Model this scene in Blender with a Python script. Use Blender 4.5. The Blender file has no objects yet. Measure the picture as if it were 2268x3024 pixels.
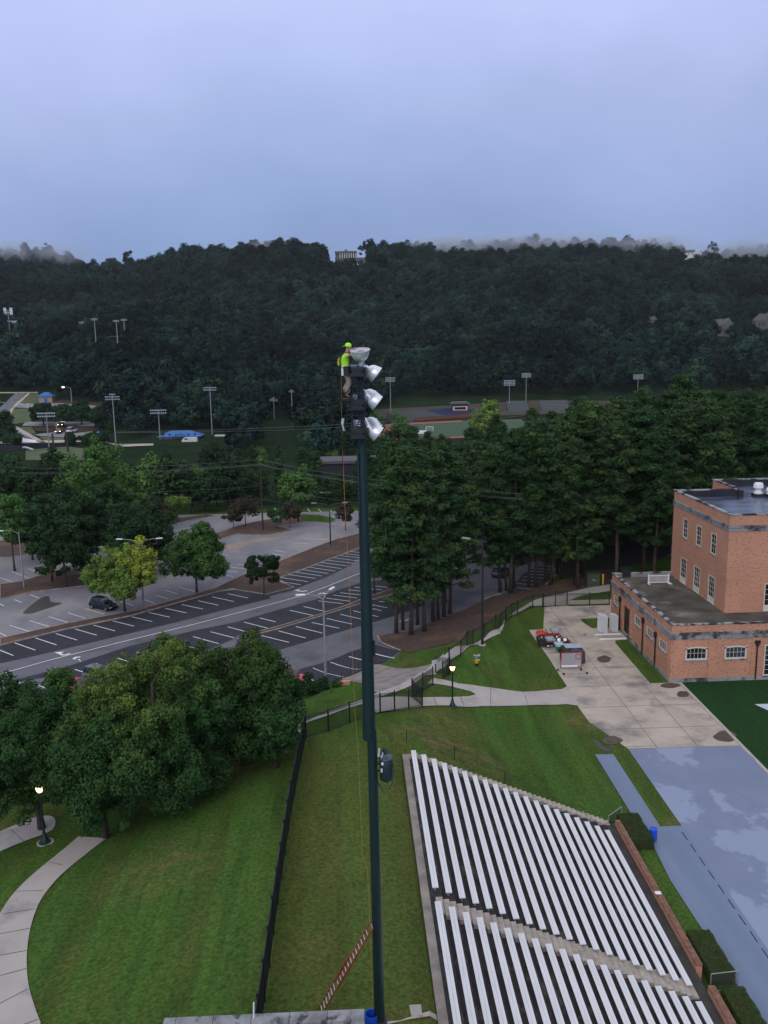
import bpy, bmesh, math, random
import numpy as np
from mathutils import Vector, Matrix, Euler
from mathutils.geometry import delaunay_2d_cdt
SC = bpy.context.scene
COL = SC.collection
RNG = np.random.default_rng(7)
random.seed(7)

# ------------------------------------------------------------------ camera
CAM_H = 37.0
F_PX, PITCH, ROLL, YAW = 2560.0, math.radians(11.02), math.radians(-.965), math.radians(2.186)
_cp, _sp = math.cos(PITCH), math.sin(PITCH)
FWD = np.array([math.sin(YAW) * _cp, math.cos(YAW) * _cp, -_sp])
_r = np.array([math.cos(YAW), -math.sin(YAW), 0.0])
_u = np.cross(_r, FWD)
RGT = _r * math.cos(ROLL) + _u * math.sin(ROLL)
UPV = -_r * math.sin(ROLL) + _u * math.cos(ROLL)
cam_d = bpy.data.cameras.new("camera")
cam = bpy.data.objects.new("camera", cam_d)
COL.objects.link(cam)
cam.matrix_world = Matrix(((RGT[0], UPV[0], -FWD[0], 0), (RGT[1], UPV[1], -FWD[1], 0), (RGT[2], UPV[2], -FWD[2], CAM_H), (0, 0, 0, 1)))
cam_d.sensor_fit = 'VERTICAL'
cam_d.sensor_height = 24.0
cam_d.lens = 24.0 * F_PX / 3024.0
cam_d.clip_start = .1
cam_d.clip_end = 9000
SC.camera = cam

# ------------------------------------------------------------------ world: dusk cloud deck
SUN_EL, SUN_ROT = math.radians(35), math.radians(200)
world = bpy.data.worlds.new("World"); SC.world = world; world.use_nodes = True
wn, wl = world.node_tree.nodes, world.node_tree.links
wn.clear()
def N(nt, typ, **kw):
    n = nt.nodes.new(typ)
    for k, v in kw.items():
        if k in ('loc',): continue
        setattr(n, k, v)
    return n
nt = world.node_tree
wo = N(nt, 'ShaderNodeOutputWorld')
sky = N(nt, 'ShaderNodeTexSky', sky_type='NISHITA', sun_disc=False)
sky.sun_elevation = SUN_EL; sky.sun_rotation = SUN_ROT
bsky = N(nt, 'ShaderNodeBackground'); bsky.inputs['Strength'].default_value = .06
wl.new(sky.outputs[0], bsky.inputs[0])
tc = N(nt, 'ShaderNodeTexCoord')
sep = N(nt, 'ShaderNodeSeparateXYZ'); wl.new(tc.outputs['Generated'], sep.inputs[0])
ns = N(nt, 'ShaderNodeTexNoise'); ns.inputs['Scale'].default_value = 2.2; ns.inputs['Detail'].default_value = 5; ns.inputs['Roughness'].default_value = .55
mp = N(nt, 'ShaderNodeMapping'); mp.inputs['Scale'].default_value = (1, 1, 1.7)
wl.new(tc.outputs['Generated'], mp.inputs[0]); wl.new(mp.outputs[0], ns.inputs[0])
ma = N(nt, 'ShaderNodeMath', operation='MULTIPLY_ADD'); ma.inputs[1].default_value = .30; ma.inputs[2].default_value = -.15
wl.new(ns.outputs[0], ma.inputs[0])
ad = N(nt, 'ShaderNodeMath', operation='ADD'); wl.new(sep.outputs[2], ad.inputs[0]); wl.new(ma.outputs[0], ad.inputs[1])
rp = N(nt, 'ShaderNodeValToRGB')
SKY = [(0.0, (.20, .29, .51)), (.10, (.25, .36, .62)), (.17, (.305, .42, .70)), (.25, (.39, .50, .80)), (.33, (.49, .60, .95)), (.5, (.68, .74, .96)), (1.0, (.86, .84, .84))]
el = rp.color_ramp.elements
el[0].position, el[0].color = SKY[0][0], (*SKY[0][1], 1)
el[1].position, el[1].color = SKY[-1][0], (*SKY[-1][1], 1)
for p, c in SKY[1:-1]:
    e = el.new(p); e.color = (*c, 1)
wl.new(ad.outputs[0], rp.inputs[0])
# broad lilac cast in patches of the cloud
n2 = N(nt, 'ShaderNodeTexNoise'); n2.inputs['Scale'].default_value = 1.3; n2.inputs['Detail'].default_value = 3
wl.new(tc.outputs['Generated'], n2.inputs[0])
mr = N(nt, 'ShaderNodeMapRange'); mr.inputs[1].default_value = .42; mr.inputs[2].default_value = .68; mr.inputs[4].default_value = .55
wl.new(n2.outputs[0], mr.inputs[0])
mx = N(nt, 'ShaderNodeMix', data_type='RGBA', blend_type='MULTIPLY'); mx.inputs['B'].default_value = (1.10, .97, .98, 1)
wl.new(mr.outputs[0], mx.inputs['Factor']); wl.new(rp.outputs[0], mx.inputs['A'])
bcl = N(nt, 'ShaderNodeBackground'); bcl.inputs['Strength'].default_value = 1.06
wl.new(mx.outputs['Result'], bcl.inputs[0])
addw = N(nt, 'ShaderNodeAddShader'); wl.new(bsky.outputs[0], addw.inputs[0]); wl.new(bcl.outputs[0], addw.inputs[1])
mixw = N(nt, 'ShaderNodeMixShader'); mixw.inputs[0].default_value = .95
wl.new(bsky.outputs[0], mixw.inputs[1]); wl.new(bcl.outputs[0], mixw.inputs[2])
wl.new(mixw.outputs[0], wo.inputs[0])
sd = bpy.data.lights.new("sun", 'SUN'); sd.energy = 1.15; sd.angle = math.radians(40); sd.color = (1, .94, .87)
sun = bpy.data.objects.new("sun", sd); COL.objects.link(sun)
sun.rotation_euler = (math.radians(90) - SUN_EL, 0, math.pi - SUN_ROT)
SC.view_settings.view_transform = 'Standard'
SC.view_settings.look = 'None'
SC.view_settings.exposure = 0.0
SC.view_settings.gamma = 1.0
try:
    SC.cycles.max_bounces = 6; SC.cycles.diffuse_bounces = 3; SC.cycles.volume_bounces = 0
    SC.cycles.transparent_max_bounces = 12
except Exception: pass

# ------------------------------------------------------------------ pixel -> world helpers (photo pixels 2268x3024)
def crop(ox, oy, w=800): return lambda x, y: (ox + x * w / 1659, oy + y * w / 1659)
A1, A2, A3, A4, A5, A6 = crop(0, 650), crop(700, 650), crop(1468, 650), crop(0, 1300), crop(700, 1300), crop(1468, 1300)
B1, B2, B3, B4, B5, B6 = crop(0, 1900), crop(700, 1900), crop(1468, 1900), crop(0, 2424), crop(700, 2424), crop(1468, 2424)
Z1, Z2, Z3, Z4, Z6, Z7, Z8 = crop(1150, 1880, 300), crop(1540, 1720, 340), crop(1960, 1380, 308), crop(1780, 1640, 488), crop(0, 880, 420), crop(1140, 1050, 580), crop(460, 2860, 800)
def D(x, y): return (x * 1.36709, y * 1.36709)
def ray(p): return FWD * F_PX + RGT * (p[0] - 1134) - UPV * (p[1] - 1512)
O = np.array([0, 0, CAM_H])
def P(p, z):
    d = ray(p); return O + d * ((z - CAM_H) / d[2])
def YD(p, y):
    d = ray(p); return O + d * (y / d[1])
def top_of(base, p):
    d = ray(p); t = (d[0] * base[0] + d[1] * base[1]) / (d[0] ** 2 + d[1] ** 2)
    return CAM_H + d[2] * t

# ------------------------------------------------------------------ terrain height
def sstep(a, b, x):
    t = np.clip((x - a) / (b - a), 0, 1); return t * t * (3 - 2 * t)
def zlow(x, y):
    z = -1.2 - 6.8 * sstep(165, 300, y)
    z = z + sstep(-45, -125, x) * np.clip((y - 430) * .1, 0, 19)
    return z
def zhill(x, y):
    y0 = 575 + 45 * sstep(-60, -160, x)
    t = np.clip((y - y0) / (1450 - y0), 0, 1)
    qx = (1134 + F_PX * ((x * RGT[0] + 1450 * RGT[1] + 150 * RGT[2]) / (x * FWD[0] + 1450 * FWD[1] + 150 * FWD[2]))) / 1.36709
    line = np.interp(qx, [-50, 0, 60, 120, 165, 200, 350, 372, 430, 500, 560, 600, 700, 712, 785, 795, 900, 930, 1050, 1180, 1270, 1300, 1330, 1400, 1440, 1480, 1500, 1560, 1600, 1700],
                     [538, 536, 530, 541, 556, 559, 558, 540, 534, 530, 528, 520, 524, 548, 548, 524, 521, 528, 526, 516, 512, 520, 512, 514, 522, 527, 541, 546, 535, 530])
    rx_, ry_ = qx * 1.36709 - 1134, line * 1.36709 - 1512
    crest = CAM_H + 1450 * (FWD[2] * F_PX + RGT[2] * rx_ - UPV[2] * ry_) / (FWD[1] * F_PX + RGT[1] * rx_ - UPV[1] * ry_) - 17
    fold = 15 * np.sin(x / 130. + y / 160.) + 8 * np.sin(x / 57. - y / 210. + 2) + 15 * np.sin(y / 95. + x / 300.)
    left = 19 * sstep(-45, -125, x)
    z = (crest + 8 - left) * t ** 1.22 + fold * np.sin(np.pi * t) * .9
    z = z - 30 * sstep(1500, 1900, y)
    return z
CP = []
def cp(pix, z):
    q = P(pix, z); CP.append((q[0], q[1], z))
for pix, z in [(B5(875, 1205), 7.4), (B5(1265, 1215), 6.7), (B5(1150, 420), 6.6), (B2(1035, 615), 6.5), (B2(418, 575), 6.0), (B5(150, 1180), 7.1), (B5(230, 600), 7.1),
               (B2(350, 870), 6.7), (B5(500, 600), 7.4), (B2(600, 900), 7.2), (B2(560, 540), 5.6), (B2(690, 490), 5.0), (B2(965, 415), 3.8), (B2(1135, 385), 3.0), (Z1(1030, 1150), 2.6),
               (B2(1250, 430), 3.6), (B2(1200, 560), 5.6), (Z1(870, 695), 2.7), (Z1(710, 795), 2.8), (Z1(370, 1000), 2.9), (Z1(975, 450), 2.4), (A5(1445, 1255), 1.8), (A5(1583, 1160), 1.1),
               (A6(52, 1110), .7), (A6(218, 1025), .2), (A6(380, 950), -.2), (A6(100, 960), -.2), (B2(700, 240), .8), (B2(1000, 200), 1.6), (B2(900, 230), 1.2), (B2(100, 100), -1.2), (A5(900, 1190), -.6),
               (A5(1100, 1260), .3), (B2(500, 330), 3.2), (B2(400, 380), 4.0), (B2(450, 470), 5.2), (B2(620, 330), 3.0), (B2(600, 230), .6), (B1(1650, 700), 5.8), (B4(1500, 1180), 6.8), (B4(1000, 1100), 6.2), (B4(250, 1100), 5.3),
               (B4(0, 800), 5.0), (B4(900, 500), 6.0), (B4(300, 400), 4.9), (B4(0, 180), 3.8), (B1(0, 900), 2.2), (B1(275, 1215), 3.8), (B1(600, 1250), 4.6), (B1(1000, 1100), 5.2),
               (B1(0, 380), -1.2), (B1(500, 250), -1.2), (B2(100, 250), -.2), (A5(1500, 1265), 1.9), (Z2(120, 690), .05), (Z1(1430, 600), 2.0)]:
    cp(pix, z)
for x, zs in ((4.2, (5.9, 4.6, 3.2)), (8, (4.5, 3.4, 2.6)), (12, (2.9, 2.0, 1.5)), (16, (1.3, .9, .6)), (19, (.25, .15, .1))):
    for y, z in zip((66, 72, 79), zs): CP.append((x, y, z))
for q in [(10, 90, 1.4), (16, 90, .5), (14, 100, .6), (20, 92, 0), (20, 105, 0), (23, 116, 0), (4, 46, 6.6), (4, 20, 6.7), (-4.5, 20, 7.2), (-12, 20, 6.6), (-30, 20, 5), (-60, 20, 4), (-60, 45, 3),
          (-60, 70, 0), (-22, 74, 1.0), (-12, 78, 1.2), (-30, 66, 1.8), (6, 118, -1.0), (14, 122, -.9), (-10, 86, -1.2), (-25, 86, -1.2), (-40, 82, -1.2), (30, 126, -.8), (45, 130, -1.0), (0, 98, -1.0)]: CP.append(q)
for y in (20, 28, 36, 44, 52, 60): CP.append((19.4, y, 0))
for x in np.arange(23, 110, 14):
    for y in np.arange(10, 122, 12): CP.append((x, y, 0.))
for x in np.arange(-120, 111, 23):
    for y in (94, 108, 124, 142, 162, 190):
        if y < 120 and x > -8: continue
        if y < 135 and x > 15: continue
        CP.append((x, y, -1.2))
CP = np.array(CP, float)
_d = np.sqrt((CP[:, None, 0] - CP[None, :, 0]) ** 2 + (CP[:, None, 1] - CP[None, :, 1]) ** 2 + 4)
CW = np.linalg.solve(_d - np.eye(len(CP)) * .15, CP[:, 2])
BX0, ROWX, ROWZ = 4.2, .753, .3158
def znear(x, y):
    s = np.zeros(np.shape(x))
    for (cx, cy, _), w in zip(CP, CW): s = s + w * np.sqrt((x - cx) ** 2 + (y - cy) ** 2 + 4)
    flat = sstep(17.5, 21.5, x) * sstep(84, 80, y) + sstep(21, 24, x) * sstep(78, 84, y) * sstep(124, 118, y)
    return s * (1 - np.clip(flat, 0, 1))
def hraw(x, y):
    w = sstep(150, 180, y)
    w = np.maximum(w, sstep(95, 125, np.abs(x - 0)))
    z = znear(x, y) * (1 - w) + (zlow(x, y)) * w + zhill(x, y)
    inb = sstep(3.2, 4.3, x) * sstep(20.2, 19.5, x) * sstep(60.6, 60.0, y)
    plane = 6.2 - ROWZ / ROWX * (x - BX0)
    z = np.where(inb > 0, z * (1 - inb) + np.minimum(z, plane - .7) * inb, z)
    return z
XS = np.concatenate([np.arange(-1600, -600, 100), np.arange(-600, -120, 20), np.arange(-120, -36, 4), np.arange(-36, 46, 1.0), np.arange(46, 120, 4), np.arange(120, 600, 20), np.arange(600, 1801, 100)])
YS = np.concatenate([np.arange(-60, 16, 8), np.arange(16, 130, 1.0), np.arange(130, 220, 4), np.arange(220, 600, 10), np.arange(600, 1560, 20), np.arange(1560, 2601, 104)])
GX, GY = np.meshgrid(XS, YS)
HG = hraw(GX, GY)
def h(x, y):
    x = np.asarray(x, float); y = np.asarray(y, float)
    i = np.clip(np.searchsorted(XS, x, side='right') - 1, 0, len(XS) - 2); j = np.clip(np.searchsorted(YS, y, side='right') - 1, 0, len(YS) - 2)
    u = np.clip((x - XS[i]) / (XS[i + 1] - XS[i]), 0, 1); v = np.clip((y - YS[j]) / (YS[j + 1] - YS[j]), 0, 1)
    a = HG[j, i] * (1 - u) + HG[j, i + 1] * u; b = HG[j + 1, i] * (1 - u) + HG[j + 1, i + 1] * u
    return a * (1 - v) + b * v
def G(p, ymax=1500.):
    d = ray(p); d = d / d[1]
    ys = np.concatenate([np.arange(24, 220, .5), np.arange(220, ymax, 3)])
    pts = O[None] + d[None] * ys[:, None]
    f = pts[:, 2] - h(pts[:, 0], pts[:, 1])
    k = np.argmax(f < 0)
    if f[k] >= 0: k = len(ys) - 1
    a, b = ys[max(k - 1, 0)], ys[k]
    for _ in range(22):
        m = (a + b) / 2; q = O + d * m
        if q[2] - h(q[0], q[1]) < 0: b = m
        else: a = m
    q = O + d * b
    return np.array([q[0], q[1], float(h(q[0], q[1]))])

# ------------------------------------------------------------------ materials
def mat(name, col, rough=.7, col2=None, scale=1., detail=4., bump=0., bscale=None, metal=0., spec=.3, contrast=(.35, .65), col3=None, scale3=.1, c3=(.5, .62), stretch=(1, 1, 1), emit=None, estr=0., coords='Object', rand=0.):
    m = bpy.data.materials.new(name); m.use_nodes = True
    t = m.node_tree; b = t.nodes['Principled BSDF']; L = t.links
    b.inputs['Roughness'].default_value = rough; b.inputs['Metallic'].default_value = metal
    b.inputs['Specular IOR Level'].default_value = spec
    b.inputs['Base Color'].default_value = (*col, 1)
    if emit:
        b.inputs['Emission Color'].default_value = (*emit, 1); b.inputs['Emission Strength'].default_value = estr
    tcn = N(t, 'ShaderNodeTexCoord'); mpn = N(t, 'ShaderNodeMapping'); mpn.inputs['Scale'].default_value = stretch
    L.new(tcn.outputs[coords], mpn.inputs[0])
    src = None
    if col2 is None: col2 = tuple(c * .86 for c in col)
    nz = N(t, 'ShaderNodeTexNoise'); nz.inputs['Scale'].default_value = scale; nz.inputs['Detail'].default_value = detail; nz.inputs['Roughness'].default_value = .6
    L.new(mpn.outputs[0], nz.inputs[0])
    mrn = N(t, 'ShaderNodeMapRange'); mrn.inputs[1].default_value, mrn.inputs[2].default_value = contrast
    L.new(nz.outputs[0], mrn.inputs[0])
    mix = N(t, 'ShaderNodeMix', data_type='RGBA'); mix.inputs['A'].default_value = (*col, 1); mix.inputs['B'].default_value = (*col2, 1)
    L.new(mrn.outputs[0], mix.inputs['Factor']); src = mix.outputs['Result']
    if col3 is not None:
        n3 = N(t, 'ShaderNodeTexNoise'); n3.inputs['Scale'].default_value = scale3; n3.inputs['Detail'].default_value = 5; n3.inputs['Roughness'].default_value = .62
        L.new(mpn.outputs[0], n3.inputs[0])
        m3 = N(t, 'ShaderNodeMapRange'); m3.inputs[1].default_value, m3.inputs[2].default_value = c3
        L.new(n3.outputs[0], m3.inputs[0])
        x3 = N(t, 'ShaderNodeMix', data_type='RGBA'); x3.inputs['B'].default_value = (*col3, 1)
        L.new(m3.outputs[0], x3.inputs['Factor']); L.new(src, x3.inputs['A']); src = x3.outputs['Result']
    if rand:
        oi = N(t, 'ShaderNodeObjectInfo'); mm = N(t, 'ShaderNodeMapRange'); mm.inputs[3].default_value = 1 - rand; mm.inputs[4].default_value = 1 + rand
        L.new(oi.outputs['Random'], mm.inputs[0])
        hv = N(t, 'ShaderNodeHueSaturation'); L.new(mm.outputs[0], hv.inputs['Value']); L.new(src, hv.inputs['Color']); src = hv.outputs[0]
    L.new(src, b.inputs['Base Color'])
    if bump:
        nb = N(t, 'ShaderNodeTexNoise'); nb.inputs['Scale'].default_value = bscale or scale * 4; nb.inputs['Detail'].default_value = 4
        L.new(mpn.outputs[0], nb.inputs[0])
        bp = N(t, 'ShaderNodeBump'); bp.inputs['Strength'].default_value = bump; bp.inputs['Distance'].default_value = .05
        L.new(nb.outputs[0], bp.inputs['Height']); L.new(bp.outputs[0], b.inputs['Normal'])
    return m

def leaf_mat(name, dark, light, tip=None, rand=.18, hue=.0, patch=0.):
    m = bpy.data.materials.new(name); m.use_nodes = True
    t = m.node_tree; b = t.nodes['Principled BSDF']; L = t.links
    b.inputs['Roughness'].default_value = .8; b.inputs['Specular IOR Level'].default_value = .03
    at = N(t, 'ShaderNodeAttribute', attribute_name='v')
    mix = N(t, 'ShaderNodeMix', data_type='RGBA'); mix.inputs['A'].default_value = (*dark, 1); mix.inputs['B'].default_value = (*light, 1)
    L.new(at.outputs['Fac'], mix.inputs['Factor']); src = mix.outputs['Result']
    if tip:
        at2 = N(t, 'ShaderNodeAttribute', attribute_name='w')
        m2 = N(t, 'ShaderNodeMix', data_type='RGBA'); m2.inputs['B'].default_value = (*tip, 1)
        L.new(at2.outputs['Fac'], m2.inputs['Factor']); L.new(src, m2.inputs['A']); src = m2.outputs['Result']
    oi = N(t, 'ShaderNodeObjectInfo'); mm = N(t, 'ShaderNodeMapRange'); mm.inputs[3].default_value = 1 - rand; mm.inputs[4].default_value = 1 + rand
    L.new(oi.outputs['Random'], mm.inputs[0])
    mh = N(t, 'ShaderNodeMapRange'); mh.inputs[3].default_value = .5 - hue; mh.inputs[4].default_value = .5 + hue
    wn_ = N(t, 'ShaderNodeTexWhiteNoise', noise_dimensions='1D'); L.new(oi.outputs['Random'], wn_.inputs['W']); L.new(wn_.outputs['Value'], mh.inputs[0])
    hv = N(t, 'ShaderNodeHueSaturation'); L.new(mm.outputs[0], hv.inputs['Value']); L.new(mh.outputs[0], hv.inputs['Hue']); L.new(src, hv.inputs['Color'])
    out = hv.outputs[0]
    if patch:   # stands of different species across the hill
        nz = N(t, 'ShaderNodeTexNoise'); nz.inputs['Scale'].default_value = .011; nz.inputs['Detail'].default_value = 3; L.new(oi.outputs['Location'], nz.inputs[0])
        mp_ = N(t, 'ShaderNodeMapRange'); mp_.inputs[1].default_value = .36; mp_.inputs[2].default_value = .64; mp_.inputs[3].default_value = 1 - patch; mp_.inputs[4].default_value = 1 + patch; L.new(nz.outputs[0], mp_.inputs[0])
        h2 = N(t, 'ShaderNodeHueSaturation'); L.new(mp_.outputs[0], h2.inputs['Value']); L.new(out, h2.inputs['Color']); out = h2.outputs[0]
    L.new(out, b.inputs['Base Color'])
    return m

def brick_mat(name):
    m = bpy.data.materials.new(name); m.use_nodes = True
    t = m.node_tree; b = t.nodes['Principled BSDF']; L = t.links
    b.inputs['Roughness'].default_value = .85; b.inputs['Specular IOR Level'].default_value = .2
    g = N(t, 'ShaderNodeNewGeometry'); s = N(t, 'ShaderNodeSeparateXYZ'); L.new(g.outputs['Position'], s.inputs[0])
    a = N(t, 'ShaderNodeMath', operation='ADD'); L.new(s.outputs[0], a.inputs[0]); L.new(s.outputs[1], a.inputs[1])
    c = N(t, 'ShaderNodeCombineXYZ'); L.new(a.outputs[0], c.inputs[0]); L.new(s.outputs[2], c.inputs[1])
    br = N(t, 'ShaderNodeTexBrick'); br.inputs['Scale'].default_value = 1.0
    br.inputs['Brick Width'].default_value = .215; br.inputs['Row Height'].default_value = .075; br.inputs['Mortar Size'].default_value = .006; br.inputs['Bias'].default_value = -.2
    br.inputs['Color1'].default_value = (.56, .270, .170, 1); br.inputs['Color2'].default_value = (.45, .205, .125, 1); br.inputs['Mortar'].default_value = (.46, .31, .23, 1)
    L.new(c.outputs[0], br.inputs['Vector'])
    # scattered dark header bricks
    mpn = N(t, 'ShaderNodeMapping'); mpn.inputs['Scale'].default_value = (3.2, 9.3, 1); L.new(c.outputs[0], mpn.inputs[0])
    nz = N(t, 'ShaderNodeTexNoise'); nz.inputs['Scale'].default_value = .8; nz.inputs['Detail'].default_value = 2; L.new(mpn.outputs[0], nz.inputs[0])
    mr_ = N(t, 'ShaderNodeMapRange'); mr_.inputs[1].default_value = .585; mr_.inputs[2].default_value = .63; mr_.inputs[4].default_value = .55; L.new(nz.outputs[0], mr_.inputs[0])
    mx_ = N(t, 'ShaderNodeMix', data_type='RGBA'); mx_.inputs['B'].default_value = (.20, .09, .07, 1)
    L.new(mr_.outputs[0], mx_.inputs['Factor']); L.new(br.outputs[0], mx_.inputs['A'])
    n2_ = N(t, 'ShaderNodeTexNoise'); n2_.inputs['Scale'].default_value = .35; n2_.inputs['Detail'].default_value = 5; L.new(g.outputs['Position'], n2_.inputs[0])
    m2_ = N(t, 'ShaderNodeMapRange'); m2_.inputs[3].default_value = .8; m2_.inputs[4].default_value = 1.2; L.new(n2_.outputs[0], m2_.inputs[0])
    hv = N(t, 'ShaderNodeHueSaturation'); L.new(mx_.outputs['Result'], hv.inputs['Color']); L.new(m2_.outputs[0], hv.inputs['Value'])
    L.new(hv.outputs[0], b.inputs['Base Color'])
    bp = N(t, 'ShaderNodeBump'); bp.inputs['Strength'].default_value = .4; bp.inputs['Distance'].default_value = .01; L.new(br.outputs['Fac'], bp.inputs['Height']); bp.invert = True
    L.new(bp.outputs[0], b.inputs['Normal'])
    return m

def grass_mat():
    m = bpy.data.materials.new('lawn_grass'); m.use_nodes = True
    t = m.node_tree; b = t.nodes['Principled BSDF']; L = t.links
    b.inputs['Roughness'].default_value = .95; b.inputs['Specular IOR Level'].default_value = .0
    g = N(t, 'ShaderNodeNewGeometry')
    def noise(sc, det=4, st=(1, 1, 1), rot=0):
        mp_ = N(t, 'ShaderNodeMapping'); mp_.inputs['Scale'].default_value = st; mp_.inputs['Rotation'].default_value = (0, 0, rot); L.new(g.outputs['Position'], mp_.inputs[0])
        n = N(t, 'ShaderNodeTexNoise'); n.inputs['Scale'].default_value = sc; n.inputs['Detail'].default_value = det; n.inputs['Roughness'].default_value = .62
        L.new(mp_.outputs[0], n.inputs[0]); return n.outputs[0]
    def rng_(s, a, b_, c=0, d=1):
        r = N(t, 'ShaderNodeMapRange'); r.inputs[1].default_value, r.inputs[2].default_value, r.inputs[3].default_value, r.inputs[4].default_value = a, b_, c, d
        L.new(s, r.inputs[0]); return r.outputs[0]
    def mixc(f, A, B):
        x = N(t, 'ShaderNodeMix', data_type='RGBA')
        if isinstance(A, tuple): x.inputs['A'].default_value = (*A, 1)
        else: L.new(A, x.inputs['A'])
        if isinstance(B, tuple): x.inputs['B'].default_value = (*B, 1)
        else: L.new(B, x.inputs['B'])
        L.new(f, x.inputs['Factor']); return x.outputs['Result']
    def mul(a, b_):
        x = N(t, 'ShaderNodeMath', operation='MULTIPLY'); x.use_clamp = True
        L.new(a, x.inputs[0]); L.new(b_, x.inputs[1]) if not isinstance(b_, float) else setattr(x.inputs[1], 'default_value', b_); return x.outputs[0]
    sp = N(t, 'ShaderNodeSeparateXYZ'); L.new(g.outputs['Position'], sp.inputs[0])
    c = mixc(rng_(noise(.10, 4), .36, .64), (.052, .096, .021), (.082, .106, .028))
    c = mixc(mul(rng_(noise(.55, 5, (1.5, .3, 1)), .4, .66), .6), c, (.026, .062, .015))
    # mowing bands run north-south and drift a little
    c = mixc(mul(rng_(noise(.50, 1, (1, .03, 1), .10), .44, .56), .62), c, (.060, .128, .026))
    c = mixc(mul(rng_(noise(1.1, 2, (1, .05, 1), .10), .5, .62), .35), c, (.030, .068, .018))
    # thin brown patches on the crest and by the pole
    def spot(x, y, r):
        v = N(t, 'ShaderNodeVectorMath', operation='DISTANCE'); v.inputs[1].default_value = (x, y, 0)
        cz = N(t, 'ShaderNodeCombineXYZ'); L.new(sp.outputs[0], cz.inputs[0]); L.new(sp.outputs[1], cz.inputs[1]); L.new(cz.outputs[0], v.inputs[0])
        return rng_(v.outputs['Value'], r, r * .25)
    br = rng_(noise(.9, 5), .36, .62)
    for sx, sy, sr, k in SPOTS:
        c = mixc(mul(mul(spot(sx, sy, sr), br), k), c, (.155, .125, .055))
    c = mixc(mul(rng_(sp.outputs[0], -5.2, -3.6), mul(rng_(sp.outputs[1], 66., 60.), mul(rng_(sp.outputs[0], 5, 3.), .45))), c, (.082, .088, .026))
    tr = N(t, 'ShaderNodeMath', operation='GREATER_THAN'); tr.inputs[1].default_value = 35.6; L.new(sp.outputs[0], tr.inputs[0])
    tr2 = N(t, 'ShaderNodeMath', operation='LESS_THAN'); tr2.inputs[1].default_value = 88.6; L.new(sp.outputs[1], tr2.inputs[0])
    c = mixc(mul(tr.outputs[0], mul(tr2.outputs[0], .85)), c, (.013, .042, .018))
    fine = rng_(noise(4.5, 6), .3, .7, .55, 1.42)
    hv = N(t, 'ShaderNodeHueSaturation'); L.new(c, hv.inputs['Color']); L.new(fine, hv.inputs['Value']); c = hv.outputs[0]
    # woodland floor beyond the lots and on the ridge
    far = mixc(rng_(noise(.05, 5), .4, .6), (.012, .026, .014), (.020, .034, .018))
    c = mixc(rng_(sp.outputs[1], 205, 225), c, far)
    L.new(c, b.inputs['Base Color'])
    bp = N(t, 'ShaderNodeBump'); bp.inputs['Strength'].default_value = .5; bp.inputs['Distance'].default_value = .06; L.new(noise(7, 5), bp.inputs['Height']); L.new(bp.outputs[0], b.inputs['Normal'])
    return m

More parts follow.
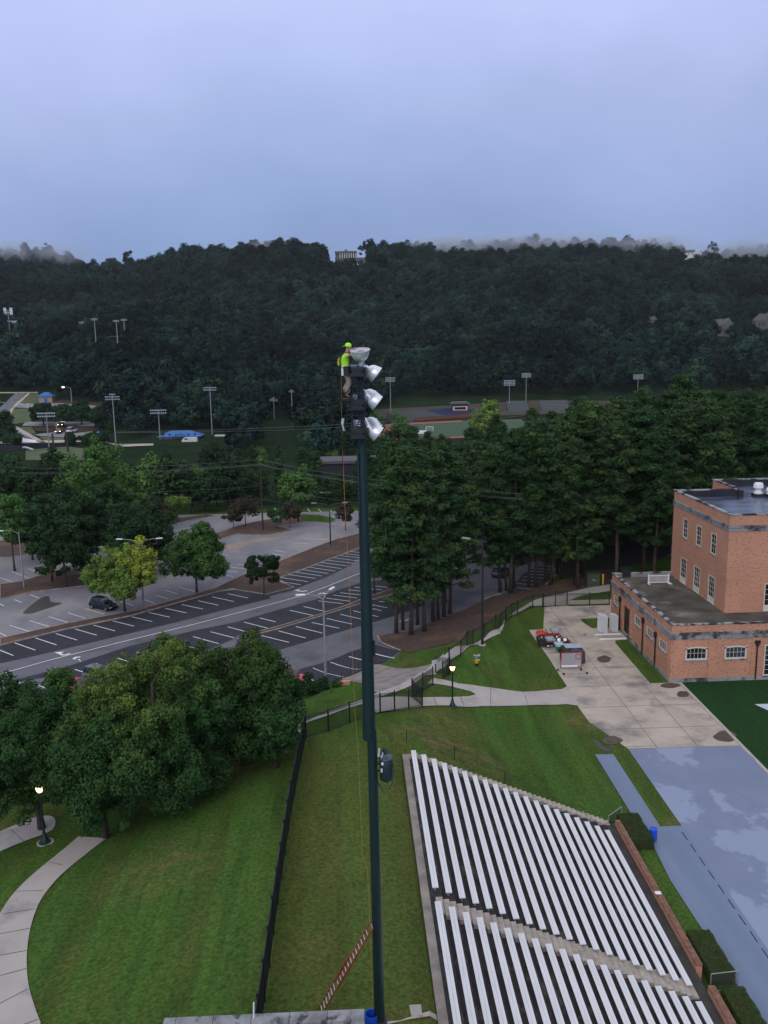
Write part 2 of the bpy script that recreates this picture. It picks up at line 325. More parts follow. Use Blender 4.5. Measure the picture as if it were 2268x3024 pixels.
# ------------------------------------------------------------------ object helpers
def fin(o, label=None, cat=None, group=None, kind=None):
    if label: o['label'] = label
    if cat: o['category'] = cat
    if group: o['group'] = group
    if kind: o['kind'] = kind
    return o
def empty(name, loc, label, cat, group=None, rz=0., sc=1.):
    o = bpy.data.objects.new(name, None); COL.objects.link(o); o.location = [float(v) for v in loc]; o.rotation_euler = (0, 0, rz); o.empty_display_size = .3
    if sc != 1.: o.scale = (sc, sc, sc) if not isinstance(sc, tuple) else sc
    return fin(o, label, cat, group)
class MB:
    def __init__(s, org=(0, 0, 0)): s.v = []; s.f = []; s.org = np.array(org, float)
    def add(s, vs, fs):
        k = len(s.v); s.v += [tuple(float(c) for c in np.asarray(q) - s.org) for q in vs]; s.f += [tuple(k + i for i in f) for f in fs]; return s
    def box(s, a, b, M=None):
        a, b = np.minimum(a, b), np.maximum(a, b)
        vs = [(x, y, z) for z in (a[2], b[2]) for y in (a[1], b[1]) for x in (a[0], b[0])]
        if M is not None: vs = [M @ Vector(q) for q in vs]
        return s.add(vs, [(0, 2, 3, 1), (4, 5, 7, 6), (0, 1, 5, 4), (2, 6, 7, 3), (0, 4, 6, 2), (1, 3, 7, 5)])
    def bar(s, a, b, w, hh, up=(0, 0, 1)):
        a, b = Vector(a), Vector(b); d = (b - a); L = d.length; d.normalize(); r = d.cross(Vector(up))
        if r.length < 1e-4: r = Vector((1, 0, 0))
        r.normalize(); u = r.cross(d)
        M = Matrix(((d.x, r.x, u.x, a.x), (d.y, r.y, u.y, a.y), (d.z, r.z, u.z, a.z), (0, 0, 0, 1)))
        return s.box((0, -w / 2, -hh / 2), (L, w / 2, hh / 2), M)
    def tube(s, pts, rad, n=10, cap=True):
        pts = [Vector(tuple(float(c) for c in p)) for p in pts]; R = rad if isinstance(rad, (list, tuple)) else [rad] * len(pts)
        vs = []; prev = None
        for i, p in enumerate(pts):
            d = (pts[min(i + 1, len(pts) - 1)] - pts[max(i - 1, 0)]).normalized()
            if prev is None:
                r = d.cross(Vector((0, 0, 1)));
                if r.length < .01: r = Vector((1, 0, 0))
            else: r = prev - d * prev.dot(d)
            r.normalize(); prev = r; u = d.cross(r)
            for k in range(n):
                t = 2 * math.pi * k / n; vs.append(p + (r * math.cos(t) + u * math.sin(t)) * R[i])
        fs = [(i * n + k, i * n + (k + 1) % n, (i + 1) * n + (k + 1) % n, (i + 1) * n + k) for i in range(len(pts) - 1) for k in range(n)]
        if cap: fs += [tuple(range(n))[::-1], tuple((len(pts) - 1) * n + k for k in range(n))]
        return s.add(vs, fs)
    def lathe(s, prof, c=(0, 0, 0), n=16, M=None, cap=True):
        vs = []
        for r, z in prof:
            for k in range(n):
                t = 2 * math.pi * k / n; q = Vector((r * math.cos(t), r * math.sin(t), z))
                if M is not None: q = M @ q
                vs.append(q + Vector(tuple(float(x) for x in c)))
        fs = [(i * n + k, i * n + (k + 1) % n, (i + 1) * n + (k + 1) % n, (i + 1) * n + k) for i in range(len(prof) - 1) for k in range(n)]
        if cap: fs += [tuple(range(n))[::-1], tuple((len(prof) - 1) * n + k for k in range(n))]
        return s.add(vs, fs)
    def prism(s, poly, ax, a, b):
        """outline in the plane across axis ax, pushed from a to b"""
        o = [i for i in range(3) if i != ax]; n = len(poly); vs = []
        for t in (a, b):
            for p in poly:
                q = [0, 0, 0]; q[o[0]] = p[0]; q[o[1]] = p[1]; q[ax] = t; vs.append(q)
        return s.add(vs, [tuple(range(n))[::-1], tuple(range(n, 2 * n))] + [(i, (i + 1) % n, n + (i + 1) % n, n + i) for i in range(n)])
    def build(s, name, m, parent=None, smooth=False, bevel=0.):
        me = bpy.data.meshes.new(name); me.from_pydata(s.v, [], s.f); me.update()
        bm = bmesh.new(); bm.from_mesh(me); bmesh.ops.recalc_face_normals(bm, faces=bm.faces); bm.to_mesh(me); bm.free()
        me.materials.append(m)
        if smooth: me.shade_smooth(); 
        o = bpy.data.objects.new(name, me); COL.objects.link(o)
        if parent is not None: o.parent = parent
        if bevel:
            md = o.modifiers.new('bevel', 'BEVEL'); md.width = bevel; md.segments = 2; md.limit_method = 'ANGLE'
        if smooth:
            try: me.set_sharp_from_angle(angle=math.radians(40))
            except Exception: pass
        return o
def rebox(vs): return np.min(vs, 0), np.max(vs, 0)

def drape(name, polys, m, dz, kind='structure', label=None, cat=None, hz=None, nat=None):
    """sheets that follow the ground; polys are lists of (x, y[, z]) outlines"""
    bm = bmesh.new()
    for poly in polys:
        r = delaunay_2d_cdt([Vector((float(q[0]), float(q[1]))) for q in poly], [], [list(range(len(poly)))], 1, 1e-4)
        vs = [bm.verts.new((q[0], q[1], 0)) for q in r[0]]
        for t_ in r[2]: bm.faces.new([vs[i] for i in t_])
    xs = [v.co.x for v in bm.verts]; ys = [v.co.y for v in bm.verts]
    for X in XS[(XS > min(xs)) & (XS < max(xs))]:
        bmesh.ops.bisect_plane(bm, geom=bm.verts[:] + bm.edges[:] + bm.faces[:], dist=1e-5, plane_co=(X, 0, 0), plane_no=(1, 0, 0))
    for Y in YS[(YS > min(ys)) & (YS < max(ys))]:
        bmesh.ops.bisect_plane(bm, geom=bm.verts[:] + bm.edges[:] + bm.faces[:], dist=1e-5, plane_co=(0, Y, 0), plane_no=(0, 1, 0))
    co = np.array([v.co[:] for v in bm.verts]); z = h(co[:, 0], co[:, 1]) + dz
    for v, zz in zip(bm.verts, z): v.co.z = zz
    bmesh.ops.recalc_face_normals(bm, faces=bm.faces[:])
    for f_ in bm.faces:
        if f_.normal.z < 0: f_.normal_flip()
    me = bpy.data.meshes.new(name); bm.to_mesh(me); bm.free(); me.materials.append(m)
    o = bpy.data.objects.new(name, me); COL.objects.link(o)
    return fin(o, label, cat, None, kind)
def smooth_poly(pts, n=6, closed=True):
    """Catmull-Rom through the points"""
    pts = [np.array(p[:2], float) for p in pts]; out = []; L = len(pts)
    for i in range(L if closed else L - 1):
        g = lambda k: pts[k % L] if closed else pts[min(max(k, 0), L - 1)]
        a, b, c, d = g(i - 1), g(i), g(i + 1), g(i + 2)
        for k in range(n):
            t = k / n; out.append(.5 * ((2 * b) + (-a + c) * t + (2 * a - 5 * b + 4 * c - d) * t * t + (-a + 3 * b - 3 * c + d) * t ** 3))
    if not closed: out.append(pts[-1])
    return out
def resample(path, step, closed=False):
    path = [np.array(p[:2], float) for p in path]
    if closed: path = path + [path[0]]
    out = []
    for a, b in zip(path[:-1], path[1:]):
        n = max(1, int(np.linalg.norm(b - a) / step + .5))
        out += [a + (b - a) * k / n for k in range(n)]
    out.append(path[-1]); return out
def ribbon(mb, path, w, z0, z1, step=1.5, closed=False):
    """box-section strip on the ground from height z0 to z1 above it"""
    q = resample(path, step, closed); n = len(q); vs = []
    for i, p in enumerate(q):
        if closed: d = q[(i + 1) % (n - 1)] - q[(i - 1) % (n - 1)] if n > 2 else q[1] - q[0]
        else: d = q[min(i + 1, n - 1)] - q[max(i - 1, 0)]
        d = d / (np.linalg.norm(d) + 1e-9); r = np.array([d[1], -d[0]]) * w / 2
        for s_, zz in ((-1, z0), (1, z0), (1, z1), (-1, z1)):
            e = p + r * s_; vs.append((e[0], e[1], float(h(e[0], e[1])) + zz))
    fs = [(4 * i + k, 4 * i + (k + 1) % 4, 4 * i + 4 + (k + 1) % 4, 4 * i + 4 + k) for i in range(n - 1) for k in range(4)]
    if not closed: fs += [(0, 1, 2, 3), (4 * n - 1, 4 * n - 2, 4 * n - 3, 4 * n - 4)]
    mb.add(vs, fs)
def stripe(mb, path, w, dz, step=1.5):
    q = resample(path, step); n = len(q); vs = []
    for i, p in enumerate(q):
        d = q[min(i + 1, n - 1)] - q[max(i - 1, 0)]; d = d / (np.linalg.norm(d) + 1e-9); r = np.array([d[1], -d[0]]) * w / 2
        for s_ in (-1, 1):
            e = p + r * s_; vs.append((e[0], e[1], float(h(e[0], e[1])) + dz))
    mb.add(vs, [(2 * i, 2 * i + 1, 2 * i + 3, 2 * i + 2) for i in range(n - 1)])
def mesh_np(name, V, Fq, m, attrs=None, parent=None):
    me = bpy.data.meshes.new(name); nf = len(Fq); k = Fq.shape[1]
    me.vertices.add(len(V)); me.vertices.foreach_set('co', V.astype(np.float32).ravel())
    me.loops.add(nf * k); me.loops.foreach_set('vertex_index', Fq.astype(np.int32).ravel())
    me.polygons.add(nf); me.polygons.foreach_set('loop_start', np.arange(0, nf * k, k, dtype=np.int32))
    me.update(calc_edges=True)
    for a, val in (attrs or {}).items():
        at = me.attributes.new(a, 'FLOAT', 'FACE'); at.data.foreach_set('value', val.astype(np.float32))
    me.materials.append(m); return me
# ------------------------------------------------------------------ shared materials
def gp(f, *pts): return [G(f(*p)) for p in pts]
def spt(f, x, y, r, k): q = G(f(x, y)); return (q[0], q[1], r, k)
SPOTS = [(1.3, 33.3, 1.6, .8), spt(B2, 1200, 560, 5.5, .75), spt(B2, 1240, 450, 5, .55), (3.3, 54, 3.0, .5), spt(B2, 540, 790, 2.5, .35), spt(B5, 400, 800, 2.5, .4),
         spt(B3, 540, 480, 3.0, .8), spt(B4, 1000, 270, 5, .5), (9.5, 64, 4.5, .45), spt(B2, 1000, 130, 3, .5), spt(A5, 1380, 1290, 2, .5), (24.2, 60.8, 1.2, .5), spt(B1, 1450, 760, 4, .6), spt(A5, 1250, 1240, 4, .4)]
M_grass = grass_mat()
M_asph_dark = mat('asphalt_new', (.026, .030, .040), .85, (.034, .038, .050), .9, bump=.2, bscale=25, col3=(.024, .026, .033), scale3=.12)
M_asph_lane = mat('asphalt_lane', (.135, .138, .158), .85, (.115, .118, .138), .5, bump=.2, bscale=20, col3=(.085, .088, .103), scale3=.16, c3=(.52, .66))
M_asph_old = mat('asphalt_old', (.205, .207, .232), .9, (.155, .158, .182), .25, bump=.3, bscale=15, col3=(.255, .245, .25), scale3=.07, c3=(.48, .6), stretch=(1, .6, 1))
M_conc = mat('concrete_paving', (.45, .395, .335), .85, (.36, .315, .27), .35, bump=.15, bscale=12, col3=(.20, .185, .172), scale3=.24, c3=(.50, .66))
M_path = mat('concrete_path', (.40, .372, .35), .85, (.35, .325, .305), .5, bump=.1, bscale=14, col3=(.22, .21, .21), scale3=.25, c3=(.55, .7))
M_conc_dark = mat('concrete_stained', (.30, .27, .245), .9, (.17, .155, .145), .8, detail=6, bump=.2, bscale=10)
M_mulch = mat('pine_straw', (.088, .058, .046), .95, (.055, .037, .030), 1.5, detail=6, bump=.8, bscale=12, col3=(.12, .072, .045), scale3=.2)
M_kerb = mat('kerb_concrete', (.38, .335, .30), .9, (.19, .17, .155), 1.2)
M_paint = mat('road_paint', (.80, .81, .82), .6, (.66, .68, .70), 2.)
M_tarp = mat('blue_ground_cover', (.165, .208, .315), .5, (.145, .187, .29), .45, detail=8, col3=(.225, .278, .395), scale3=.13, c3=(.505, .53), bump=.12, bscale=3, stretch=(1, .75, 1), spec=.5)
M_tarp2 = mat('blue_track_cover', (.155, .205, .31), .5, (.130, .18, .275), .3, detail=3, stretch=(2.2, .25, 1), bump=.1, bscale=3, spec=.4)
M_track = mat('red_track', (.26, .08, .065), .8, (.27, .08, .065), .2)
M_bank = mat('red_clay', (.060, .046, .030), .95, (.032, .034, .019), .08, col3=(.10, .045, .03), scale3=.03, c3=(.58, .68))
M_turf = mat('sports_turf', (.035, .085, .035), .8, (.03, .07, .03), .1)
M_black = mat('black_metal', (.010, .013, .014), .45, (.014, .018, .020), 3, spec=.5)
M_green_metal = mat('dark_green_paint', (.006, .020, .022), .4, (.010, .028, .032), 1.2, spec=.5, col3=(.05, .07, .07), scale3=3.5, c3=(.72, .76), stretch=(1, 1, .25))
M_alu = mat('aluminium_bench', (.66, .68, .70), .55, (.56, .58, .61), .8, detail=6, metal=.0, spec=.5, stretch=(4, .5, 1), col3=(.56, .57, .58), scale3=.5, c3=(.62, .8))
M_galv = mat('galvanised_steel', (.33, .35, .36), .5, (.26, .28, .29), 2, metal=.3)
M_wood = mat('weathered_pole', (.055, .042, .032), .9, (.035, .028, .022), 3, stretch=(1, 1, .1))
M_white = mat('white_paint', (.76, .77, .78), .5, (.70, .71, .72), 2)
M_glass = mat('dark_glass', (.010, .014, .018), .12, (.02, .025, .03), .6, spec=.6)
M_tyre = mat('rubber', (.012, .012, .013), .8)
M_brick = brick_mat('brick_wall')

# ground sheet
V = np.stack([GX.ravel(), GY.ravel(), HG.ravel()], 1)
ny, nx = GX.shape
ii = (np.arange(ny - 1)[:, None] * nx + np.arange(nx - 1)[None]).ravel()
me = mesh_np('ground', V, np.stack([ii, ii + 1, ii + nx + 1, ii + nx], 1), M_grass); me.shade_smooth()
o = bpy.data.objects.new('ground', me); COL.objects.link(o); fin(o, kind='structure')

W = lambda *a: [np.array(q, float) for q in a]
# asphalt: one worn sheet under everything, then lanes and stalls
lot_all = W((-125, 88), (-40, 84), (-24, 84)) + gp(B1, (500, 330)) + gp(B2, (430, 230), (560, 245), (640, 215), (830, 130), (900, 120), (1000, 60)) + gp(A5, (860, 1210), (960, 1180), (1080, 1170), (1200, 1110), (1320, 1070), (1500, 985), (1620, 945)) + gp(A6, (200, 900), (300, 880), (380, 800)) + W((60, 150), (75, 175), (60, 204), (10, 206), (-30, 206), (-60, 206), (-125, 190))
drape('parking_lot', [lot_all], M_asph_old, .015)
lane = W((-125, 84.5), (-40, 84), (-24, 84)) + gp(B1, (500, 330)) + gp(B2, (430, 230), (560, 245), (640, 215), (830, 130), (900, 120), (1000, 60)) + gp(A5, (860, 1210), (960, 1180), (1080, 1170), (1200, 1110), (1320, 1070), (1500, 985), (1620, 945)) + gp(A6, (200, 900), (300, 880), (345, 800)) + W((40, 158), (22, 172), (12, 176)) + gp(A5, (745, 668), (600, 720), (420, 790), (262, 845), (350, 905), (180, 948), (0, 920)) + gp(A4, (1350, 928), (800, 1082), (400, 1165), (0, 1262)) + W((-125, 78 + 10))
drape('access_road', [lane], M_asph_lane, .045)
def mk(f, *pts): return gp(f, *pts)
stA = mk(A4, (0, 1262), (400, 1165), (800, 1082), (1350, 928), (1480, 915), (1640, 950), (1659, 970), (1400, 1035), (1100, 1112), (600, 1232), (250, 1315), (0, 1370))
stA2 = mk(A5, (180, 948), (350, 905), (262, 850), (420, 792), (600, 722), (745, 668), (760, 700), (700, 765), (560, 835), (420, 888), (330, 925), (170, 962))
stB = mk(A4, (0, 1495), (400, 1392), (800, 1262), (1200, 1165), (1451, 1115)) + mk(A5, (220, 1050), (480, 978), (640, 912), (740, 880), (1000, 835), (1120, 860), (1000, 935), (820, 965), (700, 995), (500, 1075), (0, 1210)) + mk(A4, (1300, 1275), (1000, 1370), (700, 1452), (300, 1452))
stC = mk(A5, (0, 1215), (500, 1087), (700, 1018), (820, 985), (1060, 930), (1160, 960), (1130, 1020), (860, 1110), (720, 1150), (500, 1215), (320, 1268), (100, 1330), (0, 1340))
stD = mk(B2, (240, 230), (400, 155), (600, 95), (690, 55), (840, 8), (1000, 50), (900, 120), (830, 130), (640, 215), (560, 245), (430, 230))
stE = mk(A6, (100, 940), (60, 940), (150, 830), (260, 760), (340, 760), (350, 820), (290, 885))
drape('parking_stalls', [stA, stA2, stB, stC, stD, stE], M_asph_dark, .07)

PL = MB()
def lines(f, *segs, w=.14):
    for a, b, c, d in segs: stripe(PL, gp(f, (a, b), (c, d)), w, .10)
lines(A4, (0, 1290, 82, 1323), (90, 1245, 217, 1290), (217, 1215, 347, 1258), (342, 1188, 472, 1228), (460, 1160, 592, 1198), (572, 1136, 705, 1172), (690, 1110, 822, 1143), (806, 1085, 933, 1115), (910, 1058, 1040, 1088),
      (1012, 1033, 1143, 1062), (1113, 1010, 1243, 1038), (1215, 987, 1338, 1014), (1300, 963, 1432, 991), (1395, 943, 1520, 970),
      (1590, 1092, 1690, 1117), (1495, 1118, 1640, 1155), (1395, 1147, 1540, 1185), (1290, 1177, 1437, 1215), (1183, 1207, 1340, 1250), (1068, 1240, 1215, 1285), (960, 1270, 1100, 1312), (838, 1302, 990, 1350), (715, 1337, 870, 1387), (587, 1370, 740, 1420), (458, 1408, 600, 1452), (300, 1445, 440, 1490), (165, 1480, 300, 1530), (15, 1525, 150, 1570),
      (1493, 1228, 1680, 1282), (0, 1185, 60, 1215), (60, 1138, 180, 1175), (182, 1110, 300, 1145), (300, 1085, 415, 1120), (415, 1060, 525, 1095), (520, 1035, 640, 1070), (0, 1005, 25, 1020), (90, 980, 135, 998), (185, 950, 240, 970), (880, 980, 950, 1003), (955, 955, 1030, 975), (1010, 922, 1085, 945), (1100, 905, 1210, 935), (720, 985, 820, 1018),
      (1335, 825, 1430, 838), (1400, 780, 1500, 790), (1450, 762, 1530, 770), (1360, 800, 1460, 812), (0, 845, 75, 870), (75, 808, 185, 852), (175, 790, 270, 825))
lines(A5, (498, 988, 650, 1005), (545, 970, 690, 990), (590, 952, 735, 970), (632, 937, 775, 953), (680, 920, 800, 932), (720, 903, 850, 918), (835, 895, 920, 905), (850, 915, 890, 920), (408, 1022, 550, 1055), (322, 1045, 465, 1077),
      (42, 1228, 125, 1250), (150, 1200, 318, 1242), (255, 1172, 420, 1215), (360, 1145, 522, 1185), (458, 1120, 625, 1155), (548, 1095, 705, 1130), (633, 1070, 780, 1103), (712, 1048, 865, 1085), (830, 1012, 920, 1030), (870, 990, 1000, 1005), (830, 1035, 885, 1048), (920, 975, 1050, 990), (990, 960, 1120, 975), (1050, 985, 1130, 1000),
      (230, 865, 390, 888), (262, 843, 435, 870), (308, 825, 480, 850), (352, 810, 520, 835), (395, 795, 560, 820), (435, 780, 603, 805), (475, 765, 640, 790), (517, 752, 675, 773), (553, 738, 713, 757), (590, 722, 745, 743), (632, 710, 765, 724), (660, 697, 775, 712), (690, 683, 785, 696),
      (230, 418, 242, 436), (368, 425, 382, 440), (430, 420, 448, 440), (497, 422, 515, 440), (563, 425, 582, 442), (628, 425, 648, 442), (693, 425, 712, 440), (230, 678, 300, 690), (215, 700, 290, 710), (410, 605, 560, 612), (330, 630, 430, 637))
lines(B2, (465, 155, 650, 210), (573, 120, 755, 165), (685, 85, 800, 112), (835, 65, 965, 95), (350, 190, 470, 232))
lines(A6, (105, 905, 210, 915), (120, 880, 230, 890), (150, 860, 260, 868), (160, 840, 280, 848), (190, 822, 300, 830), (205, 805, 320, 812), (220, 788, 330, 795), (250, 770, 340, 777))
for seg in (mk(A4, (0, 1437), (300, 1352), (800, 1226), (1200, 1128), (1451, 1062)) + mk(A5, (200, 1010), (400, 955), (560, 895), (720, 830), (900, 770)),):
    stripe(PL, seg, .16, .10)
stripe(PL, gp(A5, (580, 472), (660, 472)), .5, .10)
# turn arrows painted in the road
def arrow(f, shaft, head, w=.35):
    stripe(PL, gp(f, *shaft), w, .10, .6)
    hp = gp(f, *head); PL.add([(q[0], q[1], float(h(q[0], q[1])) + .102) for q in hp], [tuple(range(len(hp)))])
arrow(A4, [(430, 1310), (400, 1320), (372, 1318)], [(332, 1303), (392, 1300), (372, 1316), (385, 1325)])
arrow(A4, [(492, 1332), (465, 1334), (450, 1345)], [(442, 1352), (478, 1345), (495, 1364), (490, 1345)], .4)
arrow(A5, [(430, 925), (400, 930), (380, 928)], [(350, 922), (385, 918), (378, 927), (385, 930)])
arrow(A5, [(500, 948), (515, 940), (535, 940)], [(556, 944), (525, 946), (530, 940), (525, 936)], .3)
arrow(A5, [(1050, 1100), (1035, 1108), (1015, 1112)], [(990, 1115), (1020, 1105), (1016, 1111), (1022, 1118)], .3)
fin(PL.build('parking_lines', M_paint), kind='structure')

# raised planting strips with concrete kerbs
def island(name, poly, m=M_mulch, dz=.13, kerb=True):
    drape(name, [poly], m, dz)
    if kerb: ribbon(KB, poly, .17, -.05, .16, 1.5, True)
KB = MB()
i1 = gp(A4, (0, 1218), (400, 1128), (850, 1042), (1150, 957), (1325, 907), (1400, 868), (1480, 832)) + gp(A5, (150, 785), (265, 742), (450, 668), (600, 612), (745, 575), (900, 545), (900, 600), (745, 662), (600, 718), (420, 788), (262, 842), (235, 862), (350, 903), (180, 948), (0, 920)) + gp(A4, (1430, 912), (1350, 927), (800, 1078), (400, 1160), (0, 1258))
island('mulch_strip', i1)
i2 = gp(A5, (0, 1208), (250, 1145), (500, 1072), (690, 1010), (760, 978), (900, 930), (1000, 900), (1080, 885), (1080, 905), (920, 955), (820, 985), (700, 1022), (500, 1085), (250, 1160), (0, 1222))
island('mulch_strip', i2)
i3 = gp(A4, (0, 885), (120, 870), (330, 805), (540, 785), (760, 810), (760, 900), (500, 895), (200, 932), (0, 976))
island('mulch_strip', i3)
i4 = smooth_poly(gp(A4, (-60, 640), (60, 610), (170, 600), (180, 680), (90, 712), (-60, 715)), 4)
island('mulch_strip', i4)
i5 = gp(A4, (1290, 582), (1451, 530)) + gp(A5, (120, 500), (260, 478), (400, 455), (500, 460), (580, 475), (612, 490), (560, 511), (500, 505), (420, 500), (240, 528), (340, 553), (200, 582), (100, 583), (0, 577)) + gp(A4, (1330, 615))
island('mulch_strip', i5)
drape('grass_verge', [gp(A5, (400, 458), (500, 462), (578, 476), (606, 490), (558, 508), (500, 502), (430, 497), (390, 480))], M_grass, .15)
i6 = gp(A4, (1030, 500), (1060, 485), (1200, 465), (1280, 455), (1310, 468), (1200, 485), (1060, 515))
island('mulch_strip', i6)
# pine straw bank under the pines, up to the fence
pb = gp(A5, (860, 1200), (960, 1182), (1080, 1170), (1200, 1110), (1320, 1068), (1500, 985), (1610, 945)) + gp(A6, (50, 950), (200, 903), (300, 885), (420, 850), (545, 810), (640, 790), (700, 795), (700, 882), (560, 900), (400, 935), (220, 965), (50, 1030)) + gp(A5, (1640, 1050), (1560, 1115), (1480, 1165), (1380, 1225), (1200, 1270), (1060, 1305), (950, 1280), (870, 1245))
drape('pine_straw_bed', [pb], M_mulch, .05)
drape('woodland_floor', [gp(A6, (410, 800), (700, 790), (980, 740), (1060, 700), (1060, 500), (600, 520), (250, 640), (100, 760), (250, 740))], mat('woodland_floor', (.030, .022, .015), .95, (.020, .022, .012), .4), .05)
ribbon(KB, gp(A5, (860, 1200), (880, 1240), (1000, 1290)), .17, -.05, .13)
ribbon(KB, gp(A5, (1500, 985), (1560, 955), (1620, 945)), .17, -.05, .13)
ribbon(KB, gp(A6, (300, 885), (330, 850), (360, 830)), .17, -.05, .13)
fin(KB.build('kerb', M_kerb), kind='structure')
# dark oil and water stain on the worn lot
M_stain = mat('damp_stain', (.050, .046, .044), .5, (.07, .066, .064), 1.5)
drape('damp_stain', [smooth_poly(gp(A4, (140, 1060), (180, 1020), (255, 965), (300, 958), (312, 990), (380, 998), (340, 1015), (250, 1045), (190, 1062)), 3)], M_stain, .03)
M_sand = mat('sandy_wear', (.30, .235, .18), .9, (.22, .18, .15), .3)
drape('sandy_patch', [smooth_poly(gp(A4, (1340, 665), (1451, 625), (1600, 600), (1760, 590), (1700, 608), (1560, 630), (1420, 672)), 4)], M_sand, .03)

# paved court, service drive and paths
JT = MB()
court = W((23.0, 88.0), (22.75, 83.0), (22.9, 79), (24.9, 73.1), (35.25, 73.0), (35.25, 88.2), (32.15, 88.2), (32.3, 101.2), (32.6, 102.1), (34.3, 102.3), (34.3, 106.8), (31.0, 107.1), (30.55, 109), (30.46, 111.0), (34.3, 111.05), (37.0, 111.1), (37.0, 116.75), (30.6, 116.7), (29.6, 117.3), (26.9, 116.6), (24.9, 108.3), (24.6, 107.2), (22.7, 106.95), (22.9, 97))
drape('paved_court', [court], M_conc, .03)
def slit(a, b, w=.05): stripe(JT, [a, b], w, .042)
for y in (77.2, 82.4, 87.9, 93.2, 98.5, 104, 110.8): slit((23, y), (32 if 88 < y < 106 else 35.2 if y < 88.5 else 30.3, y))
for x in (27.6, 31.4): slit((x, 73.1), (x, 88)); 
slit((27.6, 88), (27.6, 116.5)); slit((33.2, 111.1), (33.2, 116.6)); slit((23.5, 73.5), (27.6, 73.5))
drape('paved_kerb', [W((35.25, 40), (35.6, 40), (35.6, 88.1), (35.25, 88.1))], M_path, .06)
drape('paved_court', [W((36.2, 111.1), (60, 111.1), (60, 119.5), (30.4, 119.5), (29.6, 117.4), (36.2, 117.4))], M_conc, .028)
ls = gp(B2, (635, 225), (700, 200), (840, 132), (960, 152), (1060, 155), (1200, 128), (1195, 150), (1080, 215), (860, 305), (780, 250))
drape('loading_apron', [smooth_poly(ls, 3)], M_conc_dark, .06)
p_side = gp(B2, (1195, 125), (1240, 100), (1290, 60), (1340, 20)) + gp(A5, (1480, 1235), (1600, 1160)) + gp(A6, (52, 1095), (110, 1050), (220, 985), (330, 955), (430, 935), (560, 905), (690, 885), (690, 925), (560, 945), (440, 985), (430, 1018), (285, 1018), (200, 1018), (60, 1085)) + gp(A5, (1610, 1190), (1500, 1240)) + gp(B2, (1380, 60), (1310, 100), (1270, 150), (1215, 195), (1150, 200), (1080, 255), (900, 322), (840, 350), (700, 395), (560, 445), (420, 495), (350, 600), (300, 680), (270, 660), (330, 540), (380, 500), (480, 455), (640, 395), (760, 350), (860, 305), (1080, 215))
drape('path', [p_side], M_path, .075)
loop = smooth_poly(gp(B2, (845, 440), (930, 330), (990, 342), (1135, 340), (1300, 338), (1420, 330), (1468, 318), (1440, 300), (1340, 275), (1240, 255), (1200, 255)) , 3, False)
cross = gp(B2, (830, 340), (1000, 330), (1110, 335), (1300, 334), (1420, 328), (1462, 315), (1430, 298), (1340, 275), (1215, 252), (1165, 250), (1200, 215), (1235, 222), (1360, 250), (1500, 268), (1659, 290)) + gp(B3, (160, 300), (300, 290), (400, 283), (430, 265), (470, 320), (505, 388), (430, 376), (250, 380), (0, 388)) + gp(B2, (1500, 388), (1350, 390), (1137, 388), (1060, 400), (966, 415), (850, 430))
drape('path', [cross], M_path, .085)
for f, a, b in ((B2, (1205, 335), (1225, 388)), (B2, (1368, 333), (1390, 388)), (B2, (1555, 278), (1552, 388)), (B2, (1450, 322), (1300, 262)), (B3, (160, 298), (190, 380))):
    q = gp(f, a, b); stripe(JT, q, .05, .095)
# curved walk at the lower left
left_in = gp(B4, (660, 110), (600, 150), (450, 270), (350, 360), (250, 490), (195, 630), (168, 780), (165, 910), (180, 1030), (215, 1150), (250, 1244))
left_out = gp(B4, (-120, 1300), (-160, 1100), (-150, 900), (-90, 740), (0, 570), (95, 435), (250, 290), (440, 135), (480, 100))
pin = smooth_poly(left_in, 4, False); pout = smooth_poly(left_out, 4, False)
drape('path', [pin + W((pin[-1][0] - .3, 30), (pin[-1][0] - 3, 30)) + pout], M_path, .06)
drape('path', [smooth_poly(gp(B1, (-60, 1180), (0, 1155), (120, 1105), (245, 1062), (330, 1070), (320, 1145), (150, 1215), (0, 1278), (-60, 1300)), 4)], M_path, .06)
for a, b in (((300, 258), (385, 275)), ((95, 437), (265, 433)), ((20, 575), (215, 545)), ((0, 698), (188, 663)), ((0, 955), (165, 910)), ((0, 1125), (172, 1035)), ((50, 1290), (235, 1222)), ((65, 55), (145, 130)), ((-50, 838), (165, 800))):
    stripe(JT, gp(B4, a, b), .04, .072)
fin(JT.build('paving_joints', mat('joint', (.09, .085, .08), .9)), kind='structure')
# puddles and dirt on the court
pd = []
for f, cx, cy, rx, ry in ((Z2, 1185, 1110, 105, 52), (B3, 1058, 260, 62, 16), (B3, 1138, 313, 42, 20), (B3, 703, 595, 64, 26), (B3, 1400, 570, 72, 35), (Z2, 700, 925, 120, 30), (Z2, 912, 757, 22, 8)):
    pd.append(smooth_poly([G(f(cx + rx * math.cos(t) * random.uniform(.85, 1.1), cy + ry * math.sin(t) * random.uniform(.85, 1.1))) for t in np.arange(0, 6.28, .6)], 3))
drape('dirt_patch', pd, mat('wet_dirt', (.060, .046, .036), .5, (.09, .07, .055), 1.5, bump=.3), .048)
drape('paved_edge', [gp(B5, (875, 1240), (1000, 1228), (1270, 1216), (1275, 1260), (860, 1270))], M_conc, .05)
drape('mat_corner', [gp(B5, (1272, 1218), (1322, 1216), (1330, 1260), (1275, 1262))], mat('pale_blue_mat', (.35, .48, .56), .7), .12)

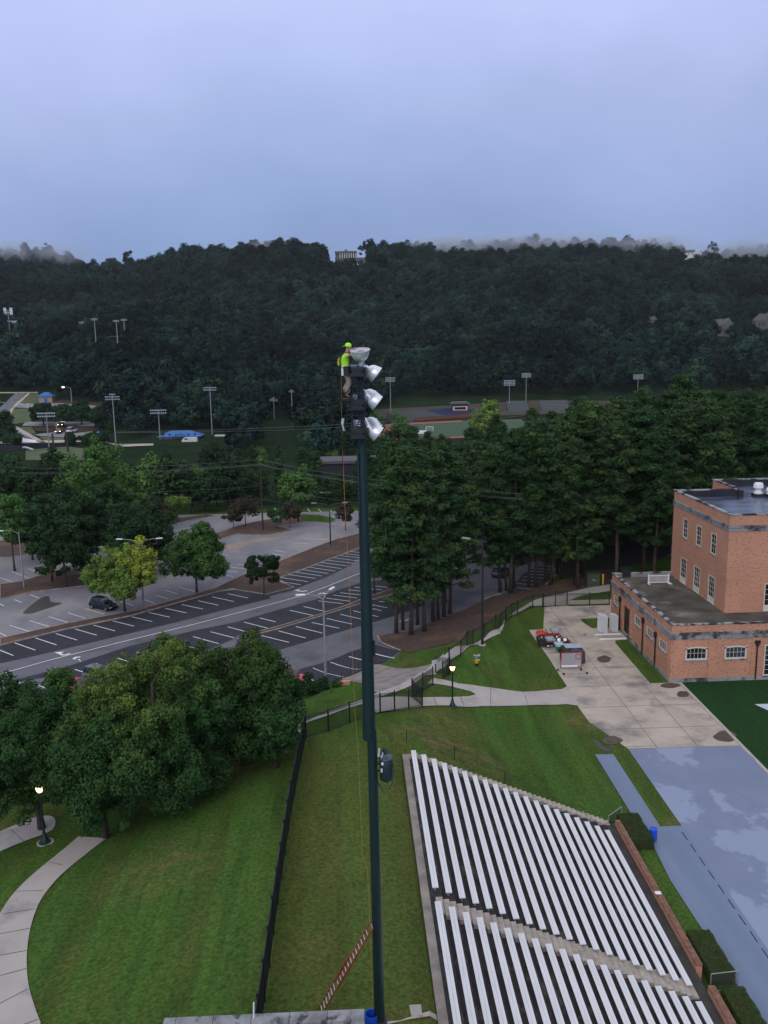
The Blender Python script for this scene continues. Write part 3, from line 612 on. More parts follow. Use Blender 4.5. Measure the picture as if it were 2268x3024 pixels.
# ground cover sheets over the playing field
sheet = W((24.87, 73.0), (35.24, 72.95), (35.24, 34), (24.95, 34), (24.87, 60.1))
drape('field_cover', [sheet], M_tarp, .05)
track = W((21.55, 72.2), (23.2, 72.1), (23.22, 60.1), (24.87, 60.1), (24.95, 34), (21.7, 34), (21.72, 46), (21.52, 53.4), (21.75, 57), (21.9, 59.2), (21.6, 60.5))
drape('track_cover', [track], M_tarp2, .055)
drape('field_marking', [W((40.8, 81.85), (60, 81.7), (60, 76), (43.5, 76), (42.6, 77.5))], mat('white_field_paint', (.50, .55, .66), .8), .05)
DS = MB(); y = 59.2
for k in range(18):
    stripe(DS, [(24.58, y), (24.58, y - 1.05)], .07, .065); y -= 1.62
fin(DS.build('cover_slots', mat('slot', (.012, .015, .03), .8)), kind='structure')
# dirt strip edge between covers
drape('bare_soil', [smooth_poly(gp(B3, (590, 590), (620, 600), (660, 640), (700, 645), (690, 665), (640, 655), (600, 620)), 3)], M_stain, .03)

# ---------------- far ground features
FY = -8
drape('sports_field', [W((28, 412), (92, 428), (150, 470), (150, 505), (33, 489), (20, 470))], M_turf, .3)
drape('running_track', [W((14, 405), (30, 405), (100, 420), (175, 465), (175, 512), (33, 494), (16, 484))], M_track, .15)
drape('running_track', [gp(Z7, (200, 572), (640, 552), (640, 566), (205, 590))], M_track, .4)
drape('clay_bank', [W((10, 520), (150, 535), (190, 560), (190, 600), (130, 608), (20, 592), (-8, 560))], M_bank, .3)
rd = gp(Z6, (185, 1108), (310, 1106), (240, 1190), (150, 1280), (60, 1380), (70, 1420), (130, 1490), (260, 1580), (420, 1660), (500, 1700), (290, 1700), (180, 1600), (100, 1510), (30, 1440), (-60, 1330), (60, 1230))
drape('far_road', [rd], M_asph_lane, .3)
drape('far_lot', [gp(Z6, (200, 1240), (430, 1232), (560, 1225), (800, 1235), (1100, 1260), (1390, 1285), (1350, 1325), (1050, 1300), (600, 1270), (400, 1290), (180, 1282))], M_asph_old, .3)
drape('far_lot', [gp(Z6, (300, 1440), (380, 1450), (600, 1450), (1100, 1450), (1100, 1500), (700, 1500), (380, 1500), (260, 1495))], M_asph_old, .3)
drape('far_lot', [gp(Z6, (380, 1600), (640, 1570), (900, 1580), (1080, 1560), (1060, 1600), (1000, 1640), (700, 1630), (480, 1618))], M_asph_old, .3)
drape('far_pavement', [gp(Z6, (330, 1110), (350, 1118), (160, 1300), (110, 1400), (40, 1395), (180, 1240)), gp(Z6, (100, 1470), (150, 1480), (330, 1580), (540, 1690), (500, 1700), (300, 1610), (170, 1530)), gp(Z6, (0, 1105), (440, 1102), (440, 1112), (0, 1118)), gp(A1, (0, 1360), (300, 1352), (560, 1350), (700, 1372), (760, 1376), (940, 1372), (940, 1384), (760, 1392), (600, 1360), (0, 1374))], M_conc, .35)
drape('far_verge', [gp(Z6, (300, 1120), (450, 1118), (470, 1215), (430, 1238), (190, 1238)), gp(Z6, (150, 1300), (390, 1290), (400, 1400), (340, 1450), (160, 1478), (80, 1420)), gp(Z6, (220, 1510), (370, 1508), (420, 1585), (300, 1600)), gp(Z6, (450, 1625), (700, 1635), (900, 1640), (1000, 1670), (700, 1680), (540, 1680)), gp(Z6, (300, 1770), (780, 1740), (1300, 1800), (1400, 1790), (1400, 1900), (300, 1900))],
      mat('far_grass', (.085, .105, .045), .9, (.06, .085, .035), .1), .32)
drape('far_mulch', [gp(Z6, (380, 1505), (1050, 1505), (1180, 1540), (1080, 1560), (900, 1575), (640, 1568), (430, 1560)), gp(Z6, (640, 1190), (1400, 1240), (1390, 1284), (1100, 1258), (640, 1225))], mat('far_mulch', (.05, .032, .026), .95), .33)
CW_ = MB()
for k in range(5):
    q = gp(Z6, (270 + 33 * k, 1645 + 5 * k), (285 + 33 * k, 1690 + 2 * k)); stripe(CW_, q, 1.2, .45, 3)
for a, b in (((235, 1245), (270, 1246)), ((305, 1248), (340, 1248)), ((1262, 1322), (1300, 1305)), ((210, 1600), (230, 1630))): stripe(CW_, gp(Z6, a, b), 1.2, .45, 3)
fin(CW_.build('crosswalk_paint', M_paint), kind='structure')
# ================================================================== BLEACHERS
def tread(i): return 7.0 - ROWZ * i - .43
fx0 = BX0 - .5
bt = empty('concrete_bleachers', (fx0, 43, 0), 'stained concrete bleacher terrace stepping down from the lawn to the field', 'bleachers')
tb = MB(bt.location)
for i in range(20):
    x0 = fx0 + .12 + ROWX * i
    tb.box((x0, 25, tread(i) - 1.2), (x0 + ROWX, 59.75, tread(i)))
tb.build('terrace', mat('dark_concrete', (.050, .047, .048), .9, (.024, .023, .025), 1.3, detail=6, bump=.3, bscale=8, col3=(.12, .105, .095), scale3=.6, c3=(.56, .7)), bt)
tb = MB(bt.location); tb.box((fx0 - .32, 25, 5.2), (fx0 + .15, 60.45, 6.63)); tb.box((fx0 + .15, 59.77, 5.2), (fx0 + .5, 60.45, 6.63))
for y in np.arange(27, 60, 3.05): pass
tb.build('edge_slab', M_conc_dark, bt)
def stair(nm, y0, y1, m):
    s = MB(bt.location)
    for i in range(20):
        for k in range(2):
            x0 = fx0 + .45 + ROWX * i + k * ROWX / 2
            s.box((x0, y0, tread(i) - 1.3), (x0 + ROWX / 2 + .002, y1, tread(i) + .10 - k * ROWZ / 2 + .02))
    s.build(nm, m, bt)
M_stair = mat('pale_step_concrete', (.42, .375, .33), .85, (.26, .23, .205), 1.6, detail=6, bump=.2, bscale=9)
stair('aisle_stair', 41.75, 43.15, M_stair); stair('side_stair', 59.77, 60.5, M_stair)
ledge = MB(bt.location); ledge.box((18.9, 25, -.3), (19.52, 59.75, tread(19) - .02)); ledge.build('bottom_walkway', mat('damp_concrete', (.055, .052, .05), .8, (.035, .033, .032), 1.2), bt)
bench_mesh = {}
def bench(i, y0, y1, sect):
    x = BX0 + ROWX * i; z = 7.0 - ROWZ * i; L = y1 - y0
    lab = ('first (topmost)', 'second', 'third', 'fourth', 'fifth', 'sixth', 'seventh', 'eighth', 'ninth', 'tenth', 'eleventh', 'twelfth', 'thirteenth', 'fourteenth', 'fifteenth', 'sixteenth', 'seventeenth', 'eighteenth', 'nineteenth', 'twentieth')[i]
    e = empty('bleacher_bench', (x, y0, z), f'silver aluminium bench, {lab} row down, {sect} aisle stairs', 'bench', 'benches ' + sect + ' bleacher aisle')
    if sect not in bench_mesh:
        p = MB(); p.box((-.175, 0, -.045), (-.005, L, 0)); p.box((.005, 0, -.045), (.175, L, 0)); p.box((-.175, -.02, -.06), (.175, 0, .004)); p.box((-.175, L, -.06), (.175, L + .02, .004))
        s = MB()
        n = int(L / 1.8); s.box((-.03, .3, -.44), (.03, L - .3, -.40))
        for k in range(n + 1):
            y = .3 + (L - .6) * k / n
            s.box((-.05, y - .03, -.45), (.05, y + .03, -.06)); s.box((-.17, y - .03, -.075), (.17, y + .03, -.047))
        a = p.build('seat', M_alu, e); b = s.build('bracket', M_galv, e); bench_mesh[sect] = (a.data, b.data)
    else:
        for nm, me in zip(('seat', 'bracket'), bench_mesh[sect]):
            o = bpy.data.objects.new(nm, me); COL.objects.link(o); o.parent = e
for i in range(20): bench(i, 43.6 - (.9 * i / 19), 60.15 - (1.9 * i / 19) if False else 59.2, 'above the')
# far ends step back a little row by row
k = 0
for o in list(COL.objects):
    if o.name.startswith('bleacher_bench'):
        ymin = 43.6 - .062 * k; y1 = 60.25 - .1 * k; o.location.y = ymin; o.scale.y = (y1 - ymin) / (59.2 - 43.6); k += 1
for i in range(20): bench(i, 24.5, 42.25 - .062 * i if False else 41.3, 'below the')
k = 0
for o in list(COL.objects):
    if o.name.startswith('bleacher_bench') and o['label'].endswith('below the aisle stairs'):
        o.location.y = 24.5 + 1.0 - .062 * k; k += 1

# chain link rail on the north side of the bleachers
def post(mb, q, z0, z1, r=.035): mb.tube([(q[0], q[1], z0), (q[0], q[1], z1)], r, 8)
pts = [(3.85, 62.7), (7.52, 62.0), (11.33, 61.3), (14.99, 60.7), (19.05, 59.9)]
rf = empty('guard_rail', (3.85, 62.7, h(3.85, 62.7)), 'thin black rail fence stepping down beside the bleachers', 'railing')
for q in pts:
    z = float(h(*q)); s = MB(rf.location); post(s, q, z - .2, z + 1.07, .03); s.build('post', M_black, rf)
s = MB(rf.location)
for off in (1.05, .55, .12):
    s.tube([(q[0], q[1], float(h(*q)) + off) for q in pts], .022 if off > 1 else .006, 6)
for a, b in zip(pts[:-1], pts[1:]):
    for k in range(0, 30):
        t = k / 30; x, y = a[0] + (b[0] - a[0]) * t, a[1] + (b[1] - a[1]) * t; z = float(h(a[0], a[1])) * (1 - t) + float(h(b[0], b[1])) * t
        s.tube([(x, y, z + .1), (x + .08, y, z + 1.04)], .003, 4, False)
s.build('rail', M_black, rf)

# brick retaining wall at the foot of the bleachers, in two runs
def brick_wall(x0, x1, y0, y1, z1, label):
    e = empty('brick_retaining_wall', ((x0 + x1) / 2, y0, 0), label, 'wall', 'retaining walls below the bleachers')
    s = MB(e.location); s.box((x0, y0, -.4), (x1, y1, z1)); s.build('brickwork', M_brick, e)
    s = MB(e.location); n = int((y1 - y0 + .04) / .115)
    for k in range(n):
        y = y0 - .02 + k * .115; s.box((x0 - .02, y, z1), (x1 + .02, y + .105, z1 + .065))
    s.build('coping', M_cap, e)
M_cap = mat('brick_coping', (.24, .125, .09), .8, (.15, .075, .055), 3.2, contrast=(.4, .6))
brick_wall(19.53, 19.88, 43.95, 59.7, .95, 'long brick wall between bleacher foot and grass strip, near blue barrel')
brick_wall(19.53, 19.88, 30, 42.3, .95, 'shorter brick wall by the hedge at the bottom right corner')
s = MB(); q = P(B6(985, 441), 1.02); s.box((q[0] - .2, q[1] - .16, 1.022), (q[0] + .2, q[1] + .16, 1.035)); fin(s.build('paper_sheet', M_white), 'small white sheet lying on top of the brick wall', 'paper')

# small chain-link gates
def link_gate(a, b, z0, hh, label, cat='gate'):
    e = empty('chain_link_gate', (a[0], a[1], z0), label, cat, 'small gates at the bleacher wall')
    s = MB(e.location); A = Vector((a[0], a[1], z0)); B = Vector((b[0], b[1], z0)); U = Vector((0, 0, hh))
    for p, q in ((A, A + U), (B, B + U), (A, B), (A + U, B + U)): s.tube([p + Vector((0, 0, .05)), q + Vector((0, 0, .05))], .03, 8)
    s.build('gate_frame', M_galv, e)
    s = MB(e.location); n = 22
    for k in range(-n, n):
        for sg in (1, -1):
            ts = [(k + j * .5) / n * 2 for j in (0,)]
            x0 = k / n; x1 = x0 + sg * hh / (B - A).length
            c0, c1 = max(0, min(1, x0)), max(0, min(1, x1))
            if x1 == x0: continue
            f0, f1 = (c0 - x0) / (x1 - x0), (c1 - x0) / (x1 - x0)
            if f1 - f0 < .02: continue
            s.tube([A.lerp(B, c0) + U * f0 + Vector((0, 0, .05)), A.lerp(B, c1) + U * f1 + Vector((0, 0, .05))], .005, 4, False)
    s.build('wire_mesh', M_black, e)
link_gate((19.1, 59.95), (20.5, 61.2), .1, 1.05, 'small open wire gate at the upper end of the brick wall')
link_gate((19.95, 42.9), (21.6, 43.05), .02, 1.15, 'dark wire mesh gate closing the gap between two brick walls')

# ================================================================== FENCES
def picket_fence(pts, hh, label, group, gap=.115, posts=True, m=None, org=None, cap=True, pr=.055, bar=.014, name='picket_fence', step=2.4, zoff=0.):
    m = m or M_black
    P3 = [(p[0], p[1], float(h(p[0], p[1])) + zoff) for p in pts]
    e = empty(name, P3[0], label, 'fence', group)
    q = resample(pts, step)
    Q = [(p[0], p[1], float(h(p[0], p[1])) + zoff) for p in q]
    for p in Q:
        s = MB(e.location); s.box((p[0] - pr, p[1] - pr, p[2] - .3), (p[0] + pr, p[1] + pr, p[2] + hh + .12))
        if cap: s.lathe([(.06, 0), (.07, .03), (.0, .12)], (p[0], p[1], p[2] + hh + .12), 8)
        s.build('post', m, e)
    for a, b in zip(Q[:-1], Q[1:]):
        s = MB(e.location); A, B = Vector(a), Vector(b); L = (B - A).length
        for z in (.15, hh - .2, hh): s.bar(A + Vector((0, 0, z)), B + Vector((0, 0, z)), .045, .045)
        n = max(1, int(L / gap)); d = (B - A).normalized()
        for k in range(1, n):
            c = A.lerp(B, k / n); s.box((c.x - bar, c.y - bar, c.z + .06), (c.x + bar, c.y + bar, c.z + hh + .02))
        s.build('picket_panel', m, e)
    return e
g2 = lambda f, *p: [tuple(G(f(*q))[:2]) for q in p]
cor = (-4.1, 65.1)
picket_fence([(-4.65, 24), (-4.55, 40), (-4.4, 52), cor], 2.15, 'long black picket fence running up the lawn left of the light pole', 'black fences', gap=.085, bar=.017)
far1 = g2(B2, (560, 540), (690, 490), (965, 415), (1135, 385))
picket_fence([cor] + far1, 1.85, 'black picket fence curving along the path to the lamp post', 'black fences')
gq = g2(Z1, (535, 1140), (370, 1000), (545, 900), (710, 795))
picket_fence(gq, 1.85, 'black picket fence bending around the small grass island', 'black fences')
gq2 = g2(Z1, (870, 695), (985, 620), (972, 450))
picket_fence(gq2, 1.85, 'short black picket fence beside the open walkway gate', 'black fences')
gl = g2(Z1, (985, 620), (752, 600))
e = picket_fence(gl, 1.8, 'open black gate leaf with white banner on top', 'black fences', name='fence_gate', step=1.3)
a, b = G(Z1(752, 600)), G(Z1(985, 620))
s = MB(e.location); top0, top1 = YD(Z1(692, 400), a[1] - 1), YD(Z1(888, 285), a[1] + 1)
bv = []
for k in range(9):
    t = k / 8; c = top0 * (1 - t) + top1 * t; c[2] -= .18 * math.sin(math.pi * t); bv += [c + [0, 0, .05], c - [0, 0, .42], c - [0, -.02, .42], c + [0, .02, .05]]
s.add(bv, [(4 * i + j, 4 * i + (j + 1) % 4, 4 * i + 4 + (j + 1) % 4, 4 * i + 4 + j) for i in range(8) for j in range(4)])
s.build('banner', M_white, e)
run = g2(Z1, (972, 450), (1165, 320), (1365, 130)) + g2(A5, (1515, 1212), (1583, 1160), (1648, 1110)) + g2(A6, (52, 1110), (125, 1065), (218, 1025), (278, 1020))
picket_fence(run, 1.85, 'long black mesh fence along the pine straw bank', 'black fences', gap=.16, bar=.008, step=3.0)
picket_fence([(26.76, 116.6), (30.2, 117.0)], 1.8, 'closed black double gate across the service drive', 'black fences', name='fence_gate', step=1.8)
picket_fence([(30.2, 117.0), (33.4, 116.9), (36.2, 116.8)], 1.8, 'black picket fence between the drive gate and brick building', 'black fences')

# low rail in front of the apron (rusty posts with chain)
cr = empty('chain_rail', G(B2(640, 230)), 'rust red posts linked by a sagging chain beside the apron', 'railing')
cpnts = [G(B2(*q)) for q in ((640, 228), (695, 200), (745, 170), (845, 118))]
for q in cpnts:
    s = MB(cr.location); s.tube([(q[0], q[1], q[2] - .2), (q[0], q[1], q[2] + 1.0)], .06, 8); s.build('post', mat('rust_red', (.13, .035, .03), .7) if 'rust_red' not in bpy.data.materials else bpy.data.materials['rust_red'], cr)
s = MB(cr.location)
for a, b in zip(cpnts[:-1], cpnts[1:]):
    s.tube([tuple(a * (1 - t) + b * t + np.array([0, 0, .9 - .35 * math.sin(math.pi * t)])) for t in np.linspace(0, 1, 8)], .025, 6)
s.build('chain', bpy.data.materials['rust_red'], cr)
s = MB(); q = G(B2(640, 255)); s.box((q[0] - .2, q[1] - .3, q[2] - .3), (q[0] + .9, q[1] + .1, q[2] + .5)); fin(s.build('brick_pier', M_brick), 'low brick end pier of the loading apron', 'pier')

# ================================================================== BUILDING
def wall_open(mb, plane, c, u0, u1, z0, z1, holes, depth=.14, out=-1, arch=None):
    """wall face in plane axis=plane at coordinate c, rectangular openings with reveals going inwards"""
    us = sorted({u0, u1, *[v for q in holes for v in (q[0], q[1])]}); zs = sorted({z0, z1, *[v for q in holes for v in (q[2], q[3])]})
    mk = (lambda u, z, d: (c + d, u, z)) if plane == 0 else (lambda u, z, d: (u, c + d, z))
    for a, b in zip(us[:-1], us[1:]):
        for e_, f_ in zip(zs[:-1], zs[1:]):
            um, zm = (a + b) / 2, (e_ + f_) / 2
            if any(q[0] < um < q[1] and q[2] < zm < q[3] for q in holes): continue
            mb.add([mk(a, e_, 0), mk(b, e_, 0), mk(b, f_, 0), mk(a, f_, 0)], [(0, 1, 2, 3)])
    for q in holes:
        a, b, e_, f_ = q
        for (p, r) in (((a, e_), (a, f_)), ((b, e_), (b, f_)), ((a, e_), (b, e_)), ((a, f_), (b, f_))):
            mb.add([mk(*p, 0), mk(*r, 0), mk(*r, depth), mk(*p, depth)], [(0, 1, 2, 3)])
def window(parent, plane, c, u0, u1, z0, z1, nu, nz, depth=.07, panel=0., arch=0., label=None, name='window', fw=.11, mid=True):
    """frame with muntins and dark panes set into an opening"""
    mk = (lambda u, z, d: (c + d, u, z)) if plane == 0 else (lambda u, z, d: (u, c + d, z))
    def bx(s, a, b, e_, f_, d0, d1): s.box(mk(a, e_, d0), mk(b, f_, d1))
    s = MB(parent.location)
    bx(s, u0, u0 + fw, z0, z1, -.02, .12); bx(s, u1 - fw, u1, z0, z1, -.02, .12); bx(s, u0 + fw, u1 - fw, z0, z0 + fw, -.02, .12)
    g0 = z0 + fw
    if panel: bx(s, u0 + fw, u1 - fw, z0 + fw, z0 + panel, .03, .10); g0 = z0 + panel
    if arch:
        n = 10; zt = lambda u: z1 - arch * (2 * (u - (u0 + u1) / 2) / (u1 - u0)) ** 2
        for k in range(n):
            a, b = u0 + (u1 - u0) * k / n, u0 + (u1 - u0) * (k + 1) / n
            o_ = [(a, zt(a) - fw), (b, zt(b) - fw), (b, zt(b)), (a, zt(a))]
            s.add([mk(*p, -.02) for p in o_] + [mk(*p, .12) for p in o_], [(0, 1, 2, 3), (4, 7, 6, 5), (0, 4, 5, 1), (1, 5, 6, 2), (2, 6, 7, 3), (3, 7, 4, 0)])
    else: bx(s, u0 + fw, u1 - fw, z1 - fw, z1, -.02, .12)
    for k in range(1, nu):
        u = u0 + fw + (u1 - u0 - 2 * fw) * k / nu; bx(s, u - .016, u + .016, g0, z1 - fw - arch * .15, .035, .075)
    for k in range(1, nz):
        z = g0 + (z1 - fw - g0) * k / nz; w = .035 if (mid and k == nz // 2 and nz > 3) else .016; bx(s, u0 + fw, u1 - fw, z - w, z + w, .034, .078)
    fr = s.build(name, M_cream, parent)
    if label: fr['label'] = label
    g = MB(parent.location); bx(g, u0 + fw * .5, u1 - fw * .5, g0 - .01, z1 - fw * .5 - arch * .3, .06, .10); g.build('pane', M_glass, fr)
    sl = MB(parent.location); bx(sl, u0 - .08, u1 + .08, z0 - .12, z0 - .002, -.10, .10); sl.build('sill', M_stone, fr)
    return fr
M_cream = mat('cream_frame', (.66, .62, .54), .5, (.60, .56, .48), 2)
M_stone = mat('limestone_band', (.32, .33, .34), .8, (.20, .205, .215), .7, detail=6, bump=.15, bscale=8, col3=(.055, .053, .052), scale3=.45, c3=(.52, .60))
M_stone_d = mat('sooty_coping', (.30, .31, .325), .85, (.030, .029, .028), .6, detail=7, contrast=(.46, .54), bump=.2, bscale=8)
M_roof = mat('lichen_roof', (.10, .09, .074), .95, (.042, .039, .033), .35, detail=7, bump=.2, bscale=6, col3=(.19, .185, .165), scale3=.22, c3=(.53, .68))
M_roof2 = mat('wet_membrane_roof', (.085, .105, .16), .2, (.018, .022, .04), .8, detail=7, stretch=(.35, 1.6, 1), spec=.5, contrast=(.46, .56))
M_memb = mat('black_membrane', (.018, .020, .026), .5, (.03, .033, .042), 1)
LX, LY, LY1, UX, UY, UY1 = 34.35, 88.35, 109.9, 42.37, 93.6, 110.4
EX = 62.0
bd = empty('brick_building', (LX, LY, 0), 'red brick building with flat roofs, lower wing in front of a taller block', 'building')
def hole_l(*q): return q
wl_ = [(106.76, 108.75, 2.87, 3.97), (98.15, 100.4, 2.87, 3.97), (93.9, 96.05, 2.87, 3.97), (89.65, 91.9, 2.87, 3.97), (102.4, 104.7, .15, 3.85)]
wf_ = [(35.98, 38.38, 2.5, 4.0), (40.33, 42.75, 2.5, 4.0), (44.75, 46.9, .45, 4.0)]
s = MB(bd.location)
wall_open(s, 0, LX, LY, LY1, .42, 6.48, wl_)
wall_open(s, 1, LY, LX, EX, .42, 6.48, wf_)
s.box((LX + .02, LY1 - .3, .42), (UX, LY1, 6.48)) if False else wall_open(s, 1, LY1, LX, UX, 0, 5.9, [])
# parapet thickness
s.box((LX + .003, LY + .003, 4.9), (LX + .33, LY1, 6.48)); s.box((LX + .33, LY + .003, 5.0), (EX, LY + .33, 6.48))
s.build('wall', M_brick, bd)
for y in (109.2, 106.45, 105.3, 101.7, 97.7, 96.5, 93.35, 92.3, 89.0):
    s = MB(bd.location); s.box((LX - .07, y - .24, .42), (LX + .02, y + .24, 4.88)); s.build('brick_pier', M_brick, bd)
for x in (35.2, 39.35, 43.9, 48.2):
    s = MB(bd.location); s.box((x - .55 if x < 36 else x - .85 if x < 43 else x - .6, LY - .07, .42), (x + .6 if x < 36 else x + .85 if x < 43 else x + .6, LY + .02, 4.88)); s.build('brick_pier', M_brick, bd)
s = MB(bd.location); s.box((LX - .10, LY - .10, -.1), (LX + .3, LY1, .42)); s.box((LX + .3, LY - .10, -.1), (EX, LY + .3, .418)); s.build('plinth', M_stone, bd)
s = MB(bd.location)
for d, z0, z1 in ((.10, 4.89, 5.45), (.18, 5.45, 5.67)):
    s.box((LX - d, LY - d, z0), (LX + .02, LY1, z1)); s.box((LX + .02, LY - d, z0), (EX, LY + .02, z1))
s.build('stone_band', M_stone, bd)
s = MB(bd.location)
for y in np.arange(LY + .3, LY1 - .2, .62): s.box((LX - .07, y, 6.48), (LX + .40, y + .6, 6.62 + random.uniform(-.012, .02)))
for x in np.arange(LX - .07, EX, .9): s.box((x, LY - .07, 6.48), (x + .885, LY + .30, 6.61 + random.uniform(-.01, .02)))
for x0, x1 in ((LX - .07, 35.6), (36.75, UX - .02)): s.box((x0, LY1 - .3, 6.48), (x1, LY1 + .1, 6.62))
s.build('coping', M_stone_d, bd)
s = MB(bd.location); s.box((LX + .33, LY1 - .28, 6.0), (35.6, LY1, 6.48)); s.box((36.75, LY1 - .28, 6.0), (UX - .01, LY1, 6.48)); s.build('parapet', mat('grey_render', (.25, .245, .235), .9, (.17, .165, .16), 1.2), bd)
s = MB(bd.location); s.box((LX + .33, LY + .33, 5.8), (EX, UY, 6.02)); s.box((LX + .33, UY, 5.8), (UX, LY1 - .28, 6.02)); s.build('lower_roof', M_roof, bd)
for (u0, u1, z0, z1) in wl_[:4]: window(bd, 0, LX, u0, u1, z0, z1, 3, 3, mid=False)
for (u0, u1, z0, z1) in wf_[:2]: window(bd, 1, LY, u0, u1, z0, z1, 5, 2, arch=.16, label='wide arched window in the front wall', fw=.16)
window(bd, 1, LY, 44.75, 46.9, .45, 4.0, 3, 6, name='glazed_door')
# brick infill above the arched heads
s = MB(bd.location)
for (u0, u1, z0, z1) in wf_[:2]:
    for k in range(10):
        a, b = u0 + (u1 - u0) * k / 10, u0 + (u1 - u0) * (k + 1) / 10; zt = lambda u: z1 - .16 * (2 * (u - (u0 + u1) / 2) / (u1 - u0)) ** 2
        s.add([(a, LY, zt(a)), (b, LY, zt(b)), (b, LY, z1 + .001), (a, LY, z1 + .001)], [(0, 1, 2, 3)])
s.build('arch_brick', M_brick, bd)
s = MB(bd.location); s.box((LX + .10, 102.4, .15), (LX + .16, 104.7, 3.85)); 
dr = s.build('door', mat('door_paint', (.030, .018, .015), .5), bd)
s = MB(bd.location); s.tube([(LX + .07, 102.75, 1.1), (LX + .07, 102.75, 1.4)], .02, 6); s.build('handle', M_galv, dr)
def downpipe(x, y, z1, ax):
    s = MB(bd.location); d = (-.14, 0) if ax == 0 else (0, -.14)
    cx, cy = x + d[0], y + d[1]
    s.box((cx - .06, cy - .06, .1), (cx + .06, cy + .06, z1)); s.box((cx - .16, cy - .14, z1), (cx + .16, cy + .13, z1 + .28)); s.prism([(-.28 + cx if ax else -.14 + cx, z1 + .28), (.28 + cx if ax else .12 + cx, z1 + .28), (.28 + cx if ax else .12 + cx, z1 + .62), (-.28 + cx if ax else -.14 + cx, z1 + .62)], 1, cy - (.14 if ax else .28), cy + (.12 if ax else .28))
    for z in (1.2, 2.6): s.box((cx - .10, cy - .07, z), (cx + .10, cy + .09, z + .06))
    s.build('downpipe', bpy.data.materials.get('brown_pipe') or mat('brown_pipe', (.030, .017, .014), .5), bd)
downpipe(LX, 105.9, 3.9, 0); downpipe(LX, 97.1, 3.9, 0); downpipe(LX, 92.8, 3.6, 0); downpipe(43.85, LY, 3.95, 1)
# tall block
wu = [(105.4, 106.9, 12.0, 14.5), (101.1, 102.6, 12.0, 14.5), (96.75, 98.25, 12.0, 14.5), (105.15, 107.1, 6.08, 9.35), (100.85, 102.75, 6.08, 9.35), (96.5, 98.35, 6.08, 9.35)]
s = MB(bd.location)
wall_open(s, 0, UX, UY, UY1, 5.9, 17.38, wu); wall_open(s, 1, UY, UX, EX, 5.9, 17.38, [(46.88, 48.6, 6.08, 9.4), (52.5, 54.2, 6.08, 9.4)])
s.box((UX + .003, UY + .003, 16.3), (UX + .35, UY1, 17.38)); s.box((UX + .35, UY + .003, 16.3), (EX, UY + .35, 17.38)); s.box((UX + .35, UY1 - .35, 16.3), (51.1, UY1 - .003, 17.38))
wall_open(s, 1, UY1, UX, 50.75, 0, 16.3, [])
wall_open(s, 0, 50.75, UY1, 118.2, 5.9, 17.38, []); wall_open(s, 1, 118.2, 50.75, EX, 0, 17.38, [])
s.box((50.753, UY1, 16.3), (51.1, 118.197, 17.38)); s.box((51.1, 117.85, 16.3), (EX, 118.197, 17.38))
wall_open(s, 1, UY1, UX, 50.75, 16.3, 17.38, [])
s.build('wall', M_brick, bd)
s = MB(bd.location)
for d, z0, z1 in ((.08, 15.57, 15.98), (.16, 15.98, 16.22)):
    s.box((UX - d, UY - d, z0), (UX + .02, UY1, z1)); s.box((UX + .02, UY - d, z0), (EX, UY + .02, z1))
s.build('stone_band', M_stone, bd)
s = MB(bd.location)
for y in np.arange(UY + .3, UY1 - .3, .7): s.box((UX - .06, y, 17.38), (UX + .42, y + .685, 17.53 + random.uniform(-.01, .02)))
for x in np.arange(UX - .06, EX, .9): s.box((x, UY - .06, 17.38), (x + .885, UY + .40, 17.53 + random.uniform(-.01, .02)))
s.box((UX, UY1 - .38, 17.38), (51.15, UY1 + .05, 17.53)); s.box((50.7, UY1 + .05, 17.381), (51.15, 118.25, 17.535)); s.box((51.15, 117.8, 17.38), (EX, 118.25, 17.53))
s.build('coping', M_stone_d, bd)
s = MB(bd.location); s.box((UX + .35, UY + .35, 16.2), (EX, UY1 - .36, 16.62)); s.box((51.1, UY1 - .36, 16.2), (EX, 117.85, 16.62)); s.build('upper_roof', M_roof2, bd)
s = MB(bd.location); s.box((UX + .36, UY1 - .40, 16.6), (51.2, UY1 - .352, 17.37)); s.box((51.1, UY1 - .352, 16.6), (51.15, 117.8, 17.37)); s.box((51.15, 117.78, 16.6), (EX, 117.845, 17.37)); s.box((50.6, UY1 - .9, 16.6), (51.2, UY1 - .4, 17.36)); s.build('roof_flashing', M_memb, bd)
s = MB(bd.location); s.box((60, 117.9, 17.5), (EX, 120, 18.6)); s.build('stair_tower', M_brick, bd)
for q in wu[:3]: window(bd, 0, UX, *q, 2, 4)
for q in wu[3:]: window(bd, 0, UX, *q, 3, 4, panel=.75, name='french_door', mid=False)
window(bd, 1, UY, 46.88, 48.6, 6.08, 9.4, 3, 4, panel=.75, name='french_door', mid=False)
window(bd, 1, UY, 52.5, 54.2, 6.08, 9.4, 3, 4, panel=.75, name='french_door', mid=False)
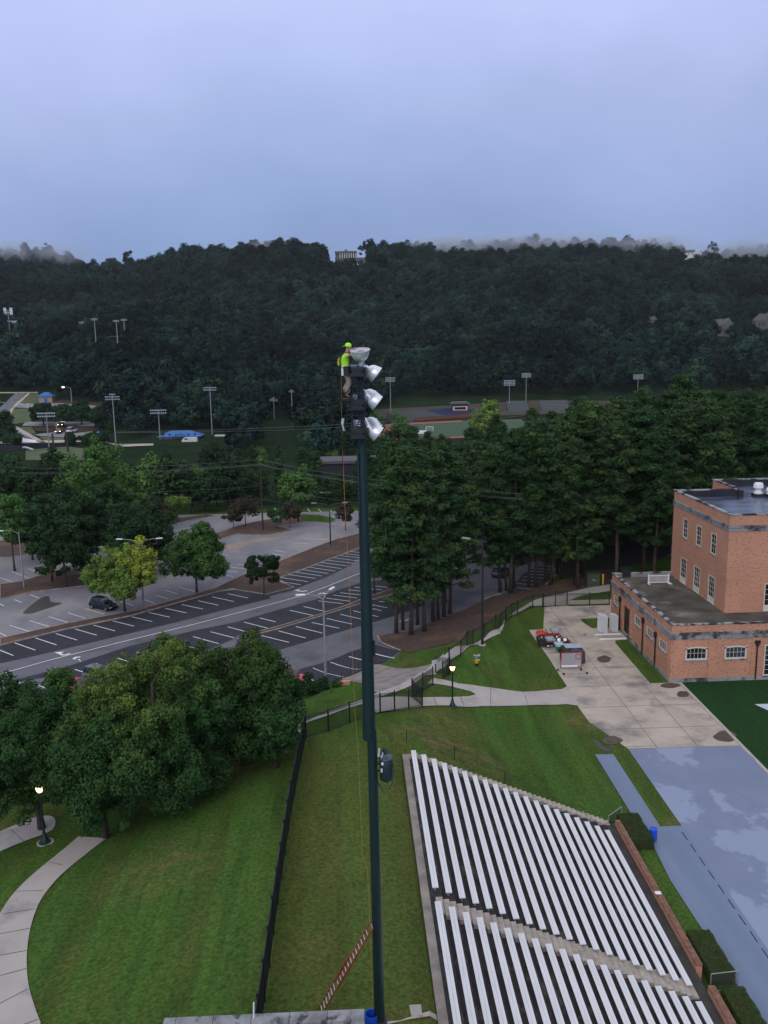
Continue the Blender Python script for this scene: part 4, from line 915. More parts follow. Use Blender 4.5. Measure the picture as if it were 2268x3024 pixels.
# roof things
def vent(x, y, r, hh, lab):
    e = empty('roof_vent', (x, y, 16.62), lab, 'vent', 'white vents on the upper roof'); s = MB()
    s.box((-r, -r, 0), (r, r, .35)); s.build('vent_base', M_memb, e)
    s = MB(); s.lathe([(r * .9, .35), (r * .9, .55), (r * .62, .62), (r * .62, hh * .6), (r * 1.0, hh * .62), (r * 1.0, hh * .85), (r * .8, hh), (.02, hh + .05)], n=18); s.build('vent_cowl', M_white, e, True)
vent(53.0, 109.3, .62, 1.75, 'taller white roof vent on the upper roof'); vent(54.3, 108.7, .5, 1.15, 'shorter white roof vent beside the taller one')
rg = empty('picket_railing', (38.0, 106.4, 6.02), 'white picket railing section leaning on the lower roof', 'railing'); s = MB()
s.box((0, 0, .08), (2.6, .08, .17)); s.box((0, 0, 1.0), (2.6, .08, 1.10)); s.box((-.06, -.03, 0), (.07, .11, 1.25)); s.box((2.55, -.03, 0), (2.68, .11, 1.25)); s.box((-.1, -.5, 0), (.08, .1, .06)); s.box((2.5, -.6, 0), (2.9, .1, .06))
s.build('railing_frame', M_white, rg)
s = MB()
for k in range(17): s.box((.12 + k * .145, .02, .17), (.175 + k * .145, .06, 1.0))
s.build('pickets', M_white, rg)
hc = empty('roof_hatch_cage', (36.2, 110.1, 6.0), 'black metal ladder cage at the far edge of the lower roof', 'ladder cage'); s = MB()
for x in (-.55, .55):
    for y in (-.4, .5): s.box((x - .03, y - .03, -.1), (x + .03, y + .03, 1.2))
for z in (.5, .85, 1.2): s.box((-.55, -.43, z - .03), (.55, -.37, z + .03)); s.box((-.55, .47, z - .03), (.55, .53, z + .03)); s.box((-.58, -.4, z - .03), (-.52, .5, z + .03)); s.box((.52, -.4, z - .03), (.58, .5, z + .03))
s.build('cage_bars', M_black, hc); s = MB(); s.box((-.5, -.35, .0), (.5, .45, .75)); s.build('cage_box', M_memb, hc)

# parapet of the near roof at the bottom edge
M_near = mat('lichen_coping', (.30, .31, .335), .85, (.15, .155, .165), 1.1, detail=7, bump=.3, bscale=8, col3=(.055, .055, .06), scale3=1.7, c3=(.53, .64))
nb = empty('rooftop_parapet', (-3, 26.5, 14), 'lichen stained concrete parapet of a nearer roof at the bottom edge', 'parapet')
s = MB(nb.location); xr, xl, yb = .02, -6.95, 26.65
s.box((xl + .05, 12, 5), (xr - .05, yb - .1, 13.2))
s.build('wall', M_brick, nb)
s = MB(nb.location)
for a, b in ((xl, -6.55), (-6.53, -5.25), (-5.23, -3.93), (-3.91, -2.6), (-2.58, -1.28), (-1.26, -.46)): s.box((a, yb - .52, 13.86), (b, yb, 14.0))
s.box((-.45, 20, 13.86), (xr, yb, 14.0)); s.box((xl, 20, 13.86), (xl + .45, yb - .53, 14.0))
s.build('coping', M_near, nb)
s = MB(nb.location); s.box((xl + .05, yb - .42, 13.2), (xr - .05, yb - .1, 13.86)); s.box((xr - .38, 20, 13.2), (xr - .05, yb - .42, 13.86)); s.box((xl + .05, 20, 13.2), (xl + .38, yb - .42, 13.86)); s.build('upstand', M_brick, nb)
s = MB(nb.location); s.tube([(-3.83, yb - .2, 14), (-3.80, yb - .2, 14.62)], .025, 8); s.build('conduit', M_white, nb)
# ================================================================== THE BIG LIGHT POLE
PY = 33.0; PZ0 = float(h(.66, PY))
pole = empty('floodlight_pole', (.66, PY, PZ0), 'tall dark green floodlight pole in the foreground, worker at its top', 'light pole')
s = MB(pole.location); s.tube([(.70, PY, PZ0 - .3), (.66, PY, 14), (.61, PY, 21.6)], [.235, .215, .195], 24); s.build('lower_shaft', M_green_metal, pole, True)
s = MB(pole.location); s.tube([(.50, PY, 21.15), (.50, PY, 27), (.47, PY, 33.2), (.44, PY, 36.2)], [.262, .225, .15, .12], 24); s.build('upper_shaft', M_green_metal, pole, True)
s = MB(pole.location); s.box((.27, PY - .13, 21.18), (.33, PY + .13, 32.9)) ; s.build('cable_trough', M_green_metal, pole)
s = MB(pole.location); s.box((.48, PY - .30, PZ0 - .1), (1.02, PY + .22, PZ0 + .62)); s.build('base_box', M_black, pole, bevel=.04)
s = MB(pole.location); s.box((.72, PY - .1, 24.7), (.82, PY + .1, 25.4)); s.build('junction_box', M_black, pole, bevel=.02)
lv = [35.95, 34.72, 33.66]; YA0, YA1 = PY - .75, PY + 3.7
for z in lv:
    s = MB(pole.location)
    s.box((.10, YA0, z + .07), (.55, YA1, z + .19)); s.box((.08, YA0 - .02, z - .14), (.58, YA1, z - .02)); s.box((.13, YA0 + .02, z - .02), (.5, YA1 - .05, z + .07))
    s.build('crossarm', M_black, pole)
    s = MB(pole.location); s.box((.02, PY - .42, z - .20), (.55, PY - .36, z + .22)); s.box((.50, PY - .45, z - .10), (.66, PY - .30, z + .16)); s.build('ballast_box', M_black, pole, bevel=.01)
s = MB(pole.location)
for x, y in ((.12, PY - .38), (.56, PY - .38), (.12, PY + .35), (.56, PY + .35)): s.tube([(x, y, 33.3), (x, y, 36.1)], .035, 8)
for z in np.arange(33.5, 36, .42): s.box((.12, PY - .40, z), (.56, PY - .36, z + .03))
for a, b in ((33.6, 34.6), (34.8, 35.85)): s.bar((.12, PY - .38, a), (.56, PY - .38, b), .03, .03)
s.build('top_frame', M_black, pole)
s = MB(pole.location); s.tube([(-.02, PY - .35, 34.55), (-.12, PY - .35, 34.5)], .015, 6); s.box((-.30, PY - .55, 34.93), (.12, PY - .2, 34.99)); s.tube([(-.30, PY - .55, 34.96), (-.30, PY - .2, 34.96), (.1, PY - .2, 34.3)], .02, 6); s.build('foot_step', M_black, pole)
for z, n in ((32.05, 3),):
    for k in range(n):
        s = MB(pole.location); s.box((.25, PY - .34, 33.96 + k * .085), (.41, PY - .30, 33.99 + k * .085)); s.build('label_plate', M_white, pole)
M_refl = mat('spun_aluminium', (.84, .86, .90), .34, (.74, .77, .82), 4, metal=.55, spec=.6)
M_lens = bpy.data.materials.new('lens_glass'); M_lens.use_nodes = True
b_ = M_lens.node_tree.nodes['Principled BSDF']; b_.inputs['Base Color'].default_value = (.40, .52, .52, 1); b_.inputs['Roughness'].default_value = .12; b_.inputs['Metallic'].default_value = .3
lamp_me = None
LW = ['nearest', 'second nearest', 'middle', 'second farthest', 'farthest']
def floodlight(loc, tilt, label, lens=True, first=None, yaw=0.):
    """bowl opening along local +x after tilt"""
    global lamp_me
    e = empty('floodlight', loc, label, 'floodlight', 'floodlights on the tall pole')
    e.rotation_euler = (0, tilt, yaw)
    if lamp_me is None:
        M = Matrix.Rotation(math.radians(90), 4, 'Y')
        s = MB(); prof = [(.05, -.06), (.10, -.05), (.125, 0), (.215, .045), (.275, .11), (.318, .19), (.342, .28), (.352, .36), (.375, .365), (.375, .41), (.352, .41)]
        s.lathe(prof, n=28, M=M, cap=False); s.lathe([(.345, .40), (.330, .28), (.305, .19), (.262, .12), (.20, .06), (.02, .045)], n=28, M=M, cap=False); a = s.build('reflector', M_refl, e, True)
        s = MB(); s.lathe([(.02, .40), (.35, .395)], n=28, M=M, cap=False); b = s.build('lens', M_lens, e)
        s = MB(); s.lathe([(.02, -.22), (.075, -.20), (.085, -.10), (.075, -.045)], n=16, M=M); c = s.build('lamp_housing', M_refl, e, True)
        s = MB(); s.bar((-.12, 0, 0), (-.42, 0, .12), .07, .05); d = s.build('mounting_arm', M_galv, e)
        lamp_me = [(q.name.split('.')[0], q.data) for q in (a, b, c, d)]
    else:
        for nm, me in lamp_me:
            if nm == 'lens' and not lens: continue
            o = bpy.data.objects.new(nm, me); COL.objects.link(o); o.parent = e
    return e
FS = .86
def fl(*a):
    e_ = floodlight(*a); e_.scale = (FS, FS, FS); return e_
fl((.80, PY - .5, 33.86), math.radians(38), 'nearest floodlight on the bottom crossarm of the tall pole')
for li, (z, ys, nm) in enumerate(((33.86, (.45, 1.4, 2.35, 3.3), 'bottom'), (35.02, (-.5, .45, 1.4, 2.35, 3.3), 'middle'), (36.06, (-.25, .75), 'upper'))):
    for k, y in enumerate(ys):
        w = LW[k + 1] if nm == 'bottom' else (LW[k] if nm == 'middle' else ('nearer', 'farther')[k])
        fl((.79 - .03 * k, PY + y, z), math.radians(38), f'{w} floodlight on the {nm} crossarm of the tall pole')
# the bowl the worker is servicing, turned up to the sky
f0 = floodlight((.47, PY - .62, 36.38), math.radians(-97), 'open silver floodlight bowl facing the sky, held by the worker', lens=False)
f0.rotation_euler = Vector((-.06, -.22, .97)).to_track_quat('X', 'Z').to_euler()
for ch in list(f0.children):
    if ch.name.startswith('mounting_arm'): bpy.data.objects.remove(ch)

# transformer can on the pole
tr = empty('pole_transformer', (1.17, PY - .1, 19.35), 'dark green transformer can bracketed to the right side of the tall pole', 'transformer')
s = MB(); s.lathe([(.20, .0), (.26, .06), (.275, .14), (.275, .95), (.25, .98)], n=28); s.build('tank', M_green_metal, tr, True)
s = MB(); s.lathe([(.30, .96), (.305, 1.0), (.27, 1.04), (.05, 1.07), (.01, 1.07)], n=28); s.build('lid', mat('lid_paint', (.022, .05, .062), .35, spec=.6), tr, True)
s = MB(); s.box((-.52, -.05, .70), (-.2, .05, .80)); s.box((-.52, -.05, .40), (-.2, .05, .48)); s.box((-.42, -.035, .40), (-.36, .035, .80)); s.build('bracket', M_black, tr)
M_porc = mat('porcelain', (.55, .57, .58), .3)
s = MB(); s.lathe([(.03, 0), (.06, .02), (.035, .05), (.06, .07), (.03, .12)], (-.16, -.30, .82), 12); s.build('bushing', M_porc, tr, True)
s = MB(); s.box((-.24, -.30, .50), (-.16, -.27, .66)); s.build('name_plate', M_porc, tr)
s = MB()
for k, (dx, dz) in enumerate(((0, -.55), (.06, -.40), (.12, -.28))):
    s.tube([(.24, -.12, .78), (.33, -.1, .5), (.30, -.1, .15), (.15 + dx * .4, -.1, dz * .6), (-.05 - dx, -.1, dz), (-.30, -.08, dz * .45), (-.40, -.05, .05)], .011, 6)
s.tube([(-.30, -.12, 1.15), (-.38, -.2, .98), (-.25, -.28, .90), (-.16, -.3, .88)], .012, 6)
s.build('cable_loop', M_black, tr)
fc = empty('fuse_cutout', (.95, PY - .2, 20.35), 'grey fuse cutout and surge arrester above the transformer can', 'fuse'); s = MB()
s.tube([(-.09, 0, .1), (-.05, 0, .45)], [.045, .04], 10); s.tube([(.02, 0, .0), (.10, 0, .28)], .03, 10); s.build('insulator', M_porc, fc, True)
s = MB(); s.tube([(.12, .05, .42), (.24, .0, .22)], [.10, .11], 12); s.box((-.18, 0, .2), (.06, .04, .25)); s.build('arrester', M_black, fc)

# ladder leaning on the pole
lad_b = np.array([-2.0, 34.1, float(h(-2.0, 34.1))]); lad_t = YD(B5(812, 645), 32.78)
lad = empty('extension_ladder', lad_b, 'red fibreglass extension ladder leaning against the tall pole', 'ladder')
A_, B_ = Vector(lad_b), Vector(lad_t); dr_ = (B_ - A_).normalized(); sd_ = Vector((.35, -.94, 0)); sd_ = (sd_ - dr_ * sd_.dot(dr_)).normalized() * .20; nrm = dr_.cross(sd_).normalized()
M_fib = mat('red_fibreglass', (.36, .085, .06), .5, (.26, .06, .045), 3)
L_ = (B_ - A_).length
for sg in (-1, 1):
    s = MB(lad_b); s.bar(A_ + sd_ * sg, A_ + sd_ * sg + dr_ * (L_ * .62), .035, .085, nrm); s.build('rail', M_fib, lad)
    s = MB(lad_b); s.bar(A_ + sd_ * sg * .82 + nrm * .06 + dr_ * (L_ * .34), A_ + sd_ * sg * .82 + nrm * .06 + dr_ * L_, .035, .085, nrm); s.build('fly_rail', M_fib, lad)
s = MB(lad_b); n = int(L_ / .305)
for k in range(1, n):
    o_ = nrm * .06 if k > n * .36 else Vector((0, 0, 0)); w = .82 if k > n * .36 else 1
    c = A_ + dr_ * (k * .305) + o_; s.tube([c - sd_ * w, c + sd_ * w], .022, 8)
s.build('rungs', mat('ladder_aluminium', (.55, .52, .50), .45, metal=.3), lad); s = MB(lad_b)
s.bar(A_ + dr_ * L_ - sd_ * .6 + nrm * .1, A_ + dr_ * L_ + sd_ * .6 + nrm * .1, .08, .03, nrm)
s.build('top_pad', M_galv, lad)

# ropes
M_rope = mat('orange_rope', (.42, .20, .055), .9); M_rope_d = mat('dark_rope', (.02, .024, .024), .9)
rp_ = []
for f, x, y, d in ((A2, 638, 905, 32.5), (A2, 641, 1200, 32.5), (A5, 645, 0, 32.5), (A5, 660, 400, 32.5), (A5, 685, 820, 32.5), (A5, 710, 1400, 32.5), (B2, 722, 400, 32.6), (B2, 745, 720, 32.7), (B2, 768, 1300, 32.8), (B5, 800, 300, 32.8), (B5, 824, 900, 32.8), (B5, 832, 1150, 32.8)):
    rp_.append(YD(f(x, y), d))
s = MB(); s.tube(rp_, .0085, 6, False); fin(s.build('safety_rope', M_rope), 'thin orange rope hanging from the worker to the pole base', 'rope')
s = MB(); s.tube([YD(A2(636, 905), 32.45), YD(A2(634, 1000), 32.45), YD(A2(637, 1180), 32.45), YD(A2(646, 1300), 32.45), YD(A2(645, 1452), 32.5), YD(A5(650, 170), 32.5)], .014, 6, False); fin(s.build('haul_line', M_rope_d), 'dark haul line hanging left of the pole top', 'rope')
s = MB(); s.tube([YD(A2(650, 1215), 32.4), YD(A2(645, 1250), 32.4)], .05, 8); s.tube([YD(A2(645, 1250), 32.4), YD(A2(655, 1290), 32.4)], .03, 8); fin(s.build('snatch_block', M_porc), 'pale pulley block clipped on the haul line below the worker', 'pulley')

# ================================================================== THE WORKER
def skin(name, chains, m, parent, org, sub=1, root=None):
    """one continuous skinned surface; chains = lists of (x,y,z,r) sharing joints by exact position"""
    idx = {}; vs = []; rs = []; es = set()
    for ch in chains:
        prev = None
        for x, y, z, r in ch:
            k = (round(x, 4), round(y, 4), round(z, 4))
            if k not in idx: idx[k] = len(vs); vs.append((x, y, z)); rs.append(r)
            if prev is not None and prev != idx[k]: es.add((min(prev, idx[k]), max(prev, idx[k])))
            prev = idx[k]
    me = bpy.data.meshes.new(name); me.from_pydata(vs, list(es), []); me.update(); me.materials.append(m)
    o = bpy.data.objects.new(name, me); COL.objects.link(o); o.parent = parent
    md = o.modifiers.new('skin', 'SKIN'); md.use_smooth_shade = True
    for i, r in enumerate(rs):
        sv = me.skin_vertices[0].data[i]; sv.radius = (r, r) if not isinstance(r, tuple) else r
    me.skin_vertices[0].data[0].use_root = True
    sb = o.modifiers.new('sub', 'SUBSURF'); sb.levels = sub; sb.render_levels = sub
    return o
# local frame: feet at z=0, +x towards the lamp (right in the photo), facing right; about 1.9 m with cap
ps = empty('person', (-.10, PY - .48, 35.0), 'person in neon yellow shirt and cap, harness and khaki trousers, working at the pole top', 'person')
M_skin = mat('skin', (.46, .25, .17), .6, (.40, .21, .14), 8)
M_neon = mat('neon_yellow_fabric', (.46, .95, .05), .7, (.40, .85, .045), 9, bump=.3, bscale=14, emit=None)
M_khaki = mat('khaki_fabric', (.33, .26, .215), .85, (.25, .195, .16), 7, bump=.5, bscale=16)
M_boot = mat('brown_leather', (.055, .032, .022), .6)
def fingers(wx, wy, wz, dx, dy, dz, sg):
    """palm chain plus five curled fingers, hand pointing along (dx,dy,dz)"""
    d = Vector((dx, dy, dz)).normalized(); side = d.cross(Vector((0, 0, 1))).normalized() * sg; dn = d.cross(side).normalized(); dn = dn if dn.z < 0 else -dn
    w = Vector((wx, wy, wz)); pc = w + d * .05; pe = w + d * .09; out = [[(*w, .026), (*pc, .036), (*pe, .034)]]
    for k, L in enumerate((.066, .078, .072, .056)):
        b = pe + side * (.030 - .020 * k); m1 = b + d * L * .5 + dn * .008; m2 = b + d * L * .8 + dn * .032
        out.append([(*pe, .034), (*b, .012), (*m1, .0095), (*m2, .0085)])
    t0 = pc + side * .038; t1 = t0 + side * .018 + d * .035
    out.append([(*pc, .036), (*t0, .013), (*t1, .010)])
    return out
HIP = (.02, 0, .98)
body = [[(*HIP, .13), (.00, 0, 1.15, .125), (-.01, 0, 1.32, .145), (.03, 0, 1.47, .12), (.07, 0, 1.56, .055), (.10, 0, 1.64, .07), (.12, 0, 1.72, .095), (.12, 0, 1.80, .075)],
        [(.12, 0, 1.72, .095), (.205, 0, 1.70, .035), (.235, 0, 1.695, .018)], [(.12, 0, 1.72, .095), (.19, 0, 1.645, .04)],
        [(.03, 0, 1.47, .12), (.06, -.19, 1.46, .062), (.25, -.25, 1.48, .047), (.33, -.24, 1.51, .042), (.50, -.17, 1.60, .034), (.57, -.15, 1.61, .026)],
        [(.03, 0, 1.47, .12), (.06, .19, 1.46, .062), (.20, .24, 1.44, .047), (.27, .22, 1.50, .042), (.30, .10, 1.62, .034), (.30, .05, 1.66, .026)],
        [(*HIP, .13), (.03, -.09, .90, .10), (.11, -.10, .55, .068), (.05, -.11, .30, .055), (.02, -.11, .10, .042), (.10, -.11, .05, .04)],
        [(*HIP, .13), (.03, .09, .90, .10), (.15, .10, .60, .068), (.02, .11, .42, .055), (-.06, .11, .22, .042), (.02, .11, .17, .04)]]
body += fingers(.57, -.15, 1.61, .9, .2, -.25, 1) + fingers(.30, .05, 1.66, .15, -.5, .35, -1)
skin('body', body, M_skin, ps, None, 1)
skin('shirt', [[(.01, 0, .95, .150), (.00, 0, 1.02, .150), (-.01, 0, 1.15, .155), (-.02, 0, 1.32, .172), (.02, 0, 1.45, .145), (.05, 0, 1.535, .075)], [(.02, 0, 1.45, .145), (.055, -.185, 1.455, .082), (.13, -.215, 1.43, .075)], [(.02, 0, 1.45, .145), (.055, .185, 1.455, .082), (.12, .215, 1.45, .075)]], M_neon, ps, None, 1)
skin('trousers', [[(.02, 0, 1.03, .145), (*HIP, .152), (.03, -.09, .88, .125), (.12, -.10, .56, .10), (.06, -.11, .30, .098), (.03, -.11, .12, .10)], [(*HIP, .152), (.03, .09, .88, .125), (.16, .10, .60, .10), (.03, .11, .42, .095), (-.05, .11, .24, .10)]], M_khaki, ps, None, 1)
for nm, x, y, z in (('boot', .03, -.11, .04), ('boot', -.05, .11, .16)): skin(nm, [[(x - .03, y, z + .09, .06), (x - .02, y, z, .058), (x + .10, y, z - .01, .052), (x + .19, y, z - .015, .04)]], M_boot, ps, None, 1)
s = MB(); MC = Matrix.Translation((.115, 0, 1.765)) @ Matrix.Rotation(math.radians(6), 4, 'Y')
s.lathe([(.112, -.01), (.114, .03), (.10, .075), (.065, .11), (.01, .122)], n=20, M=MC); s.add([MC @ Vector(q) for q in ((-.09, -.075, 0), (-.19, -.05, -.025), (-.19, .05, -.025), (-.09, .075, 0), (-.09, -.075, .012), (-.19, -.05, -.013), (-.19, .05, -.013), (-.09, .075, .012))], [(0, 1, 2, 3), (4, 7, 6, 5), (0, 4, 5, 1), (1, 5, 6, 2), (2, 6, 7, 3)])
s.build('cap', M_neon, ps, True)
skin('beard', [[(.175, 0, 1.665, .045), (.19, 0, 1.63, .042), (.165, 0, 1.60, .03)]], mat('beard_hair', (.10, .045, .025), .9), ps, None, 1)
for sg in (-1, 1):
    s = MB(); s.lathe([(.004, -.008), (.018, -.004), (.022, .004), (.012, .010)], (.105, .093 * sg, 1.715), 8, Matrix.Rotation(math.radians(90), 4, 'X')); s.build('ear', M_skin, ps, True)
s = MB(); s.tube([(.205, -.028, 1.735), (.213, -.028, 1.735)], .011, 8); s.tube([(.205, .028, 1.735), (.213, .028, 1.735)], .011, 8); s.tube([(.209, -.03, 1.735), (.209, .03, 1.735)], .004, 6); s.build('eyes', mat('eye', (.02, .015, .012), .3), ps)
s = MB(); n = 20
for r, z, w in ((.170, 1.04, .045), (.165, .97, .05)):
    s.lathe([(r, z - w), (r + .012, z - w), (r + .012, z + w), (r, z + w)], (0.01, 0, 0), 20)
for y in (-.11, .11): s.tube([(-.15, y, 1.05), (-.185, y * .8, 1.30), (-.10, y * .9, 1.50), (.05, y * 1.0, 1.565), (.14, y * .9, 1.45), (.165, y, 1.28), (.15, y, 1.05)], .02, 6)
for sg in (-1, 1): s.tube([(.13 * 1, .05 * sg + .0, .96), (.13, .19 * sg, .88), (-.02, .22 * sg, .84), (-.12, .10 * sg, .92)], .02, 6)
s.box((-.05, -.30, .80), (.10, -.20, 1.02)); s.box((-.12, .17, .78), (.05, .27, 1.0)); s.build('harness', M_black, ps)
s = MB(); s.tube([(-.19, .0, 1.38), (-.26, 0, 1.22), (-.25, -.03, 1.14), (-.19, 0, 1.2)], .02, 6); s.box((-.25, -.06, 1.12), (-.20, .05, 1.36)); s.build('shock_pack', mat('yellow_webbing', (.55, .42, .03), .7), ps)
s = MB(); s.box((-.14, -.235, .78), (-.07, -.20, 1.02)); s.tube([(-.1, -.2, 1.0), (-.12, -.22, 1.1), (-.05, -.22, 1.08)], .02, 6); s.build('white_strap', M_white, ps)
s = MB(); s.tube([(-.16, -.2, .98), (-.34, -.25, 1.02), (-.44, -.22, 1.12), (-.40, -.18, 1.22)], .012, 6); s.tube([(.05, -.24, .92), (.28, -.32, .55), (-.22, -.36, -.1)], .02, 6); s.tube([(.12, -.2, 1.0), (.40, -.22, .85), (.48, -.1, 1.0)], .018, 6); s.build('lanyard', M_rope_d, ps)

ps.scale = (1.07, 1.07, 1.07); ps.location.z = 35.02
# ================================================================== LAMPS AND POLES
M_glow = mat('lantern_glow', (.9, .7, .4), .5, emit=(1.0, .62, .24), estr=9.)
def lantern(base, hh, label, sc=1.):
    e = empty('lamp_post', base, label, 'lamp post', 'lit lamp posts on the walks')
    s = MB(); s.lathe([(.42, -.1), (.42, .10), (.30, .14), (.27, .30), (.17, .48), (.12, .75), (.10, .8), (.085, .9), (.075, hh - .55), (.10, hh - .5), (.12, hh - .44)], n=18); s.build('column', M_green_metal, e, True)
    s = MB(); s.lathe([(.12, hh - .44), (.20, hh - .30), (.24, hh - .12), (.22, hh - .02)], n=18); s.build('lantern', M_glow, e, True)
    s = MB(); s.lathe([(.26, hh - .02), (.24, hh + .04), (.10, hh + .14), (.03, hh + .16), (.03, hh + .24), (.0, hh + .27)], n=18); s.build('finial_cap', M_black, e, True)
    l = bpy.data.lights.new('lamp_bulb', 'POINT'); l.energy = 26; l.color = (1, .7, .38); l.shadow_soft_size = .25
    o = bpy.data.objects.new('lamp_bulb', l); COL.objects.link(o); o.parent = e; o.location = (0, -.05, hh - .22)
    return e
lb = G(Z1(1030, 1150)); lantern(lb, top_of(lb, Z1(1040, 462)) - lb[2] - .1, 'lit dark green lamp post where the walks meet, right of the gate')
lb = G(B1(275, 1222)); lantern(lb, top_of(lb, B1(240, 865)) - lb[2] - .1, 'lit dark green lamp post half hidden by the big oaks at left')
s = MB(); q = G(B1(278, 1222)); s.lathe([(.55, -.1), (.55, .06)], tuple(q), 20); fin(s.build('lamp_footing', M_path), 'round concrete footing under the left lamp post', 'footing')

def light_pole(f, bx, by, tx, ty, arms, label, m, r=.10, group='parking lot light poles', footing=False, base=None):
    b = G(f(bx, by)) if base is None else np.array(base, float); zt = top_of(b, f(tx, ty)); hh = zt - b[2]; k = r / .10
    e = empty('light_pole', b, label, 'light pole', group)
    s = MB(); s.tube([(0, 0, -.2), (0, 0, hh)], [r * 1.25, r * .7], 12); s.build('pole', m, e, True)
    for (dx, dy) in arms:
        s = MB(); s.tube([(0, 0, hh - .25), (dx * .35, dy * .35, hh + .28), (dx * .8, dy * .8, hh + .45), (dx, dy, hh + .45)], [.05 * k, .04 * k, .035 * k, .03 * k], 8); a = s.build('arm', m, e, True)
        s = MB(); L = math.hypot(dx, dy); s.bar((dx * .95, dy * .95, hh + .46), (dx * (1 + .75 * k / L), dy * (1 + .75 * k / L), hh + .48), .26 * k, .12 * k); s.build('lamp_head', M_white if m is M_galv else M_galv, e, bevel=.03)
    if footing:
        s = MB(); s.lathe([(.42, -.1), (.42, .14), (.36, .16)], n=18); s.build('footing', M_path, e)
    return e
light_pole(B2, 545, 215, 502, -980 + 0, [(-2.3, -.3), (.6, .8)], 'tall grey lamp pole at the near edge of the parking lot', M_galv, .12, base=(-3.38, 93.6, -1.2)) if False else None
b0 = np.array([-3.4, 93.9, float(h(-3.4, 93.9))]); light_pole(A5, 0, 0, 512, 965, [(-2.1, -.2), (.75, 1.6)], 'tall grey lamp pole at the near edge of the lot, beside the big pole', M_galv, .13, base=b0)
light_pole(A4, 148, 905, 150, 560, [(-2.2, -.8)], 'grey lamp pole on the left planting strip, arm to the left', M_galv, .11)
light_pole(A4, 880, 1015, 850, 625, [(-2.6, .3), (2.6, .2)], 'two armed lamp pole behind the yellow green tree', M_galv, .11)
light_pole(A4, 884, 445, 872, 265, [(2.6, -.2)], 'far grey lamp pole in front of dark trees, arm to the right', M_galv, .11)
light_pole(A4, 1017, 470, 1012, 335, [(.5, -1)], 'far dark lamp pole beside the small yellowish tree', M_black, .12)
light_pole(A4, 1567, 365, 1560, 215, [(.1, -.8)], 'far grey pole just left of the wooden utility pole', M_galv, .11)
light_pole(A5, 573, 642, 566, 400, [(2.6, .1), (-2.6, .4)], 'black lamp pole on the strip left of the big pole', M_black, .12)
light_pole(A5, 842, 945, 838, 760, [(1, .4)], 'black lamp pole on the thin strip right of the big pole', M_black, .11)
light_pole(A5, 1502, 1258, 1485, 640, [(-1.4, 1.2)], 'tall black lamp pole on the lawn by the mesh fence', M_black, .13, footing=True)
light_pole(A6, 470, 888, 473, 720, [(.5, .5)], 'slim black lamp pole on the straw bank near the green cabinet', M_black, .10)

# hydrant, cabinet, bollards
q = G(Z1(1425, 480)); e = empty('fire_hydrant', q, 'yellow fire hydrant with blue top on the lawn by the mesh fence', 'hydrant')
M_yel = mat('hydrant_yellow', (.62, .40, .045), .5); M_blue = mat('blue_paint', (.03, .15, .42), .5)
s = MB(); s.lathe([(.17, 0), (.17, .38), (.14, .4)], n=14); s.build('standpipe', M_black, e, True)
s = MB(); s.lathe([(.20, .38), (.20, .44), (.15, .46), (.15, .86), (.20, .88), (.20, .93)], n=14); s.tube([(.1, 0, .68), (.34, 0, .68)], .10, 10); s.tube([(-.1, 0, .68), (-.26, 0, .68)], .07, 10); s.tube([(0, 0, .66), (0, -.28, .66)], .09, 10); s.build('barrel', M_yel, e, True)
s = MB(); s.lathe([(.20, .93), (.19, 1.02), (.12, 1.10), (.04, 1.13), (.04, 1.19), (0, 1.19)], n=14); s.build('bonnet', M_blue, e, True)
q = G(Z1(1428, 300)); s = MB(); s.lathe([(.38, -.1), (.40, .02), (.22, .03), (.21, .0)], tuple(q), 20); fin(s.build('valve_cover', M_path), 'round white valve collar in the grass behind the hydrant', 'cover')
q = G(A6(583, 893)); e = empty('utility_cabinet', q, 'olive green utility cabinet on the straw bank behind the fence', 'cabinet'); M_ol = mat('olive_paint', (.055, .075, .045), .6)
s = MB(); s.box((-1.0, -.7, -.2), (1.0, .7, 2.05)); s.build('case', M_ol, e, bevel=.04)
s = MB(); s.box((-1.04, -.74, 2.05), (1.04, .74, 2.15)); s.build('lid', M_ol, e, bevel=.04)
s = MB(); s.box((-.12, -.72, 1.1), (.02, -.702, 1.26)); s.build('warning_plate', M_white, e)
s = MB(); s.box((.10, -.73, 1.05), (.5, -.702, 1.12)); s.build('handle', M_galv, e)
for k, (x, y, lab) in enumerate(((552, 893, 'yellow post left of the green cabinet'), (647, 885, 'yellow post right of the green cabinet'))):
    q = G(A6(x, y)); zt = top_of(q, A6(x, y - 66)); e = empty('bollard', q, lab, 'bollard', 'yellow bollards'); s = MB(); s.lathe([(.15, -.2), (.15, zt - q[2] - .08), (.10, zt - q[2] - .01), (.0, zt - q[2])], n=14); s.build('post', M_yel, e, True)

